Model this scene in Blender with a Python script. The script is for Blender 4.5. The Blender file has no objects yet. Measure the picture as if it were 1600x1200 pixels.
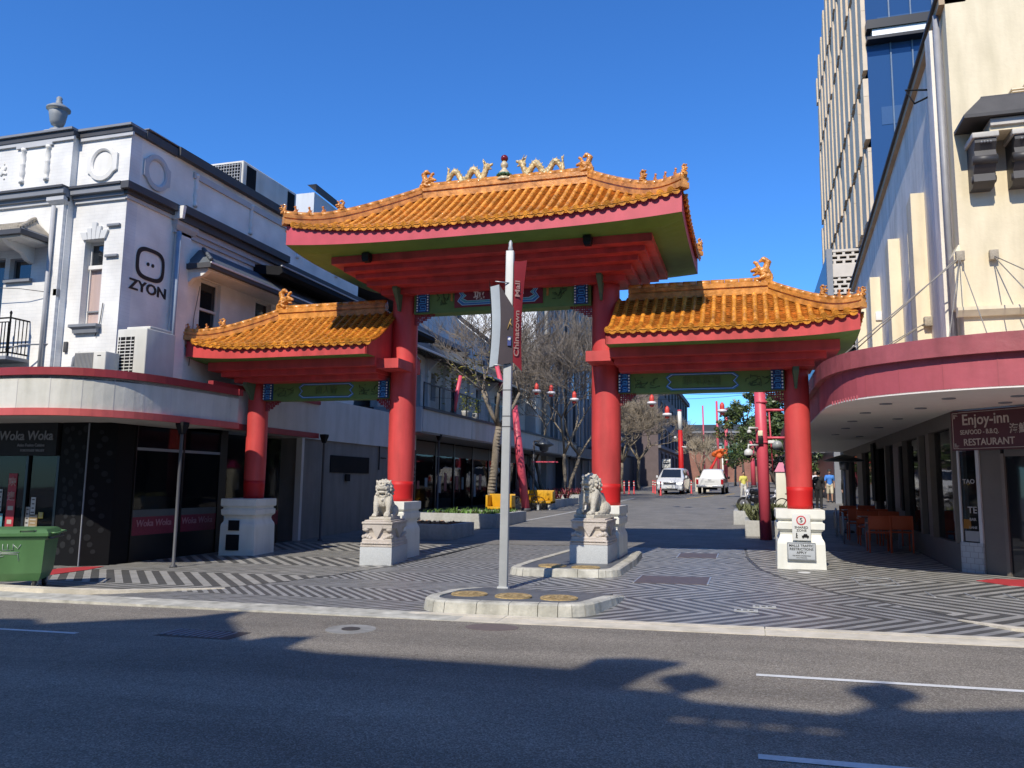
import bpy, bmesh, math, random
from mathutils import Vector, Matrix, noise
random.seed(7)
PI = math.pi
scene = bpy.context.scene
COL = scene.collection

# ---------------------------------------------------------------- camera
cam_d = bpy.data.cameras.new('camera')
cam = bpy.data.objects.new('camera', cam_d)
COL.objects.link(cam)
yaw, pit, rol = .2865, .126, .0117
fw = Vector((-math.sin(yaw)*math.cos(pit), math.cos(yaw)*math.cos(pit), math.sin(pit)))
rt = Vector((math.cos(yaw), math.sin(yaw), 0))
up = rt.cross(fw)
R_ = rt*math.cos(rol) + up*math.sin(rol)
U_ = up*math.cos(rol) - rt*math.sin(rol)
cam.matrix_world = Matrix(((R_.x, U_.x, -fw.x, 0), (R_.y, U_.y, -fw.y, 0), (R_.z, U_.z, -fw.z, 1.6), (0, 0, 0, 1)))
cam_d.sensor_width = 36
cam_d.lens = 1224.2/1600*36
cam_d.shift_x = -12.36/1600
cam_d.clip_end = 2000
cam_d.clip_start = .05
scene.camera = cam

# ---------------------------------------------------------------- sky, sun, exposure
SUN_EL = math.radians(43.5)
SUN_DIR = Vector((.12, 1, 0)).normalized()          # the way the shadows fall
world = bpy.data.worlds.new('World')
scene.world = world
world.use_nodes = True
nt = world.node_tree
nt.nodes.clear()
sky = nt.nodes.new('ShaderNodeTexSky')
sky.sky_type = 'NISHITA'
sky.sun_disc = False
sky.sun_elevation = SUN_EL
to_sun = Vector((-SUN_DIR.x, -SUN_DIR.y))
sky.sun_rotation = math.atan2(to_sun.x, to_sun.y)
sky.altitude = 100
sky.air_density = 1.0
sky.dust_density = .1
sky.ozone_density = 3.5
bg = nt.nodes.new('ShaderNodeBackground')
bg.inputs[1].default_value = .122
wo = nt.nodes.new('ShaderNodeOutputWorld')
hs = nt.nodes.new('ShaderNodeHueSaturation')
hs.inputs['Saturation'].default_value = 1.1
nt.links.new(sky.outputs[0], hs.inputs['Color'])
tint = nt.nodes.new('ShaderNodeMix'); tint.data_type = 'RGBA'; tint.blend_type = 'MULTIPLY'; tint.inputs[0].default_value = 1
tint.inputs[7].default_value = (.62, 1.14, 1.72, 1)          # one even tint over the whole dome
nt.links.new(hs.outputs[0], tint.inputs[6])
nt.links.new(tint.outputs[2], bg.inputs[0])
nt.links.new(bg.outputs[0], wo.inputs[0])
sun_d = bpy.data.lights.new('sun', 'SUN')
sun_d.energy = 5.0
sun_d.angle = math.radians(.35)
sun_d.color = (1, .93, .81)
sun = bpy.data.objects.new('sun', sun_d)
COL.objects.link(sun)
sd = Vector((SUN_DIR.x*math.cos(SUN_EL), SUN_DIR.y*math.cos(SUN_EL), -math.sin(SUN_EL)))
sun.rotation_euler = sd.to_track_quat('-Z', 'Y').to_euler()
sun.location = (0, -20, 40)
scene.view_settings.view_transform = 'Standard'
scene.view_settings.look = 'None'
scene.view_settings.exposure = 0
scene.view_settings.gamma = 1
scene.view_settings.use_curve_mapping = False
scene.cycles.max_bounces = 6
scene.cycles.transparent_max_bounces = 12

def G(x, y):
    x = max(-40, min(40, x))
    return .0164*x + .085 + .022*max(0, min(y, 150)-17)

# ---------------------------------------------------------------- materials
MATS = {}
def mat(name, col, rough=.7, var=.12, scale=3., bump=.0, bscale=40., metal=0., spec=.5, col2=None, rand=0., dirt=0., coat=0., emit=0., stretch=None):
    """procedural paint / stone: base colour mottled by noise, optional fine relief, per-object variation and dirt streaks"""
    if name in MATS: return MATS[name]
    m = bpy.data.materials.new(name); m.use_nodes = True
    t = m.node_tree; t.nodes.clear()
    out = t.nodes.new('ShaderNodeOutputMaterial')
    b = t.nodes.new('ShaderNodeBsdfPrincipled')
    t.links.new(b.outputs[0], out.inputs[0])
    tc = t.nodes.new('ShaderNodeTexCoord')
    mp = t.nodes.new('ShaderNodeMapping')
    geo = t.nodes.new('ShaderNodeNewGeometry')
    t.links.new(geo.outputs['Position'], mp.inputs[0])
    if stretch: mp.inputs['Scale'].default_value = stretch
    n = t.nodes.new('ShaderNodeTexNoise'); n.inputs['Scale'].default_value = scale; n.inputs['Detail'].default_value = 6
    n.inputs['Roughness'].default_value = .65
    t.links.new(mp.outputs[0], n.inputs['Vector'])
    rmp = t.nodes.new('ShaderNodeValToRGB')
    c1 = tuple(max(0, c*(1-var)) for c in col[:3])+(1,)
    c2 = tuple(min(1, c*(1+var)) for c in (col2 or col)[:3])+(1,)
    rmp.color_ramp.elements[0].color = c1; rmp.color_ramp.elements[0].position = .3
    rmp.color_ramp.elements[1].color = c2; rmp.color_ramp.elements[1].position = .7
    t.links.new(n.outputs[0], rmp.inputs[0])
    cur = rmp.outputs[0]
    if rand:
        oi = t.nodes.new('ShaderNodeObjectInfo')
        hs = t.nodes.new('ShaderNodeHueSaturation')
        mr = t.nodes.new('ShaderNodeMapRange'); mr.inputs[3].default_value = 1-rand; mr.inputs[4].default_value = 1+rand
        t.links.new(oi.outputs['Random'], mr.inputs[0]); t.links.new(mr.outputs[0], hs.inputs['Value'])
        t.links.new(cur, hs.inputs['Color']); cur = hs.outputs[0]
    if dirt:
        d = t.nodes.new('ShaderNodeTexNoise'); d.inputs['Scale'].default_value = 1.6; d.inputs['Detail'].default_value = 8
        m2 = t.nodes.new('ShaderNodeMapping'); m2.inputs['Scale'].default_value = (2.2, 2.2, .35)
        t.links.new(geo.outputs['Position'], m2.inputs[0]); t.links.new(m2.outputs[0], d.inputs['Vector'])
        r2 = t.nodes.new('ShaderNodeValToRGB'); r2.color_ramp.elements[0].position = .42; r2.color_ramp.elements[1].position = .72
        r2.color_ramp.elements[0].color = (1, 1, 1, 1); r2.color_ramp.elements[1].color = (1-dirt, 1-dirt, (1-dirt)*.96, 1)
        t.links.new(d.outputs[0], r2.inputs[0])
        mx = t.nodes.new('ShaderNodeMix'); mx.data_type = 'RGBA'; mx.blend_type = 'MULTIPLY'; mx.inputs[0].default_value = 1
        t.links.new(cur, mx.inputs[6]); t.links.new(r2.outputs[0], mx.inputs[7]); cur = mx.outputs[2]
    t.links.new(cur, b.inputs['Base Color'])
    b.inputs['Roughness'].default_value = rough
    b.inputs['Metallic'].default_value = metal
    b.inputs['Specular IOR Level'].default_value = spec
    b.inputs['Coat Weight'].default_value = coat
    if emit:
        t.links.new(cur, b.inputs['Emission Color']); b.inputs['Emission Strength'].default_value = emit
    if bump:
        n2 = t.nodes.new('ShaderNodeTexNoise'); n2.inputs['Scale'].default_value = bscale; n2.inputs['Detail'].default_value = 4
        t.links.new(mp.outputs[0], n2.inputs['Vector'])
        bp = t.nodes.new('ShaderNodeBump'); bp.inputs['Strength'].default_value = bump; bp.inputs['Distance'].default_value = .02
        t.links.new(n2.outputs[0], bp.inputs['Height']); t.links.new(bp.outputs[0], b.inputs['Normal'])
    MATS[name] = m
    return m

def glass_mat(name, tint=(.02, .025, .03), alpha=.5, rough=.03):
    if name in MATS: return MATS[name]
    m = bpy.data.materials.new(name); m.use_nodes = True
    t = m.node_tree; t.nodes.clear()
    out = t.nodes.new('ShaderNodeOutputMaterial')
    b = t.nodes.new('ShaderNodeBsdfPrincipled')
    b.inputs['Base Color'].default_value = tint+(1,)
    b.inputs['Roughness'].default_value = rough
    b.inputs['Specular IOR Level'].default_value = .9
    geo = t.nodes.new('ShaderNodeNewGeometry')
    n = t.nodes.new('ShaderNodeTexNoise'); n.inputs['Scale'].default_value = .8
    bp = t.nodes.new('ShaderNodeBump'); bp.inputs['Strength'].default_value = .06; bp.inputs['Distance'].default_value = .05
    t.links.new(geo.outputs['Position'], n.inputs['Vector']); t.links.new(n.outputs[0], bp.inputs['Height']); t.links.new(bp.outputs[0], b.inputs['Normal'])
    if alpha < 1:
        tr = t.nodes.new('ShaderNodeBsdfTransparent'); tr.inputs[0].default_value = (.75, .8, .8, 1)
        fr = t.nodes.new('ShaderNodeFresnel'); fr.inputs[0].default_value = 1.5
        ad = t.nodes.new('ShaderNodeMath'); ad.operation = 'ADD'; ad.use_clamp = True; ad.inputs[1].default_value = alpha
        mx = t.nodes.new('ShaderNodeMixShader')
        t.links.new(fr.outputs[0], ad.inputs[0]); t.links.new(ad.outputs[0], mx.inputs[0])
        t.links.new(tr.outputs[0], mx.inputs[1]); t.links.new(b.outputs[0], mx.inputs[2]); t.links.new(mx.outputs[0], out.inputs[0])
    else:
        t.links.new(b.outputs[0], out.inputs[0])
    MATS[name] = m
    return m

def brick_mat(name, c1, c2, mortar, sx=4., bw=.5, rh=.25, rough=.8, bump=.3, plane='XZ', ms=.02):
    """small bricks / pavers seen as relief only (too small or too far to be told apart)"""
    if name in MATS: return MATS[name]
    m = bpy.data.materials.new(name); m.use_nodes = True
    t = m.node_tree; b = t.nodes['Principled BSDF']
    geo = t.nodes.new('ShaderNodeNewGeometry')
    sp = t.nodes.new('ShaderNodeSeparateXYZ'); cb = t.nodes.new('ShaderNodeCombineXYZ')
    t.links.new(geo.outputs['Position'], sp.inputs[0])
    ax = {'XZ': (0, 2), 'YZ': (1, 2), 'XY': (0, 1), 'YX': (1, 0)}[plane]
    t.links.new(sp.outputs[ax[0]], cb.inputs[0]); t.links.new(sp.outputs[ax[1]], cb.inputs[1])
    br = t.nodes.new('ShaderNodeTexBrick'); br.inputs['Scale'].default_value = sx
    br.inputs['Color1'].default_value = c1+(1,); br.inputs['Color2'].default_value = c2+(1,); br.inputs['Mortar'].default_value = mortar+(1,)
    br.inputs['Brick Width'].default_value = bw; br.inputs['Row Height'].default_value = rh; br.inputs['Mortar Size'].default_value = ms
    t.links.new(cb.outputs[0], br.inputs['Vector'])
    n = t.nodes.new('ShaderNodeTexNoise'); n.inputs['Scale'].default_value = 1.3; n.inputs['Detail'].default_value = 7
    t.links.new(geo.outputs['Position'], n.inputs['Vector'])
    mx = t.nodes.new('ShaderNodeMix'); mx.data_type = 'RGBA'; mx.blend_type = 'MULTIPLY'; mx.inputs[0].default_value = 1
    r2 = t.nodes.new('ShaderNodeValToRGB'); r2.color_ramp.elements[0].position = .3; r2.color_ramp.elements[1].position = .7
    r2.color_ramp.elements[0].color = (.8, .8, .8, 1); r2.color_ramp.elements[1].color = (1.1, 1.1, 1.1, 1)
    t.links.new(n.outputs[0], r2.inputs[0]); t.links.new(br.outputs[0], mx.inputs[6]); t.links.new(r2.outputs[0], mx.inputs[7])
    t.links.new(mx.outputs[2], b.inputs['Base Color']); b.inputs['Roughness'].default_value = rough
    bp = t.nodes.new('ShaderNodeBump'); bp.inputs['Strength'].default_value = bump; bp.inputs['Distance'].default_value = .01; bp.invert = True
    t.links.new(br.outputs['Fac'], bp.inputs['Height']); t.links.new(bp.outputs[0], b.inputs['Normal'])
    MATS[name] = m
    return m

# ---------------------------------------------------------------- scene graph helpers
ORG = {}
def link(o): COL.objects.link(o); return o
def tag(o, label=None, cat=None, group=None, kind=None):
    if label: o['label'] = label
    if cat: o['category'] = cat
    if group: o['group'] = group
    if kind: o['kind'] = kind
    return o
def thing(name, label, cat, loc=(0, 0, 0), rz=0., group=None):
    o = bpy.data.objects.new(name, None); o.empty_display_size = .2
    o.location = loc; o.rotation_euler = (0, 0, rz); link(o)
    ORG[o.name] = Vector(loc) if abs(rz) < 1e-9 else Vector((0, 0, 0))
    return tag(o, label, cat, group)
def org(o): return ORG.get(o.name, Vector((0, 0, 0))) if o else Vector((0, 0, 0))

class MB:
    """collects shapes and links them as one mesh object; world coordinates unless the thing is rotated (then thing-local)"""
    def __init__(s): s.v = []; s.f = []; s.sm = []; s.mi = []; s.m = 0
    def add(s, vs, fs, smooth=False):
        n = len(s.v); s.v += [tuple(v) for v in vs]
        for f in fs: s.f.append(tuple(i+n for i in f)); s.sm.append(smooth); s.mi.append(s.m)
        return s
    def box(s, x0, x1, y0, y1, z0, z1):
        if x0 > x1: x0, x1 = x1, x0
        if y0 > y1: y0, y1 = y1, y0
        if z0 > z1: z0, z1 = z1, z0
        return s.add([(x0,y0,z0),(x1,y0,z0),(x1,y1,z0),(x0,y1,z0),(x0,y0,z1),(x1,y0,z1),(x1,y1,z1),(x0,y1,z1)],
                     [(3,2,1,0),(4,5,6,7),(0,1,5,4),(1,2,6,5),(2,3,7,6),(3,0,4,7)])
    def bev(s, x0, x1, y0, y1, z0, z1, b=.02):
        """box with chamfered edges"""
        if x0 > x1: x0, x1 = x1, x0
        if y0 > y1: y0, y1 = y1, y0
        bm = bmesh.new(); bmesh.ops.create_cube(bm, size=1)
        for v in bm.verts: v.co = ((x0+x1)/2+v.co.x*(x1-x0), (y0+y1)/2+v.co.y*(y1-y0), (z0+z1)/2+v.co.z*(z1-z0))
        bmesh.ops.bevel(bm, geom=bm.edges[:], offset=b, segments=2, affect='EDGES', profile=.6)
        return s.bm(bm, True)
    def bm(s, bm, smooth=False, M=None):
        bm.verts.index_update()
        vs = [(M @ v.co) if M else v.co.copy() for v in bm.verts]
        s.add(vs, [tuple(v.index for v in f.verts) for f in bm.faces], smooth); bm.free(); return s
    def prism(s, poly, z0, z1, bottom=True):
        """poly = [(x,y)..] counter-clockwise; z0/z1 numbers or functions"""
        n = len(poly)
        a = sum(poly[i][0]*poly[(i+1) % n][1]-poly[(i+1) % n][0]*poly[i][1] for i in range(n))
        if a < 0: poly = poly[::-1]
        f0 = z0 if callable(z0) else (lambda x, y: z0); f1 = z1 if callable(z1) else (lambda x, y: z1)
        vs = [(x, y, f0(x, y)) for x, y in poly]+[(x, y, f1(x, y)) for x, y in poly]
        fs = [tuple(range(n, 2*n))]+[(i, (i+1) % n, n+(i+1) % n, n+i) for i in range(n)]
        if bottom: fs.append(tuple(range(n-1, -1, -1)))
        return s.add(vs, fs)
    def ext(s, poly, axis, a0, a1):
        """poly in the plane across `axis` ('x': (y,z), 'y': (x,z)); extruded from a0 to a1"""
        n = len(poly); ar = sum(poly[i][0]*poly[(i+1) % n][1]-poly[(i+1) % n][0]*poly[i][1] for i in range(n))
        if axis == 'y': ar = -ar
        if ar < 0: poly = poly[::-1]
        P = (lambda p, a: (a, p[0], p[1])) if axis == 'x' else (lambda p, a: (p[0], a, p[1]))
        vs = [P(p, a0) for p in poly]+[P(p, a1) for p in poly]
        if a1 < a0: vs = vs[n:]+vs[:n]
        return s.add(vs, [tuple(range(n, 2*n)), tuple(range(n-1, -1, -1))]+[(i, (i+1) % n, n+(i+1) % n, n+i) for i in range(n)])
    def quad(s, a, b, c, d): return s.add([a, b, c, d], [(0, 1, 2, 3)])
    def tube(s, pts, r, seg=8, cap=True, smooth=True, scale=(1, 1)):
        pts = [Vector(p) for p in pts]; n = len(pts)
        rs = r if isinstance(r, (list, tuple)) else [r]*n
        vs = []; ref = None
        for i, p in enumerate(pts):
            d = (pts[min(i+1, n-1)]-pts[max(i-1, 0)]).normalized()
            if ref is None: ref = Vector((0, 0, 1)) if abs(d.z) < .9 else Vector((1, 0, 0))
            a = d.cross(ref)
            if a.length < 1e-4: a = d.cross(Vector((0, 1, .1)))
            a.normalize(); b = a.cross(d).normalized(); ref = b
            for k in range(seg):
                t = 2*PI*k/seg; vs.append(p+a*math.cos(t)*rs[i]*scale[0]+b*math.sin(t)*rs[i]*scale[1])
        fs = [(i*seg+k, i*seg+(k+1) % seg, (i+1)*seg+(k+1) % seg, (i+1)*seg+k) for i in range(n-1) for k in range(seg)]
        if cap: fs += [tuple(range(seg-1, -1, -1)), tuple((n-1)*seg+k for k in range(seg))]
        # make outward
        return s.add(vs, [f[::-1] for f in fs], smooth)
    def lathe(s, prof, c, seg=20, smooth=True, sx=1, sy=1):
        """prof = [(r,z)..] bottom to top about vertical axis at c=(x,y)"""
        n = len(prof); vs = [(c[0]+r*sx*math.cos(2*PI*k/seg), c[1]+r*sy*math.sin(2*PI*k/seg), z) for r, z in prof for k in range(seg)]
        fs = [(i*seg+k, i*seg+(k+1) % seg, (i+1)*seg+(k+1) % seg, (i+1)*seg+k) for i in range(n-1) for k in range(seg)]
        fs += [tuple(range(seg-1, -1, -1)), tuple((n-1)*seg+k for k in range(seg))]
        return s.add(vs, fs, smooth)
    def ball(s, c, r, seg=10, rings=7, sc=(1, 1, 1), smooth=True):
        vs = []; c = Vector(c)
        for i in range(1, rings):
            t = PI*i/rings
            for k in range(seg):
                p = 2*PI*k/seg
                vs.append((c.x+r*sc[0]*math.sin(t)*math.cos(p), c.y+r*sc[1]*math.sin(t)*math.sin(p), c.z+r*sc[2]*math.cos(t)))
        vs.append((c.x, c.y, c.z+r*sc[2])); vs.append((c.x, c.y, c.z-r*sc[2])); T = len(vs)-2; B = len(vs)-1
        fs = [(i*seg+k, (i+1)*seg+k, (i+1)*seg+(k+1) % seg, i*seg+(k+1) % seg) for i in range(rings-2) for k in range(seg)]
        fs += [(T, k, (k+1) % seg) for k in range(seg)]+[(B, (rings-2)*seg+(k+1) % seg, (rings-2)*seg+k) for k in range(seg)]
        return s.add(vs, fs, smooth)
    def rings(s, rects, smooth=False):
        """loft of axis-aligned rectangles [(x0,x1,y0,y1,z)..]"""
        vs = []
        for x0, x1, y0, y1, z in rects: vs += [(x0, y0, z), (x1, y0, z), (x1, y1, z), (x0, y1, z)]
        n = len(rects)
        fs = [(i*4+k, i*4+(k+1) % 4, i*4+4+(k+1) % 4, i*4+4+k) for i in range(n-1) for k in range(4)]
        fs += [(3, 2, 1, 0), tuple((n-1)*4+k for k in range(4))]
        return s.add(vs, fs, smooth)
    def xf(s, M):
        s.v = [tuple(M @ Vector(v)) for v in s.v]; return s
    def mesh(s, name, mats, o=Vector((0, 0, 0))):
        me = bpy.data.meshes.new(name)
        me.from_pydata([(v[0]-o.x, v[1]-o.y, v[2]-o.z) for v in s.v], [], s.f)
        mats = mats if isinstance(mats, (list, tuple)) else [mats]
        for m in mats: me.materials.append(m)
        me.polygons.foreach_set('use_smooth', s.sm); me.polygons.foreach_set('material_index', s.mi)
        me.update()
        return me
    def build(s, name, mats, parent=None, label=None, kind=None):
        o0 = org(parent)
        ob = bpy.data.objects.new(name, s.mesh(name, mats, o0)); link(ob)
        if parent: ob.parent = parent; ORG[ob.name] = o0
        else: ORG[ob.name] = Vector((0, 0, 0))
        return tag(ob, label, kind=kind)

def inst(me, name, parent, M, label=None):
    """object sharing mesh data; M is in the parent's coordinates"""
    o = bpy.data.objects.new(name, me); link(o); o.parent = parent; o.matrix_local = M
    if label: o['label'] = label
    return o
def copy_tree(o, parent=None):
    c = o.copy(); link(c); c.parent = parent
    for ch in list(o.children): copy_tree(ch, c)
    return c
def place(o, loc, rz=0, label=None, s=None):
    o.location = loc; o.rotation_euler = (0, 0, rz)
    if s: o.scale = (s, s, s)
    if label: o['label'] = label
    return o

def wall(mb, ax, c0, c1, u0, u1, z0, z1, holes=()):
    """wall slab: ax 'x' -> normal along x (thickness c0..c1, u = y); 'y' -> normal along y (u = x); rectangular holes (u0,u1,z0,z1)"""
    us = sorted(set([u0, u1]+[h[0] for h in holes]+[h[1] for h in holes])); zs = sorted(set([z0, z1]+[h[2] for h in holes]+[h[3] for h in holes]))
    us = [u for u in us if u0 <= u <= u1]; zs = [z for z in zs if z0 <= z <= z1]
    for i in range(len(us)-1):
        for j in range(len(zs)-1):
            cu, cz = (us[i]+us[i+1])/2, (zs[j]+zs[j+1])/2
            if any(h[0] < cu < h[1] and h[2] < cz < h[3] for h in holes): continue
            if ax == 'x': mb.box(c0, c1, us[i], us[i+1], zs[j], zs[j+1])
            else: mb.box(us[i], us[i+1], c0, c1, zs[j], zs[j+1])
    return mb

def text_mb(txt, size, depth=.01, shear=0., space=1.):
    cu = bpy.data.curves.new('lettering', 'FONT'); cu.body = txt; cu.size = size; cu.extrude = depth/2; cu.resolution_u = 3
    cu.align_x = 'CENTER'; cu.align_y = 'CENTER'; cu.shear = shear; cu.space_character = space; cu.offset = size*.012
    ob = bpy.data.objects.new('lettering', cu); link(ob)
    me = ob.to_mesh(); m = MB()
    m.add([v.co.copy() for v in me.vertices], [tuple(p.vertices) for p in me.polygons])
    ob.to_mesh_clear(); bpy.data.objects.remove(ob); bpy.data.curves.remove(cu)
    return m
def frame_M(o, xdir, ydir):
    """matrix that puts text (x right, y up, z out) at o"""
    x = Vector(xdir).normalized(); y = Vector(ydir).normalized(); z = x.cross(y)
    return Matrix(((x.x, y.x, z.x, o[0]), (x.y, y.y, z.y, o[1]), (x.z, y.z, z.z, o[2]), (0, 0, 0, 1)))
def letter(txt, size, o, material, parent, xdir=(1, 0, 0), ydir=(0, 0, 1), name='lettering', depth=.012, shear=0., space=1., sx=1.):
    m = text_mb(txt, size, depth, shear, space)
    if sx != 1.: m.v = [(v[0]*sx, v[1], v[2]) for v in m.v]
    return m.xf(frame_M(o, xdir, ydir)).build(name, material, parent)

def sculpt(mb, voxel, smooth=1, disp=0., dscale=8.):
    """fuses overlapping closed shapes into one continuous surface (voxel remesh) and returns an MB"""
    me = mb.mesh('sculpt', []); ob = bpy.data.objects.new('sculpt', me); link(ob)
    md = ob.modifiers.new('r', 'REMESH'); md.mode = 'VOXEL'; md.voxel_size = voxel; md.use_smooth_shade = True
    if smooth:
        sm = ob.modifiers.new('s', 'SMOOTH'); sm.iterations = smooth; sm.factor = .5
    dg = bpy.context.evaluated_depsgraph_get(); ev = ob.evaluated_get(dg); e = ev.to_mesh()
    out = MB(); vs = [v.co.copy() for v in e.vertices]
    if disp:
        vs = [v+e.vertices[i].normal*disp*noise.noise(v*dscale) for i, v in enumerate(vs)]
    out.add(vs, [tuple(p.vertices) for p in e.polygons], True)
    ev.to_mesh_clear(); bpy.data.objects.remove(ob); bpy.data.meshes.remove(me)
    return out
def limb(mb, a, b, ra, rb, seg=10):
    a = Vector(a); b = Vector(b)
    mb.tube([a, a.lerp(b, .5), b], [ra, (ra+rb)/2, rb], seg); mb.ball(a, ra, seg, 6); mb.ball(b, rb, seg, 6)
    return mb
def instw(me, name, parent, M, label=None):
    return inst(me, name, parent, Matrix.Translation(-org(parent)) @ M, label)

# palette
RED = mat('red_gate_paint', (.58, .06, .055), .52, .12, 1.0, bump=.12, bscale=10, dirt=.34)
REDB = mat('bright_red_paint', (.52, .008, .008), .6, .05, 2, bump=.04, bscale=14, dirt=.1)
REDF = mat('pink_red_fascia_paint', (.57, .075, .10), .5, .1, 1.5, dirt=.14)
RED_D = mat('red_lattice', (.3, .03, .04), .6)
GREEN = mat('green_soffit_paint', (.135, .27, .05), .6, .1, 1.2, dirt=.12)
GREENP = mat('green_beam_paint', (.12, .22, .06), .6, .12, 2.5, bump=.15, bscale=9)
GREEND = mat('dark_green_paint', (.05, .10, .035), .6, .12)
BLUE = mat('blue_paint', (.03, .2, .55), .5, .1)
TEAL = mat('teal_paint', (.06, .38, .48), .5, .1)
CYAN = mat('pale_blue_paint', (.38, .66, .85), .5, .08)
NAVY = mat('navy_paint', (.012, .055, .19), .5, .1)
MAROON = mat('maroon_paint', (.17, .015, .03), .5, .1)
WHITEP = mat('white_paint', (.78, .755, .70), .55, .04, 2, bump=.05, bscale=20, dirt=.1)
PLINTH = mat('plinth_white_paint', (.74, .73, .66), .6, .04, 2, bump=.1, bscale=25, dirt=.14)
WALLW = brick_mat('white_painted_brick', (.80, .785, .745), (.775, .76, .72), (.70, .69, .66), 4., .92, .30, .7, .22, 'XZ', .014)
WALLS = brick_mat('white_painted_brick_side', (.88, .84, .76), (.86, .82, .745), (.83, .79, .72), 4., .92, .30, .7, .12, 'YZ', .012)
TRIM_D = mat('dark_grey_trim', (.06, .06, .065), .6, .1)
TRIM_G = mat('grey_trim', (.22, .23, .25), .6, .08)
TRIM_L = mat('light_grey_trim', (.5, .5, .5), .6, .06)
TILE = mat('amber_glazed_tile', (.55, .19, .016), .34, .45, 11, bump=.3, bscale=26, spec=.4, col2=(.66, .27, .035), rand=.24, coat=.08, dirt=.38)
TILEJ = mat('amber_glazed_pan', (.38, .12, .012), .35, .42, 9, bump=.3, bscale=25, spec=.4, col2=(.56, .22, .035), coat=.1, dirt=.35)
RIDGE = mat('amber_glazed_ridge', (.50, .18, .016), .3, .35, 6, bump=.3, bscale=22, spec=.45, col2=(.68, .30, .07), coat=.15, dirt=.32)
STONE = mat('carved_stone', (.50, .46, .38), .8, .14, 8, bump=.55, bscale=60, dirt=.22)
STONE2 = mat('pink_grey_stone', (.50, .44, .38), .8, .12, 7, bump=.55, bscale=45, dirt=.2)
GRANITE = mat('speckled_granite', (.44, .45, .44), .7, .2, 60, bump=.1, bscale=80)
CONC = mat('kerb_concrete', (.60, .54, .43), .85, .14, 5, bump=.4, bscale=50, dirt=.2)
CONCD = mat('weathered_concrete', (.48, .46, .39), .85, .25, 5, bump=.4, bscale=40, dirt=.45)
BLACK = mat('black_paint', (.008, .008, .009), .35, .2)
BLACKM = mat('black_matt', (.012, .012, .013), .85, .2, spec=.2)
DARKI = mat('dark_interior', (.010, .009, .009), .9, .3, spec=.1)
CHAR = mat('charcoal_panel', (.02, .02, .022), .7, .15, spec=.25)
METAL = mat('galvanised_metal', (.45, .46, .46), .45, .08, 10, metal=.6)
ALU = mat('brushed_aluminium', (.42, .43, .42), .5, .06, 5, metal=.2)
GLASS = glass_mat('dark_window_glass', (.015, .018, .022), 1)
SHOPG = glass_mat('shop_glass', (.01, .011, .013), .25)
CREAM = mat('cream_render', (.78, .67, .46), .75, .06, 1.2, bump=.2, bscale=14, dirt=.2)
GREYR = mat('grey_white_render', (.84, .77, .66), .75, .07, 1.2, bump=.25, bscale=14, dirt=.28)
BRASS = mat('brass_inlay', (.50, .36, .16), .6, .35, 25, metal=.2, bump=.4, bscale=60)
PIPE = mat('pale_pipe', (.62, .60, .56), .5)
AIRC = mat('aircon_beige', (.62, .60, .54), .55, .05, 3, dirt=.15)
GOLD = mat('worn_gold_paint', (.55, .33, .08), .5, .2)

# ================================================================ GROUND, ROAD, PAVING
def sheet(name, poly, dz, material, kind='structure', nx=1, parent=None, label=None):
    """a sheet following the ground, cut in strips so that the slope breaks are kept"""
    m = MB(); ys = sorted(set([p[1] for p in poly]))
    m.add([(x, y, G(x, y)+dz) for x, y in poly], [tuple(range(len(poly)))])
    return m.build(name, material, parent, label, kind)
def grid_sheet(name, xs, ys, dz, material, parent=None, kind='structure'):
    m = MB(); vs = [(x, y, G(x, y)+dz) for y in ys for x in xs]; n = len(xs)
    m.add(vs, [(j*n+i, j*n+i+1, (j+1)*n+i+1, (j+1)*n+i) for j in range(len(ys)-1) for i in range(n-1)])
    return m.build(name, material, parent, kind=kind)

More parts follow.
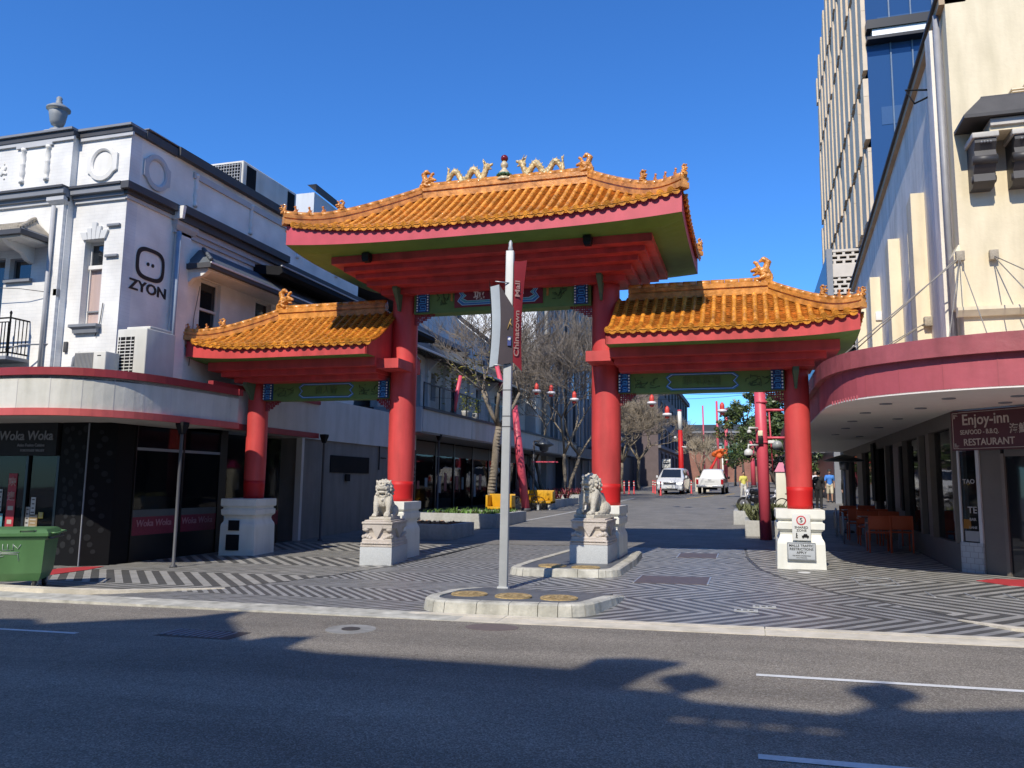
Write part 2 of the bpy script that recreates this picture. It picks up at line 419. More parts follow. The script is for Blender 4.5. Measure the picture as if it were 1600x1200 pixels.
def asphalt_mat():
    m = bpy.data.materials.new('asphalt'); m.use_nodes = True; t = m.node_tree; b = t.nodes['Principled BSDF']
    geo = t.nodes.new('ShaderNodeNewGeometry')
    def N(sc, det=2, rough=.6):
        n = t.nodes.new('ShaderNodeTexNoise'); n.inputs['Scale'].default_value = sc; n.inputs['Detail'].default_value = det; n.inputs['Roughness'].default_value = rough
        t.links.new(geo.outputs['Position'], n.inputs['Vector']); return n
    v = t.nodes.new('ShaderNodeTexVoronoi'); v.inputs['Scale'].default_value = 110
    t.links.new(geo.outputs['Position'], v.inputs['Vector'])
    r = t.nodes.new('ShaderNodeValToRGB'); e = r.color_ramp.elements
    e[0].position = .0; e[0].color = (.13, .11, .083, 1); e[1].position = 1; e[1].color = (.43, .39, .33, 1)
    e2 = r.color_ramp.elements.new(.55); e2.color = (.225, .202, .168, 1)
    t.links.new(v.outputs['Color'], r.inputs[0])
    big = N(.7, 8); r2 = t.nodes.new('ShaderNodeValToRGB'); r2.color_ramp.elements[0].position = .3; r2.color_ramp.elements[1].position = .7
    r2.color_ramp.elements[0].color = (.84, .84, .84, 1); r2.color_ramp.elements[1].color = (1.1, 1.09, 1.07, 1)
    t.links.new(big.outputs[0], r2.inputs[0])
    mx = t.nodes.new('ShaderNodeMix'); mx.data_type = 'RGBA'; mx.blend_type = 'MULTIPLY'; mx.inputs[0].default_value = 1
    t.links.new(r.outputs[0], mx.inputs[6]); t.links.new(r2.outputs[0], mx.inputs[7])
    # wheel-polished lanes along the street, patches of oil and hairline cracks
    wv = t.nodes.new('ShaderNodeMapping'); wv.inputs['Scale'].default_value = (.12, 1.1, 1); t.links.new(geo.outputs['Position'], wv.inputs[0])
    ln = t.nodes.new('ShaderNodeTexNoise'); ln.inputs['Scale'].default_value = 1.2; ln.inputs['Detail'].default_value = 5; t.links.new(wv.outputs[0], ln.inputs['Vector'])
    r3 = t.nodes.new('ShaderNodeValToRGB'); r3.color_ramp.elements[0].position = .35; r3.color_ramp.elements[1].position = .65
    r3.color_ramp.elements[0].color = (.78, .78, .79, 1); r3.color_ramp.elements[1].color = (1.12, 1.12, 1.12, 1); t.links.new(ln.outputs[0], r3.inputs[0])
    m3 = t.nodes.new('ShaderNodeMix'); m3.data_type = 'RGBA'; m3.blend_type = 'MULTIPLY'; m3.inputs[0].default_value = 1
    t.links.new(mx.outputs[2], m3.inputs[6]); t.links.new(r3.outputs[0], m3.inputs[7])
    dn = N(1.7, 3); dm = t.nodes.new('ShaderNodeVectorMath'); dm.operation = 'MULTIPLY_ADD'; dm.inputs[1].default_value = (.5, .5, .5)
    t.links.new(dn.outputs[1], dm.inputs[0]); t.links.new(geo.outputs['Position'], dm.inputs[2])
    cr_ = t.nodes.new('ShaderNodeTexVoronoi'); cr_.feature = 'DISTANCE_TO_EDGE'; cr_.inputs['Scale'].default_value = .55; t.links.new(dm.outputs[0], cr_.inputs['Vector'])
    r4 = t.nodes.new('ShaderNodeValToRGB'); r4.color_ramp.elements[0].position = .0; r4.color_ramp.elements[1].position = .012
    r4.color_ramp.elements[0].color = (.45, .45, .45, 1); r4.color_ramp.elements[1].color = (1, 1, 1, 1); t.links.new(cr_.outputs[0], r4.inputs[0])
    m4 = t.nodes.new('ShaderNodeMix'); m4.data_type = 'RGBA'; m4.blend_type = 'MULTIPLY'; m4.inputs[0].default_value = .28
    t.links.new(m3.outputs[2], m4.inputs[6]); t.links.new(r4.outputs[0], m4.inputs[7]); mx = m4
    t.links.new(mx.outputs[2], b.inputs['Base Color']); b.inputs['Roughness'].default_value = .82; b.inputs['Specular IOR Level'].default_value = .3
    bp = t.nodes.new('ShaderNodeBump'); bp.inputs['Strength'].default_value = .7; bp.inputs['Distance'].default_value = .012
    t.links.new(v.outputs['Distance'], bp.inputs['Height']); t.links.new(bp.outputs[0], b.inputs['Normal'])
    return m
ASPH = asphalt_mat()
XS = [-160, -60, -40, -20, 0, 20, 40, 60, 160]
grid_sheet('ground', XS, [-120, 0, 17, 60, 150, 600], -.09, mat('far_ground', (.16, .16, .16), .9))
road = grid_sheet('road', [-60, -40, -20, 0, 20, 40, 60], [-4.6, 0, 8.66], 0, ASPH)
LINE = mat('road_line_paint', (.62, .62, .60), .7, .12, 30, dirt=.15)
def line(x0, x1, y0, y1, w=.10):
    MB().add([(x0, y0-w/2, G(x0, 0)+.004), (x1, y1-w/2, G(x1, 0)+.004), (x1, y1+w/2, G(x1, 0)+.004), (x0, y0+w/2, G(x0, 0)+.004)], [(0, 1, 2, 3)]).build('lane_line', LINE, road)
line(.0, 3.0, 6.85, 6.83, .075); line(-9.9, -6.87, 6.84, 6.88, .07); line(0, 3.0, 4.84, 4.82, .085); line(6, 9, 6.83, 6.83, .075)
grid_sheet('footpath', [-60, -20, 20, 60], [-9.2, -4.6], .0, mat('footpath_concrete', (.34, .33, .31), .85, .12, 3, bump=.3))
tag(MB().box(-60, 60, -4.6, -4.42, -.9, .16).build('kerb', CONC), kind='structure')
# concrete edge strip between road and paving, cut in lengths
kb = link(bpy.data.objects.new('kerb', None)); kb['kind'] = 'structure'
kb_me = MB().prism([(-60, 8.62), (60, 8.62), (60, 9.12), (-60, 9.12)], lambda x, y: G(x, y)-.2, lambda x, y: G(x, y)-.012).build('kerb_bed', CONCD, kb)
x = -26.
lens = [2.9, 3.1, 2.6, 3.0]
k = 0
SLOT = mat('grey_slate_insert', (.2, .22, .23), .7, .1, 8)
while x < 20:
    L = lens[k % 4]; k += 1
    x1 = x+L
    if -4.9 < x1 < -3.0: x1 = -4.72
    MB().prism([(x+.006, 8.63), (x1-.006, 8.63), (x1-.006, 8.96), (x+.006, 8.96)], lambda a, b: G(a, b)-.05, lambda a, b: G(a, b)+.006).build('kerb_length', CONC, kb)
    MB().prism([(x+.006, 8.965), (x1-.006, 8.965), (x1-.006, 9.10), (x+.006, 9.10)], lambda a, b: G(a, b)-.05, lambda a, b: G(a, b)+.010).build('kerb_length', CONC, kb)
    if abs(x1+4.72) < .01:
        MB().prism([(x1+.006, 8.63), (-3.92, 8.63), (-3.92, 9.1), (x1+.006, 9.1)], lambda a, b: G(a, b)-.05, lambda a, b: G(a, b)+.006).build('kerb_length', SLOT, kb)
        x1 = -3.91
    x = x1

# ---- chevron paving
PAVL = mat('light_grey_paver', (.265, .262, .255), .5, .14, 6, bump=.15, bscale=70, rand=.12, dirt=.2, spec=.5)
PAVD = mat('dark_grey_paver', (.078, .077, .075), .5, .16, 6, bump=.15, bscale=70, rand=.14, dirt=.1, spec=.5)
PAVL2 = mat('warm_light_paver', (.295, .285, .26), .55, .12, 6, bump=.15, bscale=70, rand=.12, dirt=.2)
PAVD2 = mat('warm_dark_paver', (.080, .078, .072), .52, .15, 6, bump=.15, bscale=70, rand=.14, dirt=.1)
paving = grid_sheet('paving', [-26, -12, -5, 0, 5, 20], [9.12, 12, 17, 19.5], -.010, mat('paving_joint', (.10, .10, .10), .85))
def clip(sub, conv):
    """clip polygon `sub` by convex CCW polygon `conv`"""
    out = sub
    for i in range(len(conv)):
        a = conv[i]; b = conv[(i+1) % len(conv)]; inp = out; out = []
        if not inp: break
        f = lambda p: (b[0]-a[0])*(p[1]-a[1])-(b[1]-a[1])*(p[0]-a[0])
        for j in range(len(inp)):
            p = inp[j]; q = inp[(j+1) % len(inp)]; fp, fq = f(p), f(q)
            if fp >= 0: out.append(p)
            if (fp >= 0) != (fq >= 0):
                t = fp/(fp-fq); out.append((p[0]+(q[0]-p[0])*t, p[1]+(q[1]-p[1])*t))
    return out
def area(p): return abs(sum(p[i][0]*p[(i+1) % len(p)][1]-p[(i+1) % len(p)][0]*p[i][1] for i in range(len(p))))/2
LB = [(-9.55, 9.13), (-7.86, 10.4), (-7.25, 11.6), (-6.95, 12.8), (-6.72, 14.2), (-6.6, 19.4)]
RB = [(-.2, 19.4), (-.14, 17.7), (.1, 15.3), (.5, 13.8), (1.07, 12.34), (1.74, 11.24), (2.28, 10.28), (2.75, 9.5), (3.2, 9.13)]
zoneF = LB+RB
zoneL = [(-20, 9.6), (-12, 9.25), (-9.7, 9.2)]+[(x-.05, y) for x, y in LB[1:]]+[(-12.3, 19.4), (-12.3, 12.95), (-20, 12.95)]
zoneR = [(x+.05, y) for x, y in RB[:8]]+[(2.95, 9.62), (5, 9.3), (12, 9.2), (12, 15.0), (4.2, 15.0), (3.5, 15.75), (3.5, 19.4)]
pieces = []
def chevrons(zone, y0, w, per, n, mats_):
    xs = [p[0] for p in zone]; xa, xb = min(xs)-3, max(xs)+3
    for r in range(n):
        ya = y0+r*w; yb = ya+w; sgn = -1 if r % 2 else 1     # apexes alternate along the street
        k0 = int(xa/per)-12
        for k in range(k0, int(xb/per)+12):
            xA = k*per; g = .003
            for h, mm in ((0, mats_[0]), (1, mats_[1])):
                x0 = xA+h*per/2+g; x1 = xA+(h+1)*per/2-g
                s = w*sgn*.96; off = 0 if sgn > 0 else w*.96
                par = [(x0+off, ya+g), (x1+off, ya+g), (x1+off+s, yb-g), (x0+off+s, yb-g)]
                nu = 2 if w < 1.3 else 3            # each stripe is laid of two or three long units with open joints
                jo = ((k*37+r*17+h*5) % 7)/7*.3-.15
                cuts = [0]+[(i+jo)/nu for i in range(1, nu)]+[1]
                for c0, c1 in zip(cuts[:-1], cuts[1:]):
                    gg = .0025/w; c0_, c1_ = c0+(gg if c0 > 0 else 0), c1-(gg if c1 < 1 else 0)
                    L = lambda a, b, t: (a[0]+(b[0]-a[0])*t, a[1]+(b[1]-a[1])*t)
                    q4 = [L(par[0], par[3], c0_), L(par[1], par[2], c0_), L(par[1], par[2], c1_), L(par[0], par[3], c1_)]
                    p = clip(zone, q4)
                    if len(p) > 2 and area(p) > .002: pieces.append((p, mm))
chevrons(clip(zoneF, [(-40, 0), (-3.25, 0), (-3.25, 40), (-40, 40)]), 8.95, 1.05, .19, 10, (PAVL, PAVD))
chevrons(clip(zoneF, [(-3.25, 0), (40, 0), (40, 40), (-3.25, 40)]), 8.95, 1.05, .27, 10, (PAVL, PAVD))
chevrons(zoneL, 9.03, 1.65, .34, 7, (PAVL2, PAVD2))
chevrons(zoneR, 9.03, 1.65, .34, 7, (PAVL2, PAVD2))
def paver(p, m, dz):
    c = (sum(q[0] for q in p)/len(p), sum(q[1] for q in p)/len(p))
    return m.prism([(a, b) for a, b in p], lambda a, b: G(a, b)-.02, lambda a, b: G(a, b)+dz, bottom=False)
def shows(p):
    c = (sum(q[0] for q in p)/len(p), sum(q[1] for q in p)/len(p)); d = Vector((c[0], c[1], -1.5))
    z = d.dot(fw)
    if z < 1: return -1
    u = d.dot(R_)/z; 
    if abs(u) > .68: return -1
    return area(p)/(z**3)
pieces = [(shows(p), i, p, mm) for i, (p, mm) in enumerate(pieces)]
pieces.sort(key=lambda q: (-q[0], q[1]))
rnd = random.Random(3)
for s_, i, p, mm in pieces[:300]:
    paver(p, MB(), rnd.uniform(-.001, .002)).build('paver', mm, paving)
m = MB()
MI = {PAVL: 0, PAVD: 1, PAVL2: 2, PAVD2: 3}
for s_, i, p, mm in pieces[300:]:
    m.m = MI[mm]; paver(p, m, rnd.uniform(-.001, .002))
m.build('paver', [PAVL, PAVD, PAVL2, PAVD2], paving, kind='stuff')
# bands between the fine and the coarse fields
def band(pts, w, z0, z1, name, material, parent=None, kind=None):
    m = MB(); n = len(pts); L = []; R = []
    for i, p in enumerate(pts):
        a = Vector(pts[max(i-1, 0)]); b = Vector(pts[min(i+1, n-1)]); d = (b-a).normalized(); q = Vector((-d.y, d.x))
        ww = w[i] if isinstance(w, list) else w
        L.append(Vector(p)+q*ww/2); R.append(Vector(p)-q*ww/2)
    zt = z1 if isinstance(z1, list) else [z1]*n
    for i in range(n-1):
        quad = [R[i], R[i+1], L[i+1], L[i]]; zz = [zt[i], zt[i+1], zt[i+1], zt[i]]
        m.add([(v.x, v.y, G(v.x, v.y)+z0) for v in quad]+[(v.x, v.y, G(v.x, v.y)+zz[j]) for j, v in enumerate(quad)],
              [(4, 5, 6, 7), (0, 1, 5, 4), (1, 2, 6, 5), (2, 3, 7, 6), (3, 0, 4, 7)])
    return m.build(name, material, parent, kind=kind)
band([(x+.0, y) for x, y in RB[1:]], .05, -.02, .004, 'paving_band', PAVD, paving)
band([(x-.02, y) for x, y in LB[1:]], .05, -.02, .004, 'paving_band', PAVD, paving)
band([(-26, 9.32), (-14, 9.22), (-9.75, 9.2), (-8.9, 9.62), (-7.75, 10.5)], [.26, .26, .2, .12, .07], -.1, [.13, .13, .1, .05, .006], 'kerb', CONC, kind='structure')
band([(2.22, 10.16), (2.62, 9.62), (3.2, 9.32), (6, 9.24), (20, 9.24)], [.06, .14, .17, .24, .26], -.1, [.006, .03, .06, .1, .1], 'kerb', CONC, kind='structure')
grid_sheet('mall_paving', [-20, -6.6, -2, 4, 40], [19.4, 30, 60, 150, 300], .006,
           brick_mat('blue_grey_mall_pavers', (.165, .155, .14), (.225, .212, .19), (.10, .095, .085), 3.4, 1.1, .36, .75, .2, 'XY', .01))
# yellow bay lines in the mall
YEL = mat('yellow_line_paint', (.65, .42, .08), .7, .2, 20)
for a, b in (((-3.9, 50.8), (-2.55, 56)), ((-1.75, 57.2), (-1.2, 60)), ((-5.0, 59.5), (-4.4, 61))):
    band([a, b], .12, .0, .012, 'bay_line', YEL, kind='structure')
band([(-8.3, 26), (-7.6, 36), (-7.3, 52)], .16, .0, .012, 'drain_strip', mat('pale_drain', (.42, .42, .4), .7), kind='structure')
# red mats at the two entrances
for pts in ([(-12.75, 12.2), (-12.35, 11.25), (-11.95, 11.35), (-12.0, 12.2), (-12.2, 12.75), (-12.5, 12.6)], [(3.75, 14.6), (3.4, 14.3), (3.7, 13.75), (5.2, 13.3), (7, 13.2), (7, 14.6)]):
    MB().prism(pts, lambda a, b: G(a, b)+.001, lambda a, b: G(a, b)+.010).build('doormat', mat('red_tactile_mat', (.42, .03, .035), .8, .2, 60, bump=.6, bscale=90))
ds = [o for o in COL.objects if o.name.startswith('doormat')]
tag(ds[0], 'red studded floor mat at the dark corner shopfront behind the green bin', 'mat'); tag(ds[1], 'red floor mat by the restaurant door on the right', 'mat')

# ---- islands with kerb stones and brass medallions
def island(name, label, outline, zt, top_m, tz=None):
    """raised kerbed island; outline clockwise from back left round the front to back right"""
    t = thing(name, label, 'traffic island', (outline[0][0], outline[0][1], 0))
    n = len(outline); c = Vector((sum(p[0] for p in outline)/n, sum(p[1] for p in outline)/n))
    inner = []
    for i, p in enumerate(outline):
        a = Vector(outline[max(i-1, 0)]); b = Vector(outline[min(i+1, n-1)]); d = (b-a).normalized(); q = Vector((-d.y, d.x))
        v = Vector(p)+q*.17
        inner.append((v.x, v.y))
    for i in range(n-1):
        a, b = Vector(outline[i]), Vector(outline[i+1]); A, B = Vector(inner[i]), Vector(inner[i+1])
        g = .004; e = (b-a).normalized()*g
        za = zt[i]; zb = zt[i+1]
        quad = [a+e, b-e, B-e, A+e]; zz = [za, zb, zb, za]
        m = MB(); L = []
        # face batter: foot sits 25 mm out
        out = [(Vector(outline[i])-Vector(inner[i])).normalized()*.03, (Vector(outline[i+1])-Vector(inner[i+1])).normalized()*.03]
        foot = [quad[0]+out[0], quad[1]+out[1], quad[2], quad[3]]
        m.add([(v.x, v.y, G(v.x, v.y)-.05) for v in foot]+[(v.x, v.y, G(v.x, v.y)+zz[j]-(.02 if j < 2 else 0)) for j, v in enumerate(quad)]
              + [(v.x+(inner[i][0]-outline[i][0])*.15, v.y+(inner[i][1]-outline[i][1])*.15, G(v.x, v.y)+zz[j]) for j, v in enumerate(quad[:2])],
              [(0, 1, 5, 4), (1, 2, 6, 9, 5), (2, 3, 7, 6), (3, 0, 4, 8, 7), (4, 5, 9, 8), (8, 9, 6, 7)])
        m.build('kerb_stone', CONCD, t)
    p2 = [(x, y) for x, y in inner]
    m = MB(); m.prism(p2, lambda x, y: G(x, y)-.02, lambda x, y: G(x, y)+(tz(y) if tz else max(zt)-.012)).build('top_slab', top_m, t)
    return t
def arc(cx, cy, r, a0, a1, n):
    return [(cx+r*math.cos(math.radians(a0+(a1-a0)*i/n)), cy+r*math.sin(math.radians(a0+(a1-a0)*i/n))) for i in range(n+1)]
SLABD = brick_mat('dark_slab_paving', (.105, .11, .115), (.13, .135, .14), (.06, .06, .06), 2.2, 1., .5, .5, .2, 'XY', .012)
o1 = [(-4.08, 11.5), (-4.12, 10.6)]+arc(-3.55, 9.62, .48, 180, 262, 4)+[(-3.2, 9.13), (-2.8, 9.14), (-2.45, 9.17)]+arc(-2.25, 9.62, .44, 275, 340, 3)+[(-1.72, 10.3), (-1.7, 11.0)]
isl1 = island('traffic_island', 'low kerbed island at the road edge with three brass discs and the pole on it', o1, [.012, .09]+[.145]*(len(o1)-4)+[.11, .03], SLABD, lambda y: .133 if y < 9.7 else .133-.118*min(1, (y-9.7)/1.8))
o2 = [(-3.95, 17.3), (-4.12, 14.6)]+arc(-3.72, 13.62, .4, 180, 258, 4)+[(-3.3, 13.2), (-2.85, 13.24)]+arc(-2.6, 13.66, .42, 285, 350, 4)+[(-2.2, 15.6), (-2.3, 17.2)]
isl2 = island('traffic_island', 'kerbed island with two brass discs carrying the right stone lion', o2, [.13]*len(o2), SLABD)
def disc(x, y, par, r=.25, dz=0.):
    m = MB(); z = G(x, y)+.128+dz
    m.lathe([(r, z-.01), (r, z+.010)], (x, y), 28, False)
    for rr in (.93, .62):
        segs = 28
        m.add([(x+r*q*math.cos(2*PI*k/segs), y+r*q*math.sin(2*PI*k/segs), z+.016) for k in range(segs) for q in (rr, rr-.09)],
              [(2*k, 2*((k+1) % segs), 2*((k+1) % segs)+1, 2*k+1) for k in range(segs)])
    for a in range(6):
        t = a*PI/3+.2
        m.add([(x+math.cos(t+dt)*r*q, y+math.sin(t+dt)*r*q, z+.017) for q, dt in ((.12, -.5), (.55, -.22), (.55, .22), (.12, .5))], [(0, 1, 2, 3)])
    m.build('brass_medallion', BRASS, par)
for x, y in ((-3.6, 9.98), (-2.98, 9.93), (-2.37, 9.91)): disc(x, y, isl1, .24, -.012)
for x, y in ((-3.42, 13.78), (-2.78, 13.60)): disc(x, y, isl2, .25)

# ---- covers and grates
def cover(x0, x1, y0, y1, mt, label, name='access_cover', frame=METAL):
    t = thing(name, label, 'cover', (x0, y0, 0)); z = lambda a, b: G(a, b)+.008
    MB().prism([(x0, y0), (x1, y0), (x1, y1), (x0, y1)], lambda a, b: G(a, b)-.03, z).build('lid', mt, t)
    for s in ((x0-.025, x0, y0, y1), (x1, x1+.025, y0, y1)):
        MB().prism([(s[0], s[2]), (s[1], s[2]), (s[1], s[3]), (s[0], s[3])], lambda a, b: G(a, b)-.03, lambda a, b: G(a, b)+.011).build('frame', frame, t)
    return t
BRN = mat('brown_infill_pavers', (.10, .08, .08), .6, .15, 9)
cover(-1.82, -.70, 12.72, 13.72, BRN, 'larger dark brown paved pit lid in the chevrons right of the islands')
cover(-1.55, -.75, 17.3, 18.2, BRN, 'smaller dark brown paved pit lid near the gateway shadow')
def frame_cover(x0, x1, y0, y1, label):
    t = thing('access_cover', label, 'cover', (x0, y0, 0)); w = .03
    for a, b, c, d in ((x0, x1, y0, y0+w), (x0, x1, y1-w, y1), (x0, x0+w, y0+w, y1-w), (x1-w, x1, y0+w, y1-w)):
        MB().prism([(a, c), (b, c), (b, d), (a, d)], lambda p, q: G(p, q)-.02, lambda p, q: G(p, q)+.008).build('frame', METAL, t)
frame_cover(1.55, 2.15, 13.35, 14.35, 'square steel edged pit frame in front of the right sign plinth')
def man(x, y, r, label, ri, ring, lid):
    t = thing('manhole', label, 'manhole', (x, y, 0))
    m = MB(); m.lathe([(r, G(x, y)-.05), (r, G(x, y)+.005)], (x, y), 32, False).build('collar', ring, t)
    MB().lathe([(ri, G(x, y)), (ri, G(x, y)+.010)], (x, y), 20, False).build('lid', lid, t)
man(-4.18, 7.85, .27, 'round pale concrete manhole with a dark lid in the sunlit road', .10, mat('manhole_concrete', (.25, .245, .23), .85, .15, 12, dirt=.3), mat('cast_iron', (.05, .045, .04), .6))
t = thing('manhole', 'oval brownish iron cover in the road before the pole island', 'manhole', (-2.75, 8.3, 0))
MB().prism([(-2.75+.3*math.cos(a*PI/10), 8.36+.2*math.sin(a*PI/10)) for a in range(20)], lambda a, b: G(a, b)-.02, lambda a, b: G(a, b)+.004).build('lid', mat('rusty_iron', (.13, .1, .09), .7, .2, 20), t)
t = thing('storm_grate', 'shaded striped storm grate in the road at the left', 'grate', (-5.6, 7.2, 0))
MB().prism([(-6.0, 7.0), (-5.1, 7.0), (-5.1, 7.4), (-6.0, 7.4)], lambda a, b: G(a, b)-.03, lambda a, b: G(a, b)+.003).build('frame', mat('cast_iron', (.05, .045, .04), .6), t)
for k in range(11): MB().box(-5.96+k*.077, -5.93+k*.077, 7.04, 7.36, G(-5.6, 7), G(-5.6, 7)+.009).build('bar', TRIM_G, t)
m_ = mat('engraved_plate', (.42, .42, .38), .5, .2, 30)
for k, (x, y) in enumerate(((-.10, 10.25), (.12, 10.62))):
    t = thing('ground_plaque', ['left one of two small engraved metal plaques set in the chevron paving', 'right one of two small engraved metal plaques set in the chevron paving'][k], 'plaque', (x, y, 0))
    MB().prism([(x-.14, y-.09), (x+.14, y-.09), (x+.14, y+.09), (x-.14, y+.09)], lambda a, b: G(a, b)-.01, lambda a, b: G(a, b)+.007).build('plate', m_, t)
    for j in range(3): MB().box(x-.11+j*.075, x-.06+j*.075, y-.02, y+.02, G(x, y)+.007, G(x, y)+.010).build('engraving', BLACKM, t)
t = thing('ground_plaque', 'pale oval marker on the paving before the right sign plinth', 'marker', (.85, 14.9, 0))
MB().prism([(.85+.11*math.cos(a*PI/8), 14.92+.09*math.sin(a*PI/8)) for a in range(16)], lambda a, b: G(a, b)-.01, lambda a, b: G(a, b)+.007).build('disc', mat('pale_marker', (.6, .6, .58), .6), t)
for k, (x, y) in enumerate(((2.35, 12.4), (2.85, 12.4), (3.35, 12.45))):
    t = thing('access_cover', ['left', 'middle', 'right'][k]+' slanted steel edge strip of the row inlaid in the paving near the restaurant', 'cover', (x, y, 0))
    MB().prism([(x-.02, y+.25), (x+.01, y+.25), (x+.03, y-.3), (x, y-.3)], lambda a, b: G(a, b)-.01, lambda a, b: G(a, b)+.008).build('edge_strip', METAL, t)

# ================================================================ GATEWAY
GX, GY = -5.2, 16.2
gate = thing('gateway_arch', 'red Chinese gateway with amber tiled roofs spanning the mall entrance', 'gateway', (GX, GY, 0))
COLX = [-11.31, -7.53, -2.88, .89]
def column(x, r, top, z0):
    m = MB(); prof = []
    for k in range(13):
        t = k/12; z = z0+(top-z0)*t
        rr = r*(.93+.07*min(1, t*5)) if t < .2 else r*(1-.05*max(0, (t-.4))/.6)
        prof.append((rr, z))
    m.lathe(prof, (x, GY), 36); c = m.build('column', RED, gate)
    b = MB(); zb = z0+ (.44 if r > .27 else .42)
    b.lathe([(r*(.93+.07*min(1, (z-z0)/(top-z0)*5))+.003, z) for z in [z0+(zb-z0)*i/5 for i in range(6)]], (x, GY), 36); b.build('painted_band', REDB, c)
    return c
z0m = 1.17
column(COLX[1], .30, 6.0, z0m); column(COLX[2], .305, 6.0, z0m)
column(COLX[0], .245, 3.95, z0m); column(COLX[3], .245, 3.95, z0m)
def plinth(x, hw, hd, rz=0, y=GY):
    g = G(x, y)-.12
    pr = [(1, g), (1, .52+.03), (.98, .60), (.9, .66), (.86, .72), (.88, .77), (.96, .80), (1, .82), (1.01, .93), (.93, .945), (.93, .985), (1.01, 1.0), (1.03, 1.02), (1.03, 1.165), (1.0, 1.175)]
    m = MB()
    m.rings([(-hw*(k-.0)*(1.03 if z < .3 else 1), hw*k*(1.03 if z < .3 else 1), -hd*k, hd*k, z) for k, z in pr])
    m.xf(Matrix.Translation((x, y, 0)) @ Matrix.Rotation(rz, 4, 'Z'))
    return m.build('plinth', PLINTH, gate)
plinth(COLX[0], .41, .52, math.radians(9), 16.05)
plinth(COLX[1], .34, .50, math.radians(3), 16.1)
plinth(COLX[2], .34, .55, 0, 16.25)
plinth(COLX[3]-.04, .415, .55, 0, 16.05)

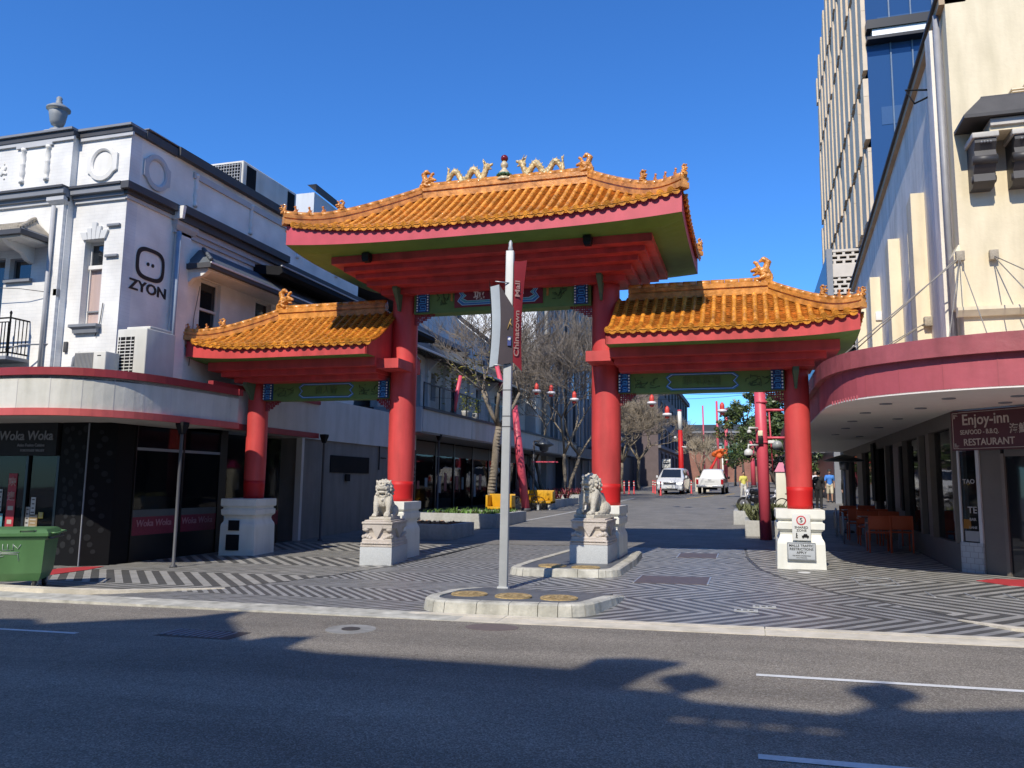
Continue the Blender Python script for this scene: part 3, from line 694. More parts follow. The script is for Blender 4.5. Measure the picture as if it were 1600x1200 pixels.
# ---- concave hipped roofs; s runs 0 (eave) .. 1 (ridge)
def prof(s):
    sp = lambda x: math.log(1+math.exp(9*x))/9
    return .22*s+.78*(sp(s-.2)-sp(-.2))/(sp(.8)-sp(-.2))
tiles = []          # (distance, matrix, roof part)
TR = .050; PER = .196
class Roof:
    def __init__(s, name, xl, xr, rl, rr, ly, ze, zr, up, hipL, hipR):
        """eave from xl to xr, ridge from rl to rr, half depth ly; a side without a hip is cut square"""
        s.xl, s.xr, s.rl, s.rr, s.ly, s.ze, s.zr, s.up, s.hipL, s.hipR = xl, xr, rl, rr, ly, ze, zr, up, hipL, hipR
        s.cx = (xl+xr)/2
        s.root = None; s.name = name
    def ends(s, q): return (s.xl+(s.rl-s.xl)*q if s.hipL else s.xl), (s.xr+(s.rr-s.xr)*q if s.hipR else s.xr)
    def zf(s, x, q):
        a, b = s.ends(q); u = 0
        if s.hipR and x > s.cx: u = max(u, (x-s.cx)/(b-s.cx))
        if s.hipL and x < s.cx: u = max(u, (s.cx-x)/(s.cx-a))
        u = min(u, 1)
        return s.ze+(s.zr-s.ze)*prof(q)+s.up*(u**3.2)*(1-q)**1.6
    def P(s, side, u, q):
        """side F/B: u = x; side L/R: u = y in -1..1 across"""
        if side in 'FB':
            return Vector((u, GY+(-1 if side == 'F' else 1)*s.ly*(1-q), s.zf(u, q)))
        a, b = s.ends(q); x = a if side == 'L' else b
        y = u*s.ly*(1-q); return Vector((x, GY+y, s.ze+(s.zr-s.ze)*prof(q)+s.up*(abs(u)**3.2)*(1-q)**1.6))
    def build(s):
        m = MB(); n = 12
        for side in 'FB':
            nu = 40
            vs = []
            for j in range(n+1):
                q = j/n; a, b = s.ends(q)
                for i in range(nu+1): vs.append(s.P(side, a+(b-a)*i/nu, q)-Vector((0, 0, .012)))
            fs = [(j*(nu+1)+i, j*(nu+1)+i+1, (j+1)*(nu+1)+i+1, (j+1)*(nu+1)+i) for j in range(n) for i in range(nu)]
            if side == 'B': fs = [f[::-1] for f in fs]
            m.add(vs, fs, True)
        for side in ('L' if s.hipL else '')+('R' if s.hipR else ''):
            vs = [s.P(side, -1+2*i/20, j/n)-Vector((0, 0, .012)) for j in range(n+1) for i in range(21)]
            fs = [(j*21+i, j*21+i+1, (j+1)*21+i+1, (j+1)*21+i) for j in range(n) for i in range(20)]
            if side == 'L': fs = [f[::-1] for f in fs]
            m.add(vs, fs, True)
        s.root = m.build(s.name, TILEJ, gate)
        return s.root
    def rows(s):
        SEG = .235; pan = MB()
        def row(side, fu, umax_q):
            """fu(q) gives point; go from eave up by arc length"""
            if umax_q < .04: return
            pts = []; N = 60
            for i in range(N+1): pts.append(fu(umax_q*i/N))
            acc = [0]
            for i in range(N): acc.append(acc[-1]+(pts[i+1]-pts[i]).length)
            L = acc[-1]; k = max(1, round(L/SEG)); sg = L/k
            def at(l):
                for i in range(N):
                    if acc[i+1] >= l: return pts[i].lerp(pts[i+1], (l-acc[i])/max(1e-6, acc[i+1]-acc[i]))
                return pts[-1]
            nrm_side = {'F': Vector((1, 0, 0)), 'B': Vector((-1, 0, 0)), 'R': Vector((0, 1, 0)), 'L': Vector((0, -1, 0))}[side]
            for j in range(k):
                a = at(j*sg); b = at((j+1)*sg+.0); d = (b-a).normalized(); sx = nrm_side; nz = sx.cross(d).normalized()
                M = Matrix(((sx.x, d.x, nz.x, a.x), (sx.y, d.y, nz.y, a.y), (sx.z, d.z, nz.z, a.z), (0, 0, 0, 1))) @ Matrix.Diagonal((1, sg/SEG, 1, 1))
                tiles.append(((a-Vector((0, 0, 1.6))).length if side in 'FR' else 99, M, s.root, 'cover_tile'))
                if j == 0: tiles.append(((a-Vector((0, 0, 1.6))).length-8 if side == 'F' else 99, M, s.root, 'eave_disc'))
            # stepped pan tiles in the trough beside the row
            if side in 'FR':
                st = .085; kk = int(L/st)
                for j in range(kk):
                    a = at(j*st); b = at(min(L, (j+1)*st+.01)); d = (b-a).normalized(); nz = nrm_side.cross(d).normalized()
                    w = PER-.075
                    for s0, s1 in ((0, .33), (.33, .67), (.67, 1)):
                        f = lambda t: -.018*math.sin(PI*t)
                        x0 = nrm_side*(.038+w*s0); x1 = nrm_side*(.038+w*s1)
                        p = [a+x0+nz*(.040+f(s0)), a+x1+nz*(.040+f(s1)), b+x1+nz*(.010+f(s1)), b+x0+nz*(.010+f(s0))]
                        q = [a+x0+nz*(.0+f(s0)), a+x1+nz*(.0+f(s1))]
                        pan.add(p+q, [(0, 1, 2, 3), (4, 5, 1, 0)])
        nF = int((s.xr-s.xl-.04)/PER); x0 = s.xl+((s.xr-s.xl)-nF*PER)/2
        for i in range(nF+1):
            x = x0+i*PER
            q = 1.
            if s.hipR and x > s.rr: q = (s.xr-x)/(s.xr-s.rr)
            if s.hipL and x < s.rl: q = min(q, (x-s.xl)/(s.rl-s.xl))
            for side in 'FB': row(side, lambda t, x=x, side=side: s.P(side, x, t), max(0, q-.02))
        nS = int(2*s.ly/PER)
        for side in ('L' if s.hipL else '')+('R' if s.hipR else ''):
            for i in range(nS+1):
                y = -s.ly+(2*s.ly-nS*PER)/2+i*PER; q = 1-abs(y)/s.ly
                def fu(t, y=y, side=side):
                    u = max(-1, min(1, y/(s.ly*(1-t)))) if t < .999 else 0
                    return s.P(side, u, t)
                row(side, fu, max(0, q-.03))
        if pan.v: pan.build('pan_tile', TILEJ, s.root, kind='stuff')
    def fascia(s, th, mt, sof, soft_in=.5):
        """painted board under the eave following its curve"""
        inn = .03; zb = lambda z: z-th
        m = MB(); N = 36
        def strip(A, B, C, D): m.add([A, B, C, D], [(0, 1, 2, 3)])
        xl, xr = s.xl+(inn if s.hipL else 0), s.xr-(inn if s.hipR else 0); yl = s.ly-inn
        loop = []
        for i in range(N+1): x = xl+(xr-xl)*i/N; loop.append((x, GY-yl, s.zf(x if not (i in (0, N)) else x, 0)))
        K = 16
        if s.hipR:
            for i in range(1, K): u = -1+2*i/K; loop.append((xr, GY+u*yl, s.ze+s.up*abs(u)**3.2))
        loop += [(x, GY+yl, s.zf(x, 0)) for x in [xr+(xl-xr)*i/N for i in range(N+1)]]
        if s.hipL:
            for i in range(1, K): u = 1-2*i/K; loop.append((xl, GY+u*yl, s.ze+s.up*abs(u)**3.2))
        n = len(loop); base = s.ze-th
        zb = [base+(z-s.ze)*.45 for x, y, z in loop]
        vs = [(x, y, zb[i]) for i, (x, y, z) in enumerate(loop)]+[(x, y, z-.02) for x, y, z in loop]
        m.add(vs, [(i, (i+1) % n, n+(i+1) % n, n+i) for i in range(n)], False)
        f = m.build('fascia_board', mt, s.root)
        # soffit: fan of quads from the fascia foot to an inner rectangle
        m = MB(); ix0, ix1 = s.xl+soft_in*(1 if s.hipL else 0), s.xr-soft_in*(1 if s.hipR else 0); iy = s.ly-soft_in
        inner = [(max(ix0, min(ix1, x)), max(GY-iy, min(GY+iy, y)), base+.0) for x, y, z in loop]
        vs = [(x, y, zb[i]+.004) for i, (x, y, z) in enumerate(loop)]+inner
        fs = [(i, n+i, n+(i+1) % n, (i+1) % n) for i in range(n)]+[tuple(range(2*n-1, n-1, -1))]
        m.add(vs, fs); m.build('soffit', sof, s.root)
    def ridge_line(s, pts, w, h, name):
        """layered ridge: wide base course, slimmer band, round cap; built along pts"""
        for (ww, a, b, nm) in ((w, -.03, h*.28, 'base'), (w*.62, h*.28, h*.42, 'fillet'), (w*.9, h*.42, h*.62, 'band'), (w*.6, h*.62, h*.74, 'neck')):
            m = MB(); n = len(pts); vs = []
            for i, p in enumerate(pts):
                d = (Vector(pts[min(i+1, n-1)])-Vector(pts[max(i-1, 0)])); d.z = 0; d.normalize(); q = Vector((-d.y, d.x, 0))*ww/2
                p = Vector(p); vs += [p-q+Vector((0, 0, a)), p+q+Vector((0, 0, a)), p+q+Vector((0, 0, b)), p-q+Vector((0, 0, b))]
            fs = [(i*4+k, i*4+4+k, i*4+4+(k+1) % 4, i*4+(k+1) % 4) for i in range(n-1) for k in range(4)]+[(0, 1, 2, 3), tuple((n-1)*4+k for k in (3, 2, 1, 0))]
            m.add(vs, fs); m.build(name+'_course', RIDGE, s.root)
        # cap tiles along the top
        L = 0
        for i in range(len(pts)-1):
            a = Vector(pts[i])+Vector((0, 0, h*.8)); b = Vector(pts[i+1])+Vector((0, 0, h*.8)); k = max(1, round((b-a).length/.26))
            for j in range(k):
                p = a.lerp(b, j/k); q = a.lerp(b, (j+1)/k-.012)
                MB().tube([p, q], [w*.33, w*.31], 10).build('ridge_cap_tile', RIDGE, s.root)

main = Roof('main_roof', GX-4.14, GX+4.14, GX-1.94, GX+1.94, 2.24, 6.72, 8.16, .26, True, True)
wl = Roof('wing_roof', GX-7.16, GX-2.56, GX-5.62, GX-2.56, 1.42, 4.56, 5.48, .22, True, False)
wr = Roof('wing_roof', GX+2.56, GX+7.16, GX+2.56, GX+5.62, 1.42, 4.56, 5.48, .22, False, True)
for r_, th in ((main, .30), (wl, .27), (wr, .27)):
    r_.build(); r_.rows(); r_.fascia(th, REDF if r_ is main else RED, GREEN, .45)
    if not (r_.hipL and r_.hipR):      # closing gable wall beside the main column
        xx = r_.xr if r_.hipL else r_.xl; sg = 1 if r_.hipL else -1
        pts = [(GY-r_.ly*(1-q), r_.zf(xx, q)-.02) for q in [i/12 for i in range(13)]]+[(GY+r_.ly*(1-q), r_.zf(xx, q)-.02) for q in [1-i/12 for i in range(1, 13)]]
        pts = [(GY-r_.ly, r_.ze-.27)]+pts+[(GY+r_.ly, r_.ze-.27)]
        xx2 = xx+sg*.005; m = MB(); xo = xx2-.03*sg
        for (ya, za), (yb, zb_) in zip(pts[1:-2], pts[2:-1]):
            for X_ in (xx2, xo): m.add([(X_, ya, r_.ze-.27), (X_, yb, r_.ze-.27), (X_, yb, zb_), (X_, ya, za)], [(0, 1, 2, 3) if (X_ == xx2) == (sg > 0) else (3, 2, 1, 0)])
        m.build('end_wall', RED, r_.root)

        # one more row of cover tiles edging the cut
def hip(r_, sx, sy, w, h, name='hip_ridge', qmax=.97):
    pts = []
    for i in range(13):
        q = qmax*(1-i/12); a, b = r_.ends(q); x = b if sx > 0 else a
        pts.append((x, GY+sy*r_.ly*(1-q), r_.zf(x, q)+.01))
    e = Vector(pts[-1])-Vector(pts[-2]); pts.append(tuple(Vector(pts[-1])+e.normalized()*.04+Vector((0, 0, .01))))
    r_.ridge_line(pts, w, h, name); return pts
main.ridge_line([(GX-1.94+3.88*i/8, GY, 8.13) for i in range(9)], .26, .37, 'ridge')
wl.ridge_line([(GX-5.62+(3.06-.25)*i/5, GY, 5.46) for i in range(6)], .22, .33, 'ridge')
wr.ridge_line([(GX+2.56+.25+(3.06-.25)*i/5, GY, 5.46) for i in range(6)], .22, .33, 'ridge')
HP = {}
for sx in (-1, 1):
    for sy in (-1, 1): HP['m', sx, sy] = hip(main, sx, sy, .22, .27)
for sy in (-1, 1): HP['l', -1, sy] = hip(wl, -1, sy, .18, .24); HP['r', 1, sy] = hip(wr, 1, sy, .18, .24)

# tiles: shared meshes
def tile_mesh():
    m = MB(); seg = 8; L = .235
    vs = []
    for y, r in ((0, TR), (L*.9, TR*.9), (L+.012, TR*.86)):
        for k in range(seg+1):
            t = PI*k/seg; vs.append((r*math.cos(t), y, r*math.sin(t)*1.05+.012))
    fs = [(i*(seg+1)+k, (i+1)*(seg+1)+k, (i+1)*(seg+1)+k+1, i*(seg+1)+k+1) for i in range(2) for k in range(seg)]
    m.add(vs, [f[::-1] for f in fs], True)
    m.add([(TR*math.cos(PI*k/seg), 0, TR*math.sin(PI*k/seg)*1.05+.012) for k in range(seg+1)], [tuple(range(seg+1))[::-1]])
    m.tube([(0, -.003, .010), (0, .018, .010)], [TR*1.03, TR*1.05], 10)
    return m
def disc_mesh():
    m = MB(); m.tube([(0, -.045, .010), (0, -.04, .010), (0, -.015, .010), (0, .0, .010)], [TR*1.26, TR*1.32, TR*1.32, TR*1.06], 16, smooth=False)
    m.tube([(0, -.052, .010), (0, -.045, .010)], [TR*.7, TR*.8], 10, smooth=False)
    # drip tile beside it
    x = PER/2
    n = 7; fan = [(x+.078*math.cos(PI+PI*k/n), -.052-.018*math.sin(PI*k/n), .006+.082*math.sin(PI+PI*k/n)) for k in range(n+1)]
    m.add(fan+[(a, b+.012, c) for a, b, c in fan], [tuple(range(n+1)), tuple(range(2*n+1, n, -1))]+[(k, n+1+k, n+2+k, k+1) for k in range(n)])
    m.tube([(x-.07, -.056, .006), (x, -.06, -.004), (x+.07, -.056, .006)], .011, 5)
    m.add([(x-.07, -.05, .006), (x+.07, -.05, .006), (x+.06, .05, .004), (x-.06, .05, .004)], [(0, 1, 2, 3)])
    return m
TM, DM = tile_mesh(), disc_mesh()
tme, dme = TM.mesh('cover_tile', TILE), DM.mesh('eave_tile', TILE)
tiles.sort(key=lambda q: q[0])
cnt = {'cover_tile': 0, 'eave_disc': 0}; rest = {}
for d, M, rt_, kd in tiles:
    cnt[kd] += 1
    if d < 90 and cnt[kd] <= (300 if kd == 'cover_tile' else 110):
        instw(tme if kd == 'cover_tile' else dme, 'cover_tile' if kd == 'cover_tile' else 'eave_tile', rt_, M)
    else:
        mb = rest.setdefault(rt_.name, (rt_, MB()))[1]; src = TM if kd == 'cover_tile' else DM
        n = len(mb.v); mb.v += [tuple(M @ Vector(v)) for v in src.v]; mb.f += [tuple(i+n for i in f) for f in src.f]; mb.sm += src.sm; mb.mi += src.mi
for rt_, mb in rest.values(): mb.build('cover_tile', TILE, rt_, kind='stuff')

# ---- red stepped beams under the eaves
def tiers(roof, lst, mt, x_in=None):
    for (xa, xb, yh, z0, z1) in lst:
        MB().box(xa, xb, GY-yh, GY+yh, z0, z1).build('stepped_beam', mt, roof)
tiers(main.root, [(GX-3.43, GX+3.48, 1.5, 6.26, 6.44), (GX-3.26, GX+3.31, 1.25, 6.15, 6.26), (GX-3.10, GX+3.14, 1.0, 6.05, 6.15), (GX-2.95, GX+2.97, .75, 5.93, 6.05)], RED)
MB().box(GX-2.75, GX+2.78, GY-.42, GY+.42, 5.80, 5.93).build('stepped_beam', RED, main.root)
for sg, rf in ((-1, wl), (1, wr)):
    def T(a, b, yh, z0, z1): x0, x1 = GX+sg*a, GX+sg*b; tiers(rf.root, [(min(x0, x1), max(x0, x1), yh, z0, z1)], RED)
    T(2.56, 6.82, 1.0, 4.10, 4.29); T(2.62, 6.6, .8, 3.98, 4.10); T(2.68, 6.4, .58, 3.87, 3.98)
    x0, x1 = GX+sg*2.06, GX+sg*2.58
    MB().box(min(x0, x1), max(x0, x1), GY-.88, GY+.3, 4.05, 4.26).build('beam_end', RED, gate)

# ---- beams between the columns with painted work
KEYC = [CYAN]
def key_block(x0, x1, z0, z1, par):
    w = x1-x0; y = GY-.19
    b = MB().box(x0, x1, y-.03, y+.38, z0, z1).build('key_pattern_block', NAVY, par)
    # meander
    m = MB(); t = .016; h = z1-z0; n = max(2, int(round(h/(w*.62)))); s = h/n; xa, xb = x0+w*.22, x1-w*.22
    for k in range(n):
        za = z0+k*s+.02; zb = z0+(k+1)*s-.02; yy = y-.034
        for a, b_, c, d in ((xa, xb, za, za+t), (xb-t, xb, za, zb), (xa+t*2, xb, zb-t, zb), (xa+t*2, xa+t*3, za+(zb-za)*.35, zb), (xa+t*2, xb-t*2.2, za+(zb-za)*.35, za+(zb-za)*.35+t), (xa, xa+t, za-.035 if k else za, za+t)):
            m.box(a, b_, yy-.006, yy, c, d)
    m.build('meander', mat('mid_blue_paint', (.08, .36, .75), .5), b)
    m = MB(); k = 0; step = .062
    while z0+.02+k*step < z1-.02:
        for xx in (x0+w*.08, x1-w*.08): m.ball((xx, y-.035, z0+.035+k*step), .019, 8, 5, (1, .4, 1))
        k += 1
    m.build('bead_row', mat('bead_white', (.8, .9, .85), .5), b)
def zig(cx, hw, z0, z1, y, inset, t, mt, par, notch=.09):
    """outline band of a long hexagonal-notched cartouche"""
    def loop(e):
        a, b = z0+e, z1-e; m_ = (a+b)/2; h = b-a; X = hw-e*1.25; o = []
        n = notch
        right = [(cx+X-n, a), (cx+X, a+h*.22), (cx+X-n*.75, m_), (cx+X, b-h*.22), (cx+X-n, b)]
        left = [(2*cx-p[0], p[1]) for p in right[::-1]]
        return right+left
    A, B = loop(inset), loop(inset+t); n = len(A)
    m = MB(); vs = [(p[0], y, p[1]) for p in A+B]+[(p[0], y+.008, p[1]) for p in A+B]
    fs = []
    for i in range(n):
        j = (i+1) % n
        fs += [(i, j, n+j, n+i), (2*n+i, 2*n+j, j, i)[::1], (n+i, n+j, 3*n+j, 3*n+i)]
    m.add(vs, fs)
    return m.build('cartouche_line', mt, par)
def carve(cx, cz, w, h, y, par, seed, mt):
    r = random.Random(seed); m = MB()
    for k in range(16):
        x = cx+r.uniform(-w/2, w/2); z = cz+r.uniform(-h/2, h/2); pts = [(x, y, z)]; a = r.uniform(0, 6.28)
        for j in range(5): a += r.uniform(-.9, .9); x += math.cos(a)*w*.07; z += math.sin(a)*h*.09; x = max(cx-w/2, min(cx+w/2, x)); z = max(cz-h/2, min(cz+h/2, z)); pts.append((x, y, z))
        m.tube(pts, .009, 5)
    return m.build('carved_relief', mt, par)
GREENC = mat('green_carving', (.055, .10, .035), .6, .2)
GREENK = mat('pale_green_carving', (.10, .17, .06), .6, .2)
beam = MB().box(-7.24, -3.17, GY-.18, GY+.18, 5.37, 6.09).build('painted_beam', GREENP, gate)
MB().box(-7.24, -3.17, GY-.185, GY+.185, 5.93-.08, 5.93).build('beam_moulding', GREENK, beam)
key_block(-7.17, -6.87, 5.40, 6.07, beam); key_block(-3.53, -3.23, 5.40, 6.07, beam)
plq = MB().bev(-6.26, -4.22, GY-.205, GY-.185, 5.46, 5.99, .01).build('name_board', MAROON, beam)
for ins, t, mt in ((.035, .012, CYAN), (.05, .028, BLUE), (.082, .012, CYAN), (.097, .026, TEAL), (.127, .012, CYAN)):
    zig(-5.24, .99, 5.47, 5.98, GY-.213, ins, t, mt, beam, .11)
for ch, x in (('城', -5.68), ('國', -5.22), ('中', -4.76)):
    letter(ch, .27, (x, GY-.212, 5.725), mat('faded_white_lettering', (.75, .68, .62), .6), beam, name='character')
for x in (-6.55, -3.86):
    carve(x, 5.72, .28 if x < -5 else .32, .34, GY-.19, beam, int(x*10), GREENC)
for x in (-6.33, -4.12):
    MB().bev(x-.025, x+.025, GY-.2, GY-.185, 5.62, 5.86, .008).build('gilt_plaquette', mat('gilt_orange', (.42, .2, .04), .5, .3, 30), beam)
for sg in (-1, 1):
    x0, x1 = sorted((GX+sg*2.60, GX+sg*5.87))
    bm_ = MB().box(x0, x1, GY-.15, GY+.15, 3.47, 3.88).build('painted_beam', GREENP, gate)
    key_block(x0+.02, x0+.25, 3.48, 3.87, bm_); key_block(x1-.25, x1-.02, 3.48, 3.87, bm_)
    cx = (x0+x1)/2+(.06 if sg > 0 else .02)
    for ins, t, mt in ((.0, .018, BLUE), (.018, .012, CYAN), (.03, .012, NAVY)):
        zig(cx, .72, 3.51, 3.85, GY-.16, ins, t, mt, bm_, .10)
    letter('唐人街' if sg < 0 else '華埠商場', .19, (cx, GY-.156, 3.68), GREENK, bm_, name='character')
    for dx in (-1.1, 1.1): carve(cx+dx, 3.68, .5, .22, GY-.155, bm_, int(sg*7+dx*10), GREENC)
# stepped lattice brackets
def lattice(xc, sg, ztop, w, h, y, par):
    m = MB(); c = .048; t = .011; nx = int(w/c); nz = int(h/c)
    keep = lambda i, j: j < nz*(1-i/nx)+.6 and (j < max(1, nz-int(i*nz/nx*1.0)))
    for i in range(nx):
        for j in range(nz):
            if not keep(i, j): continue
            x0 = xc+sg*i*c; x1 = xc+sg*(i+1)*c; z1 = ztop-j*c; z0 = z1-c; a, b = min(x0, x1), max(x0, x1)
            m.box(a, b, y-.015, y+.015, z0, z0+t); m.box(a, b, y-.015, y+.015, z1-t, z1)
            m.box(a, a+t, y-.014, y+.014, z0, z1); m.box(b-t, b, y-.014, y+.014, z0, z1)
            if (i+j) % 3 == 0: m.box((a+b)/2-t/2, (a+b)/2+t/2, y-.013, y+.013, z0, z1)
    m.build('lattice_bracket', RED_D, par)
lattice(-7.25, 1, 5.37, .52, .24, GY-.08, gate); lattice(-3.16, -1, 5.37, .52, .24, GY-.08, gate)
for sg in (-1, 1):
    lattice(GX+sg*2.62, sg, 3.47, .38, .24, GY-.05, gate); lattice(GX+sg*5.86, -sg, 3.47, .42, .28, GY-.05, gate)
# tapering green corbels on the column fronts
for x, z0, z1, r in ((-7.53, 5.42, 6.0, .29), (-2.92, 5.42, 6.0, .29), (-11.31, 3.48, 3.92, .235), (.87, 3.48, 3.92, .235)):
    MB().rings([(x-.022, x+.022, GY-r-.10, GY-r+.05, z0), (x-.03, x+.03, GY-r-.14, GY-r+.05, z0+(z1-z0)*.25), (x-.055, x+.055, GY-r-.34, GY-r+.05, z1-.12), (x-.055, x+.055, GY-r-.34, GY-r+.05, z1)]).build('corbel', mat('dull_green_corbel', (.08, .13, .07), .6), gate)
for x in (-7.72, -2.95):
    MB().rings([(x-.06, x+.06, 14.52, 14.66, 6.22), (x-.08, x+.08, 14.5, 14.68, 6.28), (x-.08, x+.08, 14.5, 14.68, 6.40)]).build('spotlight', BLACK, gate)

# ---- ridge beasts, dragons, finial
def beast_mb(s=1.):
    """upright fish-tailed ridge beast, facing +x, about .38 high"""
    m = MB()
    limb(m, (-.05, 0, .0), (.02, 0, .14), .085, .075); limb(m, (.02, 0, .14), (.10, 0, .16), .07, .05)      # body, head
    limb(m, (.10, 0, .19), (.17, 0, .15), .035, .03); limb(m, (.09, 0, .10), (.15, 0, .07), .03, .022)           # jaws
    limb(m, (-.02, 0, .17), (-.06, 0, .30), .055, .045); limb(m, (-.06, 0, .30), (.0, 0, .37), .05, .045); limb(m, (.0, 0, .37), (.045, 0, .33), .045, .03)   # curled tail
    limb(m, (.07, 0, .20), (.11, 0, .30), .03, .028); limb(m, (.11, 0, .30), (.13, 0, .31), .03, .03)
    for a in range(5): m.ball((-.1+.02*a, .0, .05+.05*a), .035, 7, 5)
    for sy in (-1, 1):
        m.ball((.08, sy*.05, .19), .022, 7, 5); limb(m, (-.02, sy*.06, .03), (.06, sy*.07, -.02), .035, .03)
        m.ball((-.03, sy*.07, .1), .03, 7, 5); m.ball((.02, sy*.07, .06), .028, 7, 5); m.ball((-.07, sy*.06, .02), .03, 7, 5)
    m.box(-.12, .12, -.06, .06, -.12, .01)
    m.v = [(x*1.25, y*1.35, z) for x, y, z in m.v]; o = sculpt(m, .012, 0, .010, 34); return o
BT = beast_mb(); bt_me = BT.mesh('ridge_beast', RIDGE)
def small_mb():
    m = MB(); limb(m, (-.02, 0, 0), (0, 0, .08), .028, .022); m.ball((.005, 0, .115), .027, 7, 6); limb(m, (.02, 0, .03), (.03, 0, .0), .014, .012)
    limb(m, (.0, .0, .1), (.035, 0, .105), .015, .01); limb(m, (-.03, 0, .02), (-.055, 0, .07), .014, .01); m.box(-.05, .045, -.022, .022, -.05, .01)
    return sculpt(m, .008, 0)
SMM = small_mb(); sm_me = SMM.mesh('roof_figure', mat('reddish_glaze', (.50, .17, .035), .25, .3, 20))
def atM(p, ang, s, tilt=0): return Matrix.Translation(p) @ Matrix.Rotation(ang, 4, 'Z') @ Matrix.Rotation(tilt, 4, 'Y') @ Matrix.Scale(s, 4)
for sg in (-1, 1):
    instw(bt_me, 'ridge_beast', main.root, atM((GX+sg*1.9, GY, 8.42), 0 if sg < 0 else PI, 1.0))
instw(bt_me, 'ridge_beast', wl.root, atM((GX-5.55, GY, 5.77), 0, 1.08)); instw(bt_me, 'ridge_beast', wr.root, atM((GX+5.55, GY, 5.77), PI, 1.08))
for (rk, sx, sy), pts in HP.items():
    rf = {'m': main, 'l': wl, 'r': wr}[rk]; hh = .25 if rk == 'm' else .22
    ang = math.atan2(pts[-1][1]-pts[-3][1], pts[-1][0]-pts[-3][0])
    n = len(pts)
    def on(t):
        i = min(int(t*(n-1)), n-2); f = t*(n-1)-i; return Vector(pts[i]).lerp(Vector(pts[i+1]), f)+Vector((0, 0, hh))
    instw(bt_me, 'ridge_beast', rf.root, atM(on(.56)+Vector((0, 0, .03)), ang, .56 if rk == 'm' else .46))
    for t in ((.68, .77, .86) if rk == 'm' else (.72, .81, .9)): instw(sm_me, 'roof_figure', rf.root, atM(on(t)+Vector((0, 0, .03)), ang, 1.0 if rk == 'm' else .8))
    instw(bt_me, 'ridge_beast', rf.root, atM(on(.985)+Vector((0, 0, .0)), ang, .42 if rk == 'm' else .32))
# pearl finial
CER = mat('cream_ceramic', (.55, .45, .28), .35, .3, 25); CERG = mat('green_ceramic', (.04, .12, .06), .3, .3, 20)
fin = MB(); fz = 8.38
fin.lathe([(.16, fz), (.17, fz+.03), (.14, fz+.07), (.12, fz+.09)], (GX, GY), 16).build('finial_base', CER, main.root)
m = MB()
for a in range(9): t = a*2*PI/9; m.ball((GX+.13*math.cos(t), GY+.13*math.sin(t), fz+.13), .055, 8, 6, (1, 1, .7))
m.build('finial_lotus', CERG, main.root)
MB().lathe([(.13, fz+.13), (.12, fz+.2), (.06, fz+.27), (.05, fz+.3), (.085, fz+.34), (.085, fz+.4), (.05, fz+.44), (.05, fz+.46)], (GX, GY), 16).build('finial_stem', CER, main.root)
MB().ball((GX, GY, fz+.53), .085, 16, 10).build('finial_pearl', mat('maroon_glass_ball', (.16, .01, .015), .15, .1), main.root)
def dragon_mb():
    """undulating dragon 1.05 long, head toward +x"""
    m = MB(); pts = []; rr = []
    N = 44
    for i in range(N+1):
        t = i/N; x = -.46+.84*t; z = .075+.085*math.sin(t*PI*4.1-.9)+.02
        if t > .9: z += (t-.9)*1.3
        pts.append((x, 0, z)); rr.append(.028+.030*math.sin(min(1, t*1.15+.18)*PI*.62))
    m.tube(pts, rr, 9)
    for i in range(2, N-1, 2): p = pts[i]; d = Vector(pts[i+1])-Vector(pts[i-1]); d.normalize(); up_ = Vector((-d.z, 0, d.x)); q = Vector(p)+up_*(rr[i]+.0); m.tube([q-up_*.01, q+up_*.035-d*.01], [.012, .003], 5)
    hx, hz = pts[-1][0], pts[-1][2]
    limb(m, (hx-.02, 0, hz), (hx+.05, 0, hz+.035), .05, .042); limb(m, (hx+.06, 0, hz+.04), (hx+.13, 0, hz+.06), .028, .02); limb(m, (hx+.05, 0, hz-.0), (hx+.11, 0, hz-.01), .018, .014)
    for sy in (-1, 1):
        limb(m, (hx+.0, sy*.025, hz+.07), (hx-.05, sy*.05, hz+.13), .014, .008); m.ball((hx+.04, sy*.03, hz+.06), .018, 6, 5)
        for x0 in (-.2, .22): limb(m, (x0, sy*.03, .07), (x0+.05, sy*.05, .0), .022, .016)
    for k in range(5): m.tube([(hx+.02, 0, hz+.05), (hx-.05-.01*k, 0, hz+.02+.03*k)], [.018, .006], 5)
    # tail flame
    limb(m, (-.46, 0, .06), (-.44, 0, .2), .03, .02); m.ball((-.44, 0, .22), .03, 6, 5); limb(m, (-.44, 0, .2), (-.47, 0, .27), .016, .006)
    m.box(-.5, .44, -.03, .03, -.03, .012)
    return sculpt(m, .0095, 0, .006, 40)
DR = dragon_mb(); DR.v = [(x, y*1.2, z*1.38) for x, y, z in DR.v]; dr_me = DR.mesh('dragon', mat('dragon_ceramic', (.24, .19, .06), .4, .7, 18, col2=(.55, .40, .18)))
fr = {}
for sg in (-1, 1): instw(dr_me, 'dragon', main.root, atM((GX+sg*-.83 if False else GX-sg*.86, GY, 8.44), 0 if sg > 0 else PI, 1.12))

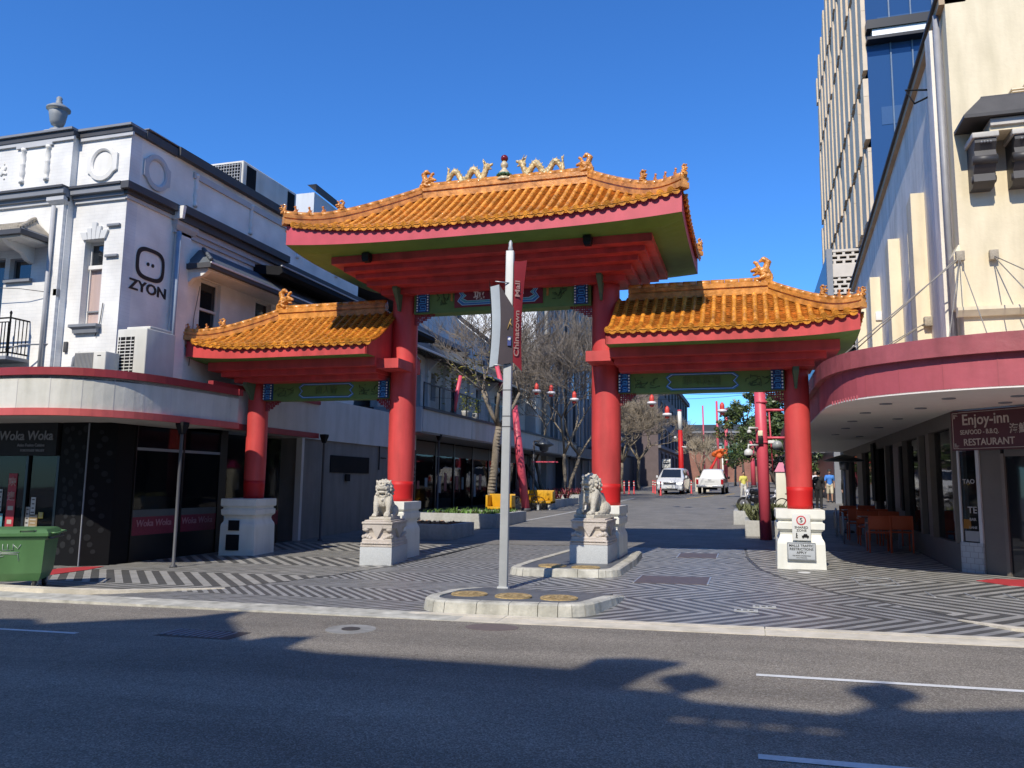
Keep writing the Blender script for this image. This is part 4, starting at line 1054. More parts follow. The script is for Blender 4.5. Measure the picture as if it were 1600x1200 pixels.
# ================================================================ STONE LIONS
def lion_mb(turn):
    """seated guardian lion facing -y, base at z=0, about .84 high"""
    m = MB()
    m.box(-.23, .23, -.33, .36, 0, .06)
    # haunches and body
    limb(m, (0, .16, .20), (0, -.03, .45), .19, .155); limb(m, (0, -.03, .45), (0, -.08, .50), .155, .13)
    m.ball((0, -.13, .38), .125, 10, 8, (1, .8, 1.15))
    for s in (-1, 1):
        m.ball((s*.145, .16, .17), .14, 12, 8, (.72, 1.15, 1.0))          # thigh
        limb(m, (s*.17, .05, .10), (s*.18, -.10, .075), .06, .045); m.ball((s*.18, -.15, .085), .05, 8, 6, (1, 1.25, .7))
        limb(m, (s*.12, -.12, .46), (s*.135, -.20, .26), .085, .058); limb(m, (s*.135, -.20, .26), (s*.13, -.22, .11), .055, .047)
        z = .10 if s*turn > 0 else .16
        m.ball((s*.13, -.265, .095 if s*turn < 0 else .10), .062, 9, 6, (1, 1.3, .75))
        for k in (-1, 0, 1): m.ball((s*.13+k*.035, -.325, .085), .022, 6, 5)
    if turn: m.ball((.13*turn, -.27, .105), .075, 10, 8)
    # tail
    limb(m, (0, .31, .15), (0, .33, .32), .045, .05); limb(m, (0, .33, .32), (.0, .29, .44), .05, .03)
    # head
    hx, hy, hz = 0, -.14, .665
    m.ball((hx, hy, hz), .143, 14, 10, (1.0, 1, .92)); m.ball((hx, hy+.06, hz+.02), .15, 12, 9, (1.08, 1, 1))
    m.ball((hx, hy-.11, hz-.005), .085, 10, 8, (1.25, .8, .62)); m.ball((hx, hy-.155, hz+.035), .038, 8, 6, (1.3, .8, .8))       # muzzle, nose
    m.ball((hx, hy-.085, hz-.095), .07, 10, 7, (1.2, .9, .45))      # lower jaw
    for s in (-1, 1):
        m.ball((hx+s*.062, hy-.12, hz+.065), .03, 8, 6); limb(m, (hx+s*.03, hy-.13, hz+.10), (hx+s*.11, hy-.09, hz+.105), .022, .02)
        m.ball((hx+s*.085, hy-.115, hz-.02), .035, 8, 6); limb(m, (hx+s*.12, hy-.01, hz+.09), (hx+s*.15, hy+.0, hz+.14), .03, .018)
        limb(m, (hx+s*.10, hy-.08, hz-.07), (hx+s*.08, hy-.09, hz-.14), .03, .02)
    # mane curls
    r = random.Random(5)
    for ring, (rad, dy, dz, cn) in enumerate(((.155, .02, .0, 12), (.17, .09, -.03, 13), (.165, .15, -.08, 11), (.13, .18, -.02, 8))):
        for k in range(cn):
            t = -.25*PI+1.5*PI*k/(cn-1); x = hx+rad*math.cos(t); z = hz+dz+rad*math.sin(t)
            m.ball((x, hy+dy, z), .030+.008*r.random(), 7, 5); m.ball((x*1.0, hy+dy-.028, z), .014, 6, 4)
    for k in range(7): t = k/6; m.ball((-.13+.26*t, hy-.06, hz-.135-.05*math.sin(PI*t)), .03, 7, 5)
    for k in range(9): t = k/8; m.ball((-.16+.32*t, -.15-.05*math.sin(PI*t), .50-.06*math.sin(PI*t)), .022, 6, 5)
    m.ball((0, -.235, .41), .03, 8, 6)
    o = sculpt(m, .0085, 0, .005, 30)
    return o
def lion(loc, rz, turn, label, sc, ped, hw, hd, frot=0.):
    t = thing('stone_lion', label, 'lion statue', loc, rz, 'pair of stone guardian lions')
    ORG[t.name] = Vector((0, 0, 0))
    b = lion_mb(turn); b.xf(Matrix.Translation((0, -.05, ped)) @ Matrix.Rotation(frot, 4, 'Z') @ Matrix.Scale(sc, 4)); b.build('lion_figure', STONE, t)
    # mouth recess
    h = ped
    MB().bev(-hw, hw, -hd, hd, -.15, h*.40, .008).build('base_block', GRANITE, t)
    m = MB(); m.bev(-hw*1.0, hw*1.0, -hd, hd, h*.40, h*.45, .012); m.bev(-hw*.985, hw*.985, -hd*.985, hd*.985, h*.45, h*.505, .012); m.build('lower_moulding', STONE2, t)
    m = MB(); m.rings([(-hw*.93, hw*.93, -hd*.93, hd*.93, h*.505), (-hw*.93, hw*.93, -hd*.93, hd*.93, h*.56), (-hw*.9, hw*.9, -hd*.9, hd*.9, h*.58), (-hw*.8, hw*.8, -hd*.84, hd*.84, h*.60), (-hw*.77, hw*.77, -hd*.82, hd*.82, h*.72), (-hw*.82, hw*.82, -hd*.86, hd*.86, h*.78), (-hw*.92, hw*.92, -hd*.93, hd*.93, h*.82), (-hw*.92, hw*.92, -hd*.93, hd*.93, h*.93)]); m.build('carved_waist', STONE2, t)
    # carved scroll feet and cloth triangles
    for fx, fy, nx in ((0, -hd*.93, 0), (hw*.93, 0, 1)):
        m = MB()
        if not nx:
            m.ext([(-hw*.42, h*.90), (hw*.42, h*.90), (0, h*.58)], 'y', -hd*.93-.004, -hd*.8)
            for s in (-1, 1):
                for k in range(4): m.ball((s*(hw*(.45+.14*k)), -hd*.86, h*(.60+.022*k*(1 if k < 3 else .4))), .042, 8, 6)
                m.ball((s*hw*.74, -hd*.88, h*.79), .055, 8, 6, (1.3, .6, .8))
        else:
            m.ext([(-hd*.42, h*.90), (hd*.42, h*.90), (0, h*.58)], 'x', hw*.93+.004, hw*.75)
            for s in (-1, 1):
                for k in range(4): m.ball((hw*.84, s*(hd*(.5+.13*k)), h*(.60+.02*k)), .04, 8, 6)
        m.build('carved_apron', STONE2, t)
    m = MB(); m.bev(-hw*.97, hw*.97, -hd*.96, hd*.96, h*.915, h*.965, .01); m.bev(-hw*.84, hw*.84, -hd*.88, hd*.88, h*.965, h, .008); m.build('top_slab', STONE2, t)
    m = MB(); r = random.Random(2)
    for k in range(9): x = -hw*.8+k*hw*.2; m.tube([(x-.03, -hd*.99, h*.475), (x, -hd*1.0, h*.49), (x+.03, -hd*.99, h*.47)], .012, 5)
    m.build('cloud_carving', STONE2, t)
    return t
lion((-7.22, 14.86, G(-7.2, 14.3)), math.radians(9), 1, 'stone lion left of the crossing, on a granite pedestal clear of any kerb', .97, .87, .325, .58)
lion((-2.9, 14.98, G(-2.9, 15)+.13), math.radians(0), -1, 'stone lion on the kerbed island, partly shaded by the tall pole', 1.0, .80, .355, .56, math.radians(-24))

# ================================================================ SIGNS ON THE RIGHT PLINTH
SGN = mat('sign_white', (.62, .62, .58), .5, .04); SGG = mat('sign_grey', (.42, .44, .45), .5, .05)
pz = lambda a: G(.85, 15.5)+a
t = thing('road_sign', 'white shared zone sign with a red ringed 5 on the right plinth', 'sign', (.87, 15.47, 0))
yf = 15.455
MB().bev(.70, 1.02, yf-.012, yf, .62, 1.10, .004).build('panel', SGN, t)
m = MB(); m.lathe([(.085, 0), (.085, .006)], (0, 0), 28, False); m.xf(frame_M((.86, yf-.013, .985), (1, 0, 0), (0, 0, 1))); m.build('red_ring', mat('sign_red', (.5, .03, .04), .5), t)
m = MB(); m.lathe([(.064, 0), (.064, .006)], (0, 0), 28, False); m.xf(frame_M((.86, yf-.016, .985), (1, 0, 0), (0, 0, 1))); m.build('ring_centre', SGN, t)
letter('5', .115, (.86, yf-.024, .985), BLACKM, t, depth=.004); letter('SHARED', .058, (.86, yf-.014, .855), BLACKM, t, depth=.004, sx=1.1); letter('ZONE', .058, (.86, yf-.014, .80), BLACKM, t, depth=.004, sx=1.1)
m = MB(); y = yf-.016
m.ball((.775, y, .748), .011, 8, 6, (1, .3, 1)); m.tube([(.775, y, .735), (.773, y, .70)], .010, 6); m.tube([(.773, y, .70), (.762, y, .662)], .006, 5); m.tube([(.773, y, .70), (.787, y, .662)], .006, 5); m.tube([(.775, y, .73), (.790, y, .70)], .004, 5)
m.build('pedestrian_symbol', BLACKM, t)
m = MB(); m.box(.865, .985, y-.002, y+.002, .675, .71); m.ext([(.885, .71), (.905, .74), (.955, .74), (.968, .71)], 'y', y-.002, y+.002); m.box(.875, .895, y-.002, y+.002, .66, .676); m.box(.955, .975, y-.002, y+.002, .66, .676); m.build('car_symbol', BLACKM, t)
t = thing('road_sign', 'grey malls traffic restrictions apply sign below the ringed 5 sign', 'sign', (.87, 15.47, 0))
MB().bev(.60, 1.10, yf-.012, yf+.02, .265, .585, .004).build('panel', SGG, t)
m = MB(); y = yf-.016
for a, b, c, d in ((.61, 1.09, .275, .281), (.61, 1.09, .569, .575), (.61, .616, .275, .575), (1.084, 1.09, .275, .575)): m.box(a, b, y, y+.003, c, d)
m.build('border', BLACKM, t)
for s, z, sz in (('MALLS TRAFFIC', .525, .062), ('RESTRICTIONS', .462, .062), ('APPLY', .40, .062), ('FOR MORE INFORMATION', .345, .026), ('CALL COUNCIL', .31, .026)): letter(s, sz, (.85, yf-.014, z), BLACKM, t, depth=.004)
MB().box(-11.27, -11.17+.02, 15.45, 15.5, .0, .0).v
t = thing('wall_vent', 'two dark square inset plates on the left plinth', 'vent', (-11.4, 15.5, 0))
pm = Matrix.Translation((COLX[0], 16.05, 0)) @ Matrix.Rotation(math.radians(9), 4, 'Z')
for z0, z1, x0, x1 in ((.56, .82, -.21, .05), (.12, .5, -.25, .06)):
    MB().box(x0, x1, -.545, -.53, z0-.1, z1-.13).xf(pm).build('plate', BLACKM, t)

# ================================================================ BANNER POLE
t = thing('banner_pole', 'tall square galvanised pole with red street banners on the road edge island', 'pole', (-3.58, 11.40, G(-3.6, 11.4)))
ORG[t.name] = Vector((0, 0, 0)); zb = .02
lean = Matrix(((1, 0, .008, 0), (0, 1, 0, 0), (0, 0, 1, 0), (0, 0, 0, 1)))
ang = math.radians(8)
RZ = Matrix.Rotation(ang, 4, 'Z')
def pm_(m):
    m.xf(lean @ RZ)
    return m
w = .062
pm_(MB().bev(-w, w, -w, w, zb-.05, 5.18, .008)).build('pole', ALU, t)
pm_(MB().bev(-w*1.35, w*1.35, -w*1.35, w*1.35, zb-.05, zb+.03, .006)).build('base_plate', ALU, t)
pm_(MB().lathe([(.025, 5.18), (.04, 5.22), (.028, 5.27), (.03, 5.32), (.01, 5.36)], (0, 0), 12)).build('pole_cap', ALU, t)
for z in (2.42, 2.58, 2.98): pm_(MB().box(-w-.004, w+.004, -w-.004, w+.004, z, z+.012)).build('strap', TRIM_D, t)
# billowing banners: one edge on to the left, one red to the right
def banner(mt, x0, x1, z0, z1, bulge, yo, th=.006, back=None):
    m = MB(); N = 20
    vs = []
    for j in range(N+1):
        q = j/N; z = z0+(z1-z0)*q; b = bulge*math.sin(PI*q); 
        for x, yy in ((x0, yo), ((x0+x1)/2, yo+.10+b*.3), (x1+bulge*.35*math.sin(PI*q)*(1 if x1 > x0 else -1)*-1, yo+.2*1)):
            vs.append((x, yy, z+(.07*((x-x0)/(x1-x0)) if j in (0, N) else 0)*(1 if j else -1)))
    fs = [(j*3+i, j*3+i+1, (j+1)*3+i+1, (j+1)*3+i) for j in range(N) for i in range(2)]
    m.add(vs, fs, True)
    m.add([(v[0], v[1]+th, v[2]) for v in vs], [f[::-1] for f in fs], True)
    return pm_(m).build('banner', mt, t)
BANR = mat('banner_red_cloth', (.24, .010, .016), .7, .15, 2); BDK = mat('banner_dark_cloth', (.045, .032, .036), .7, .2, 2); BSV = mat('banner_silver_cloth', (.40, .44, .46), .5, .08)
def cloth(rows, mt, lab=None, th=.005):
    """rows bottom to top, each [(x, y, z) left .. right]"""
    m = MB(); n = len(rows[0]); vs = [p for r in rows for p in r]
    fs = [(j*n+i, j*n+i+1, (j+1)*n+i+1, (j+1)*n+i) for j in range(len(rows)-1) for i in range(n-1)]
    m.add(vs, fs, True); m.add([(x, y+th, z) for x, y, z in vs], [f[::-1] for f in fs], True)
    return pm_(m).build('banner', mt, t, lab)
N = 16; rows = []
for j in range(N+1):
    q = j/N; bow = math.sin(PI*q); z = 3.34+1.26*q
    rows.append([(-.245-.03*q+.035*bow-.02*(1-q), -.16, z-.02), (-.18+.035*bow-.02*(1-q)-.02*q, -.15, z), (-.125+.035*bow-.02*(1-q)-.02*q, -.13, z+.02*q)])
cloth(rows, BSV, 'pale silver grey banner edge')
cloth([[(p[0]-.02, p[1]+.012, p[2]-.05*(1-j/N)+.12*max(0, j/N-.93)/.07), (p[0], p[1]+.01, p[2])] for j, p in enumerate([r[0] for r in rows])], BLACKM, 'black back edge of the silver banner')
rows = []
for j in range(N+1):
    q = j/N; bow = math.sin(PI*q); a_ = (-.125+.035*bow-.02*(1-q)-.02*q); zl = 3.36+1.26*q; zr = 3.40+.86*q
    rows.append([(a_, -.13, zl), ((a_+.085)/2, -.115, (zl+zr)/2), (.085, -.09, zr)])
cloth(rows, BDK, 'dark banner in front of the pole')
rows = []
for j in range(N+1):
    q = j/N; bow = math.sin(PI*q); z = 3.30+1.70*q
    rows.append([(.078, -.088, z+.12*(1-q)), (.15, -.05+.01*bow, z+.05*(1-q)), (.215+.05*q-.045*bow, -.0+.02*bow, z-.02*(1-q)+.03*q)])
cloth(rows, BANR, 'red banner with street mall lettering')
for tx, zc, dz in (('Chinatown', 3.86, 0), ('Mall', 4.56, 0)):
    m = text_mb(tx, .19, .004); m.v = [(v[0]*.86, v[1]*.60, v[2]) for v in m.v]
    pm_(m.xf(frame_M((.138, -.072, zc), (0.0, 0, 1), (-.86, -.5, 0)))).build('lettering', mat('banner_lettering', (.36, .22, .19), .6), t)
GM = mat('banner_mark_gold', (.42, .27, .08), .6)
pm_(MB().tube([(.0, -.125, 3.92), (.05, -.108, 4.08)], .008, 5)).build('banner_mark', GM, t); pm_(MB().tube([(.035, -.118, 4.02), (.07, -.10, 3.96)], .007, 5)).build('banner_mark', GM, t)
pm_(MB().box(.005, .06, -.128, -.12, 3.66, 3.80)).build('banner_mark', mat('banner_mark_blue', (.03, .05, .2), .6), t); pm_(MB().ball((.034, -.13, 3.76), .024, 10, 6, (1, .3, 1))).build('banner_mark', mat('banner_mark_white', (.6, .6, .6), .6), t)
for z in (3.36, 4.66, 5.0): pm_(MB().tube([(0, -.06, z), (-.2 if z < 4.8 else .2, -.17 if z < 4.8 else .12, z)], .008, 6)).build('banner_arm', METAL, t)

# ================================================================ WHITE CORNER BUILDING (left)
LX, LY = -12.4, 12.82
lb = thing('corner_building', 'white painted two storey corner building with a round logo, left of the gateway', 'building', (LX, LY, 0))
def part(m, name, mt, par=None, **k): return m.build(name, mt, par or lb, **k)
# front wall, upper storey (normal -y)
fw_holes = [(-13.40, -12.90, 4.76, 6.58), (-15.22, -14.62, 5.80, 6.27), (-15.9, -15.35, 4.4, 6.3)]
m = MB(); wall(m, 'y', LY, LY+.3, -13.78, LX, 3.3, 9.0, [fw_holes[0]]); wf = part(m, 'front_wall', WALLW)
m = MB(); wall(m, 'y', LY-.16, LY+.3, -24, -13.78, 3.3, 9.0, fw_holes[1:]); part(m, 'front_wall', WALLW)
m = MB(); wall(m, 'x', LX-.3, LX, LY+.3, 22.9, 3.3, 9.0, [(15.25, 15.98, 4.6, 6.34), (17.4, 18.1, 4.6, 6.34), (19.6, 20.3, 4.6, 6.34)]); ws = part(m, 'side_wall', WALLS)
part(MB().box(-24, LX-.3, LY+.3, 30, 8.6, 8.7), 'flat_roof', TRIM_D)
part(MB().box(-24, -23.8, LY+.3, 30, 3, 9), 'party_wall', WALLS)
# end pilaster faces
part(MB().box(-14.12, -13.80, LY-.24, LY-.161, 3.3, 7.35), 'pilaster', WALLW)
part(MB().box(-24, -15.5, LY-.24, LY-.161, 3.3, 4.0), 'plinth_course', WALLW)
part(MB().rings([(-14.14, -13.78, LY-.26, LY-.16, 7.35), (-14.2, -13.74, LY-.32, LY-.16, 7.42), (-14.2, -13.74, LY-.32, LY-.16, 7.50)]), 'pilaster_cap', TRIM_L)
part(MB().box(LX+.001, LX+.06, 14.28, 14.75, 3.3, 7.2), 'pilaster', WALLS)
part(MB().rings([(LX, LX+.08, 14.22, 14.8, 7.2), (LX, LX+.16, 14.16, 14.86, 7.3), (LX, LX+.16, 14.16, 14.86, 7.5)]), 'pilaster_cap', TRIM_L)
# cornices: corner piece, projecting runs; dark on edge, stepped profile
def corn_front(x0, x1, y, name='cornice', zs=None, big=False):
    for a, b, d, mt in (((7.40, 7.48, .05, TRIM_L), (7.48, 7.56, .10, TRIM_G), (7.56, 7.68, .18, TRIM_D if False else TRIM_G), (7.68, 7.73, .22, TRIM_D))):
        part(MB().box(x0, x1, y-d, y, a, b), name, mt)
corn_front(-13.74, LX+.0, LY); corn_front(-24, -13.74, LY-.16)
for a, b, d, mt in ((7.42, 7.50, .05, TRIM_L), (7.50, 7.58, .10, TRIM_D), (7.58, 7.73, .20, TRIM_D)):
    part(MB().box(LX, LX+d, LY-d, 14.20, a, b), 'cornice', mt)
for a, b, d, mt in ((7.14, 7.26, .06, TRIM_L), (7.26, 7.40, .12, TRIM_L), (7.40, 7.56, .22, TRIM_D), (7.56, 7.74, .32, TRIM_D)):
    part(MB().box(LX, LX+d, 14.20, 18.4, a, b), 'cornice', mt)
for a, b, d, mt in ((7.30, 7.40, .05, TRIM_L), (7.40, 7.62, .14, TRIM_D)):
    part(MB().box(LX, LX+d, 18.4, 24.2, a, b), 'cornice', mt)
part(MB().rings([(LX+.0, LX+.30, 14.13, 14.20, 7.42), (LX+.0, LX+.34, 14.11, 14.20, 7.7)]), 'cornice_end', WHITEP)
# parapet cap
for x0, x1, y in ((-13.72, LX+.07, LY), (-24, -13.72, LY-.16)):
    part(MB().box(x0, x1, y-.07, y+.34, 8.88, 9.00), 'parapet_cap', TRIM_D)
    part(MB().box(x0, x1, y-.12, y+.36, 9.00, 9.05), 'parapet_cap', TRIM_G)
    part(MB().box(x0, x1, y-.05, y, 8.80, 8.88), 'parapet_band', TRIM_L)
part(MB().box(LX-.3, LX+.09, LY+.34, 14.12, 8.88, 9.05), 'parapet_cap', TRIM_D)
part(MB().box(LX-.3, LX+.15, 14.12, 22.9, 8.90, 9.10), 'parapet_cap', TRIM_D)
part(MB().box(LX-.32, LX+.10, LY+.36, 22.9, 9.10, 9.12), 'parapet_flashing', TRIM_G)
part(MB().box(LX, LX+.05, 14.74, 22.8, 8.62, 8.76), 'parapet_band', TRIM_L)
# balusters applied to the parapet
def baluster(cx, cy, ax):
    m = MB(); m.lathe([(r_*1.35, z_) for r_, z_ in [(.045, 7.95), (.045, 8.02), (.03, 8.04), (.04, 8.1), (.055, 8.2), (.035, 8.32), (.045, 8.35), (.045, 8.4), (.035, 8.43), (.05, 8.52), (.03, 8.66), (.05, 8.68), (.05, 8.74)]], (cx, cy), 12)
    part(m, 'baluster', WHITEP)
for x in (-15.10, -14.42): baluster(x, LY-.17, 'y')
for y in (14.85, 16.98, 19.2, 21.4): baluster(LX+.015, y, 'x')
part(MB().box(-15.3, -14.3, LY-.21, LY-.161, 8.74, 8.80), 'baluster_rail', TRIM_L)
# round blind windows with eared surrounds
def oculus(M):
    def P(u, v, w): return M @ Vector((u, v, w))
    n = 40; m = MB()
    def loop(r, w, ears=False):
        o = []
        for k in range(n):
            t = 2*PI*k/n; x, z = r*math.cos(t), r*math.sin(t)
            if ears and abs(math.sin(t)) < .52: x = math.copysign(r*1.06, x)
            o.append(P(x, w, z*1.08))
        return o
    A = loop(.37, 0, True); B = loop(.37, .05, True); C_ = loop(.285, .06); D = loop(.25, .035); E = loop(.25, -.0)
    vs = A+B+C_+D+E
    m.add(vs, [(j*n+i, j*n+(i+1) % n, (j+1)*n+(i+1) % n, (j+1)*n+i) for j in range(4) for i in range(n)])
    part(m, 'round_surround', WHITEP if M[0][1] == 0 else TRIM_L)
    m = MB(); m.add([P(.25*math.cos(2*PI*k/n), .004, .27*math.sin(2*PI*k/n)) for k in range(n)], [tuple(range(n))])
    part(m, 'round_blind_panel', WHITEP)
oculus(Matrix(((1, 0, 0, -13.09), (0, -1, 0, LY), (0, 0, 1, 8.27), (0, 0, 0, 1))))
oculus(Matrix(((0, 1, 0, LX), (1, 0, 0, 13.58), (0, 0, 1, 8.27), (0, 0, 0, 1))))
# floral plaster relief
m = MB(); r = random.Random(8)
for k in range(26):
    a = r.uniform(0, 6.28); d = r.uniform(.0, .17); m.ball((-15.68+d*math.cos(a)*.8, LY-.17, 8.28+d*1.25*math.sin(a)), r.uniform(.025, .05), 7, 5, (1, .6, 1))
part(sculpt(m, .016, 0), 'plaster_relief', WHITEP)
# urn on the parapet
m = MB(); ux, uy = -14.50, LY+.05
m.rings([(ux-.38, ux+.2, uy-.16, uy+.2, 9.05), (ux-.38, ux+.2, uy-.16, uy+.2, 9.11)])
m.rings([(ux-.2, ux+.2, uy-.18, uy+.22, 9.11), (ux-.18, ux+.18, uy-.16, uy+.2, 9.16)])
part(m, 'urn_base', TRIM_L)
part(MB().lathe([(.15, 9.16), (.14, 9.2), (.07, 9.24), (.06, 9.28), (.12, 9.31), (.15, 9.38), (.17, 9.5), (.19, 9.62), (.17, 9.64), (.24, 9.66), (.24, 9.70), (.16, 9.76), (.09, 9.80), (.06, 9.82), (.07, 9.86), (.05, 9.88), (.065, 9.93), (.04, 9.97), (.0, 9.98)], (ux, uy), 24), 'urn', mat('grey_urn_paint', (.26, .28, .29), .6, .08, dirt=.2))
# tall front window with voussoirs, sill and blind
wn = part(MB().box(-13.40, -13.36, LY+.16, LY+.2, 4.76, 6.58).box(-12.94, -12.90, LY+.16, LY+.2, 4.76, 6.58).box(-13.36, -12.94, LY+.16, LY+.2, 4.76, 4.82).box(-13.36, -12.94, LY+.16, LY+.2, 6.52, 6.58).box(-13.36, -12.94, LY+.10, LY+.2, 5.98, 6.06), 'window', WHITEP)
part(MB().box(-13.36, -12.94, LY+.19, LY+.2, 6.06, 6.52), 'pane', GLASS, wn)
part(MB().box(-13.36, -12.94, LY+.195, LY+.205, 4.82, 5.98), 'pane', mat('pink_blind_behind_glass', (.50, .38, .34), .35, .1, 2, stretch=(9, 9, .6)), wn)
part(MB().box(-13.36, -12.94, LY+.15, LY+.19, 5.06, 5.09), 'sash_bar', TRIM_G, wn)
part(MB().box(-13.4, -12.9, LY+.21, LY+.3, 4.7, 6.6), 'reveal_back', DARKI, wn)
for k, (a, b, t) in enumerate(((-13.44, -13.30, .16), (-13.30, -13.20, .24), (-13.20, -13.10, .36), (-13.10, -13.0, .27), (-13.0, -12.86, .18))):
    c = -13.15; sp = .12
    part(MB().ext([(a+.004, 6.59), (b-.004, 6.59), (b-.004+(b-c)*.25, 6.59+t), (a+.004+(a-c)*.25, 6.59+t)], 'y', LY-.05, LY-.001), 'voussoir', mat('voussoir_grey', (.62, .62, .60), .6, .08, 4))
part(MB().rings([(-13.46, -12.84, LY-.08, LY+.16, 4.58), (-13.46, -12.84, LY-.10, LY+.16, 4.66), (-13.52, -12.80, LY-.15, LY+.16, 4.70), (-13.52, -12.80, LY-.15, LY+.16, 4.755)]), 'window_sill', TRIM_G)
for z in (6.83, 6.17): part(MB().bev(-12.82, -12.50, LY-.06, LY-.001, z, z+.06, .012), 'wall_block', TRIM_G)
# small dark windows in the projecting bay
for (a, b, c, d) in fw_holes[1:]:
    f = part(MB().box(a, a+.04, LY-.05, LY, c, d).box(b-.04, b, LY-.05, LY, c, d).box(a+.04, b-.04, LY-.05, LY, c, c+.04).box(a+.04, b-.04, LY-.05, LY, d-.04, d), 'window', TRIM_G)
    part(MB().box(a+.04, b-.04, LY-.03, LY-.02, c+.04, d-.04), 'pane', GLASS, f); part(MB().box(a-.06, b+.06, LY-.24, LY-.161, c-.07, c), 'sill', TRIM_G, f)
# slate hood with bracket over the bay
ROOFT = mat('brownish_roof_tile', (.34, .30, .24), .8, .25, 5, rand=.15)
h = part(MB().rings([(-17.6, -14.06, LY-.95, LY-.16, 6.60), (-17.6, -14.10, LY-.9, LY-.16, 6.64), (-17.6, -14.55, LY-.30, LY-.16, 7.0)]), 'hood', TRIM_G)
part(MB().box(-17.6, -14.03, LY-.99, LY-.16, 6.50, 6.60), 'hood_gutter', TRIM_D, h)
part(MB().box(-17.6, -14.12, LY-.9, LY-.16, 6.46, 6.50), 'hood_lining', WHITEP, h)
for i in range(6):      # courses of roof tiles on the front slope
    for j in range(13):
        t0, t1 = i/6, (i+1)/6; xr = -14.12-.43*t0; x0 = xr-.24-j*.245-(.12 if i % 2 else 0)
        x1 = min(x0+.235, xr)
        if x1-x0 < .04: continue
        y0, z0 = LY-.93+.62*t0, 6.615+.375*t0; y1, z1 = LY-.93+.62*t1+.02, 6.615+.375*t1
        MB().add([(x0, y0, z0+.045), (x1, y0, z0+.045), (x1, y1, z1+.02), (x0, y1, z1+.02), (x0, y0, z0), (x1, y0, z0)], [(0, 1, 2, 3), (4, 5, 1, 0)]).build('roof_tile', ROOFT, h)
for i in range(5):
    t = i/4; part(MB().tube([(-14.12-.42*t, LY-.9+.6*t, 6.66+.37*t), (-14.12-.42*(t+.24), LY-.9+.6*(t+.24), 6.66+.37*(t+.24))], [.055, .045], 8), 'hip_cap_tile', ROOFT, h)
    part(MB().add([(-14.10-.09*i, LY-.88+.13*i, 6.65+.075*i), (-14.10-.09*i, LY-.18, 6.65+.075*i), (-14.19-.09*i, LY-.18, 6.73+.075*i), (-14.19-.09*i, LY-.75+.13*i, 6.73+.075*i)], [(0, 1, 2, 3)]), 'roof_tile', ROOFT, h)
for x in (-14.62, -16.2):
    part(MB().ext([(LY-.85, 6.46), (LY-.16, 6.46), (LY-.16, 6.12), (LY-.3, 6.16), (LY-.42, 6.28), (LY-.7, 6.36)], 'x', x-.06, x+.06), 'hood_bracket', WHITEP, h)
# balcony railing
bl = part(MB().box(-18, -14.5, LY-.62, LY-.60, 4.84, 4.87).box(-18, -14.5, LY-.62, LY-.60, 4.76, 4.78).box(-18, -14.5, LY-.62, LY-.60, 4.12, 4.15).box(-14.53, -14.5, LY-.60, LY-.17, 4.84, 4.87).box(-14.53, -14.5, LY-.60, LY-.17, 4.12, 4.15), 'balcony_railing', BLACKM)
for k in range(26): part(MB().box(-14.57-k*.085, -14.556-k*.085, LY-.618, LY-.602, 4.15, 4.76), 'railing_bar', BLACKM, bl)
for k in range(4): part(MB().box(-14.522, -14.508, LY-.5+k*.09, LY-.486+k*.09, 4.15, 4.84), 'railing_bar', BLACKM, bl)
for x in (-14.52, -14.98): part(MB().lathe([(.018, 4.0), (.018, 4.93), (.03, 4.95), (.012, 5.0)], (x, LY-.61), 8), 'railing_post', BLACKM, bl)
part(MB().box(-18, -14.45, LY-.7, LY-.17, 3.98, 4.05), 'balcony_slab', TRIM_G)
# downpipes and cables
DP = mat('downpipe_grey', (.42, .42, .42), .5)
part(MB().tube([(-14.0, LY-.3, 7.3), (-14.0, LY-.3, 5.2), (-14.0, LY-.3, 3.7)], .042, 10), 'downpipe', DP)
part(MB().tube([(LX+.14, 14.25, 7.15), (LX+.14, 14.25, 3.6)], .055, 10), 'downpipe', mat('downpipe_blue_grey', (.30, .36, .43), .5))
part(MB().tube([(-16, LY-.5, 5.62), (-14.6, LY-.4, 5.52), (-13.86, LY-.2, 5.43)], .008, 5), 'cable', TRIM_D)
part(MB().bev(-13.9, -13.78, LY-.24, LY-.17, 5.36, 5.52, .01), 'cable_bracket', TRIM_G)
part(MB().tube([(-13.86, LY-.22, 5.4), (-13.86, LY-.22, 4.0)], .01, 6), 'cable', TRIM_D)
part(MB().tube([(-13.86, LY-.2, 4.35), (-14.3, LY-.5, 4.3), (-14.6, LY-.6, 4.2)], .016, 6), 'cable', TRIM_G)
part(MB().tube([(-12.78, LY-.03, 5.2), (-12.82, LY-.03, 4.8), (-12.92, LY-.03, 4.5)], .01, 6), 'cable', TRIM_D)
part(MB().bev(-13.7, -13.62, LY-.05, LY-.001, 4.2, 4.42, .008), 'junction_box', TRIM_D)
part(MB().tube([(-12.7, LY-.35, 4.05), (-12.95, LY-.35, 4.08), (-13.05, LY-.35, 4.0), (-13.1, LY-.35, 3.5)], .05, 10), 'vent_pipe', TRIM_G)
for z in (3.62, 3.76): part(MB().tube([(-24, LY-.5, z+.05), (-12.6, LY-.5, z)], .045, 8), 'service_pipe', TRIM_G)
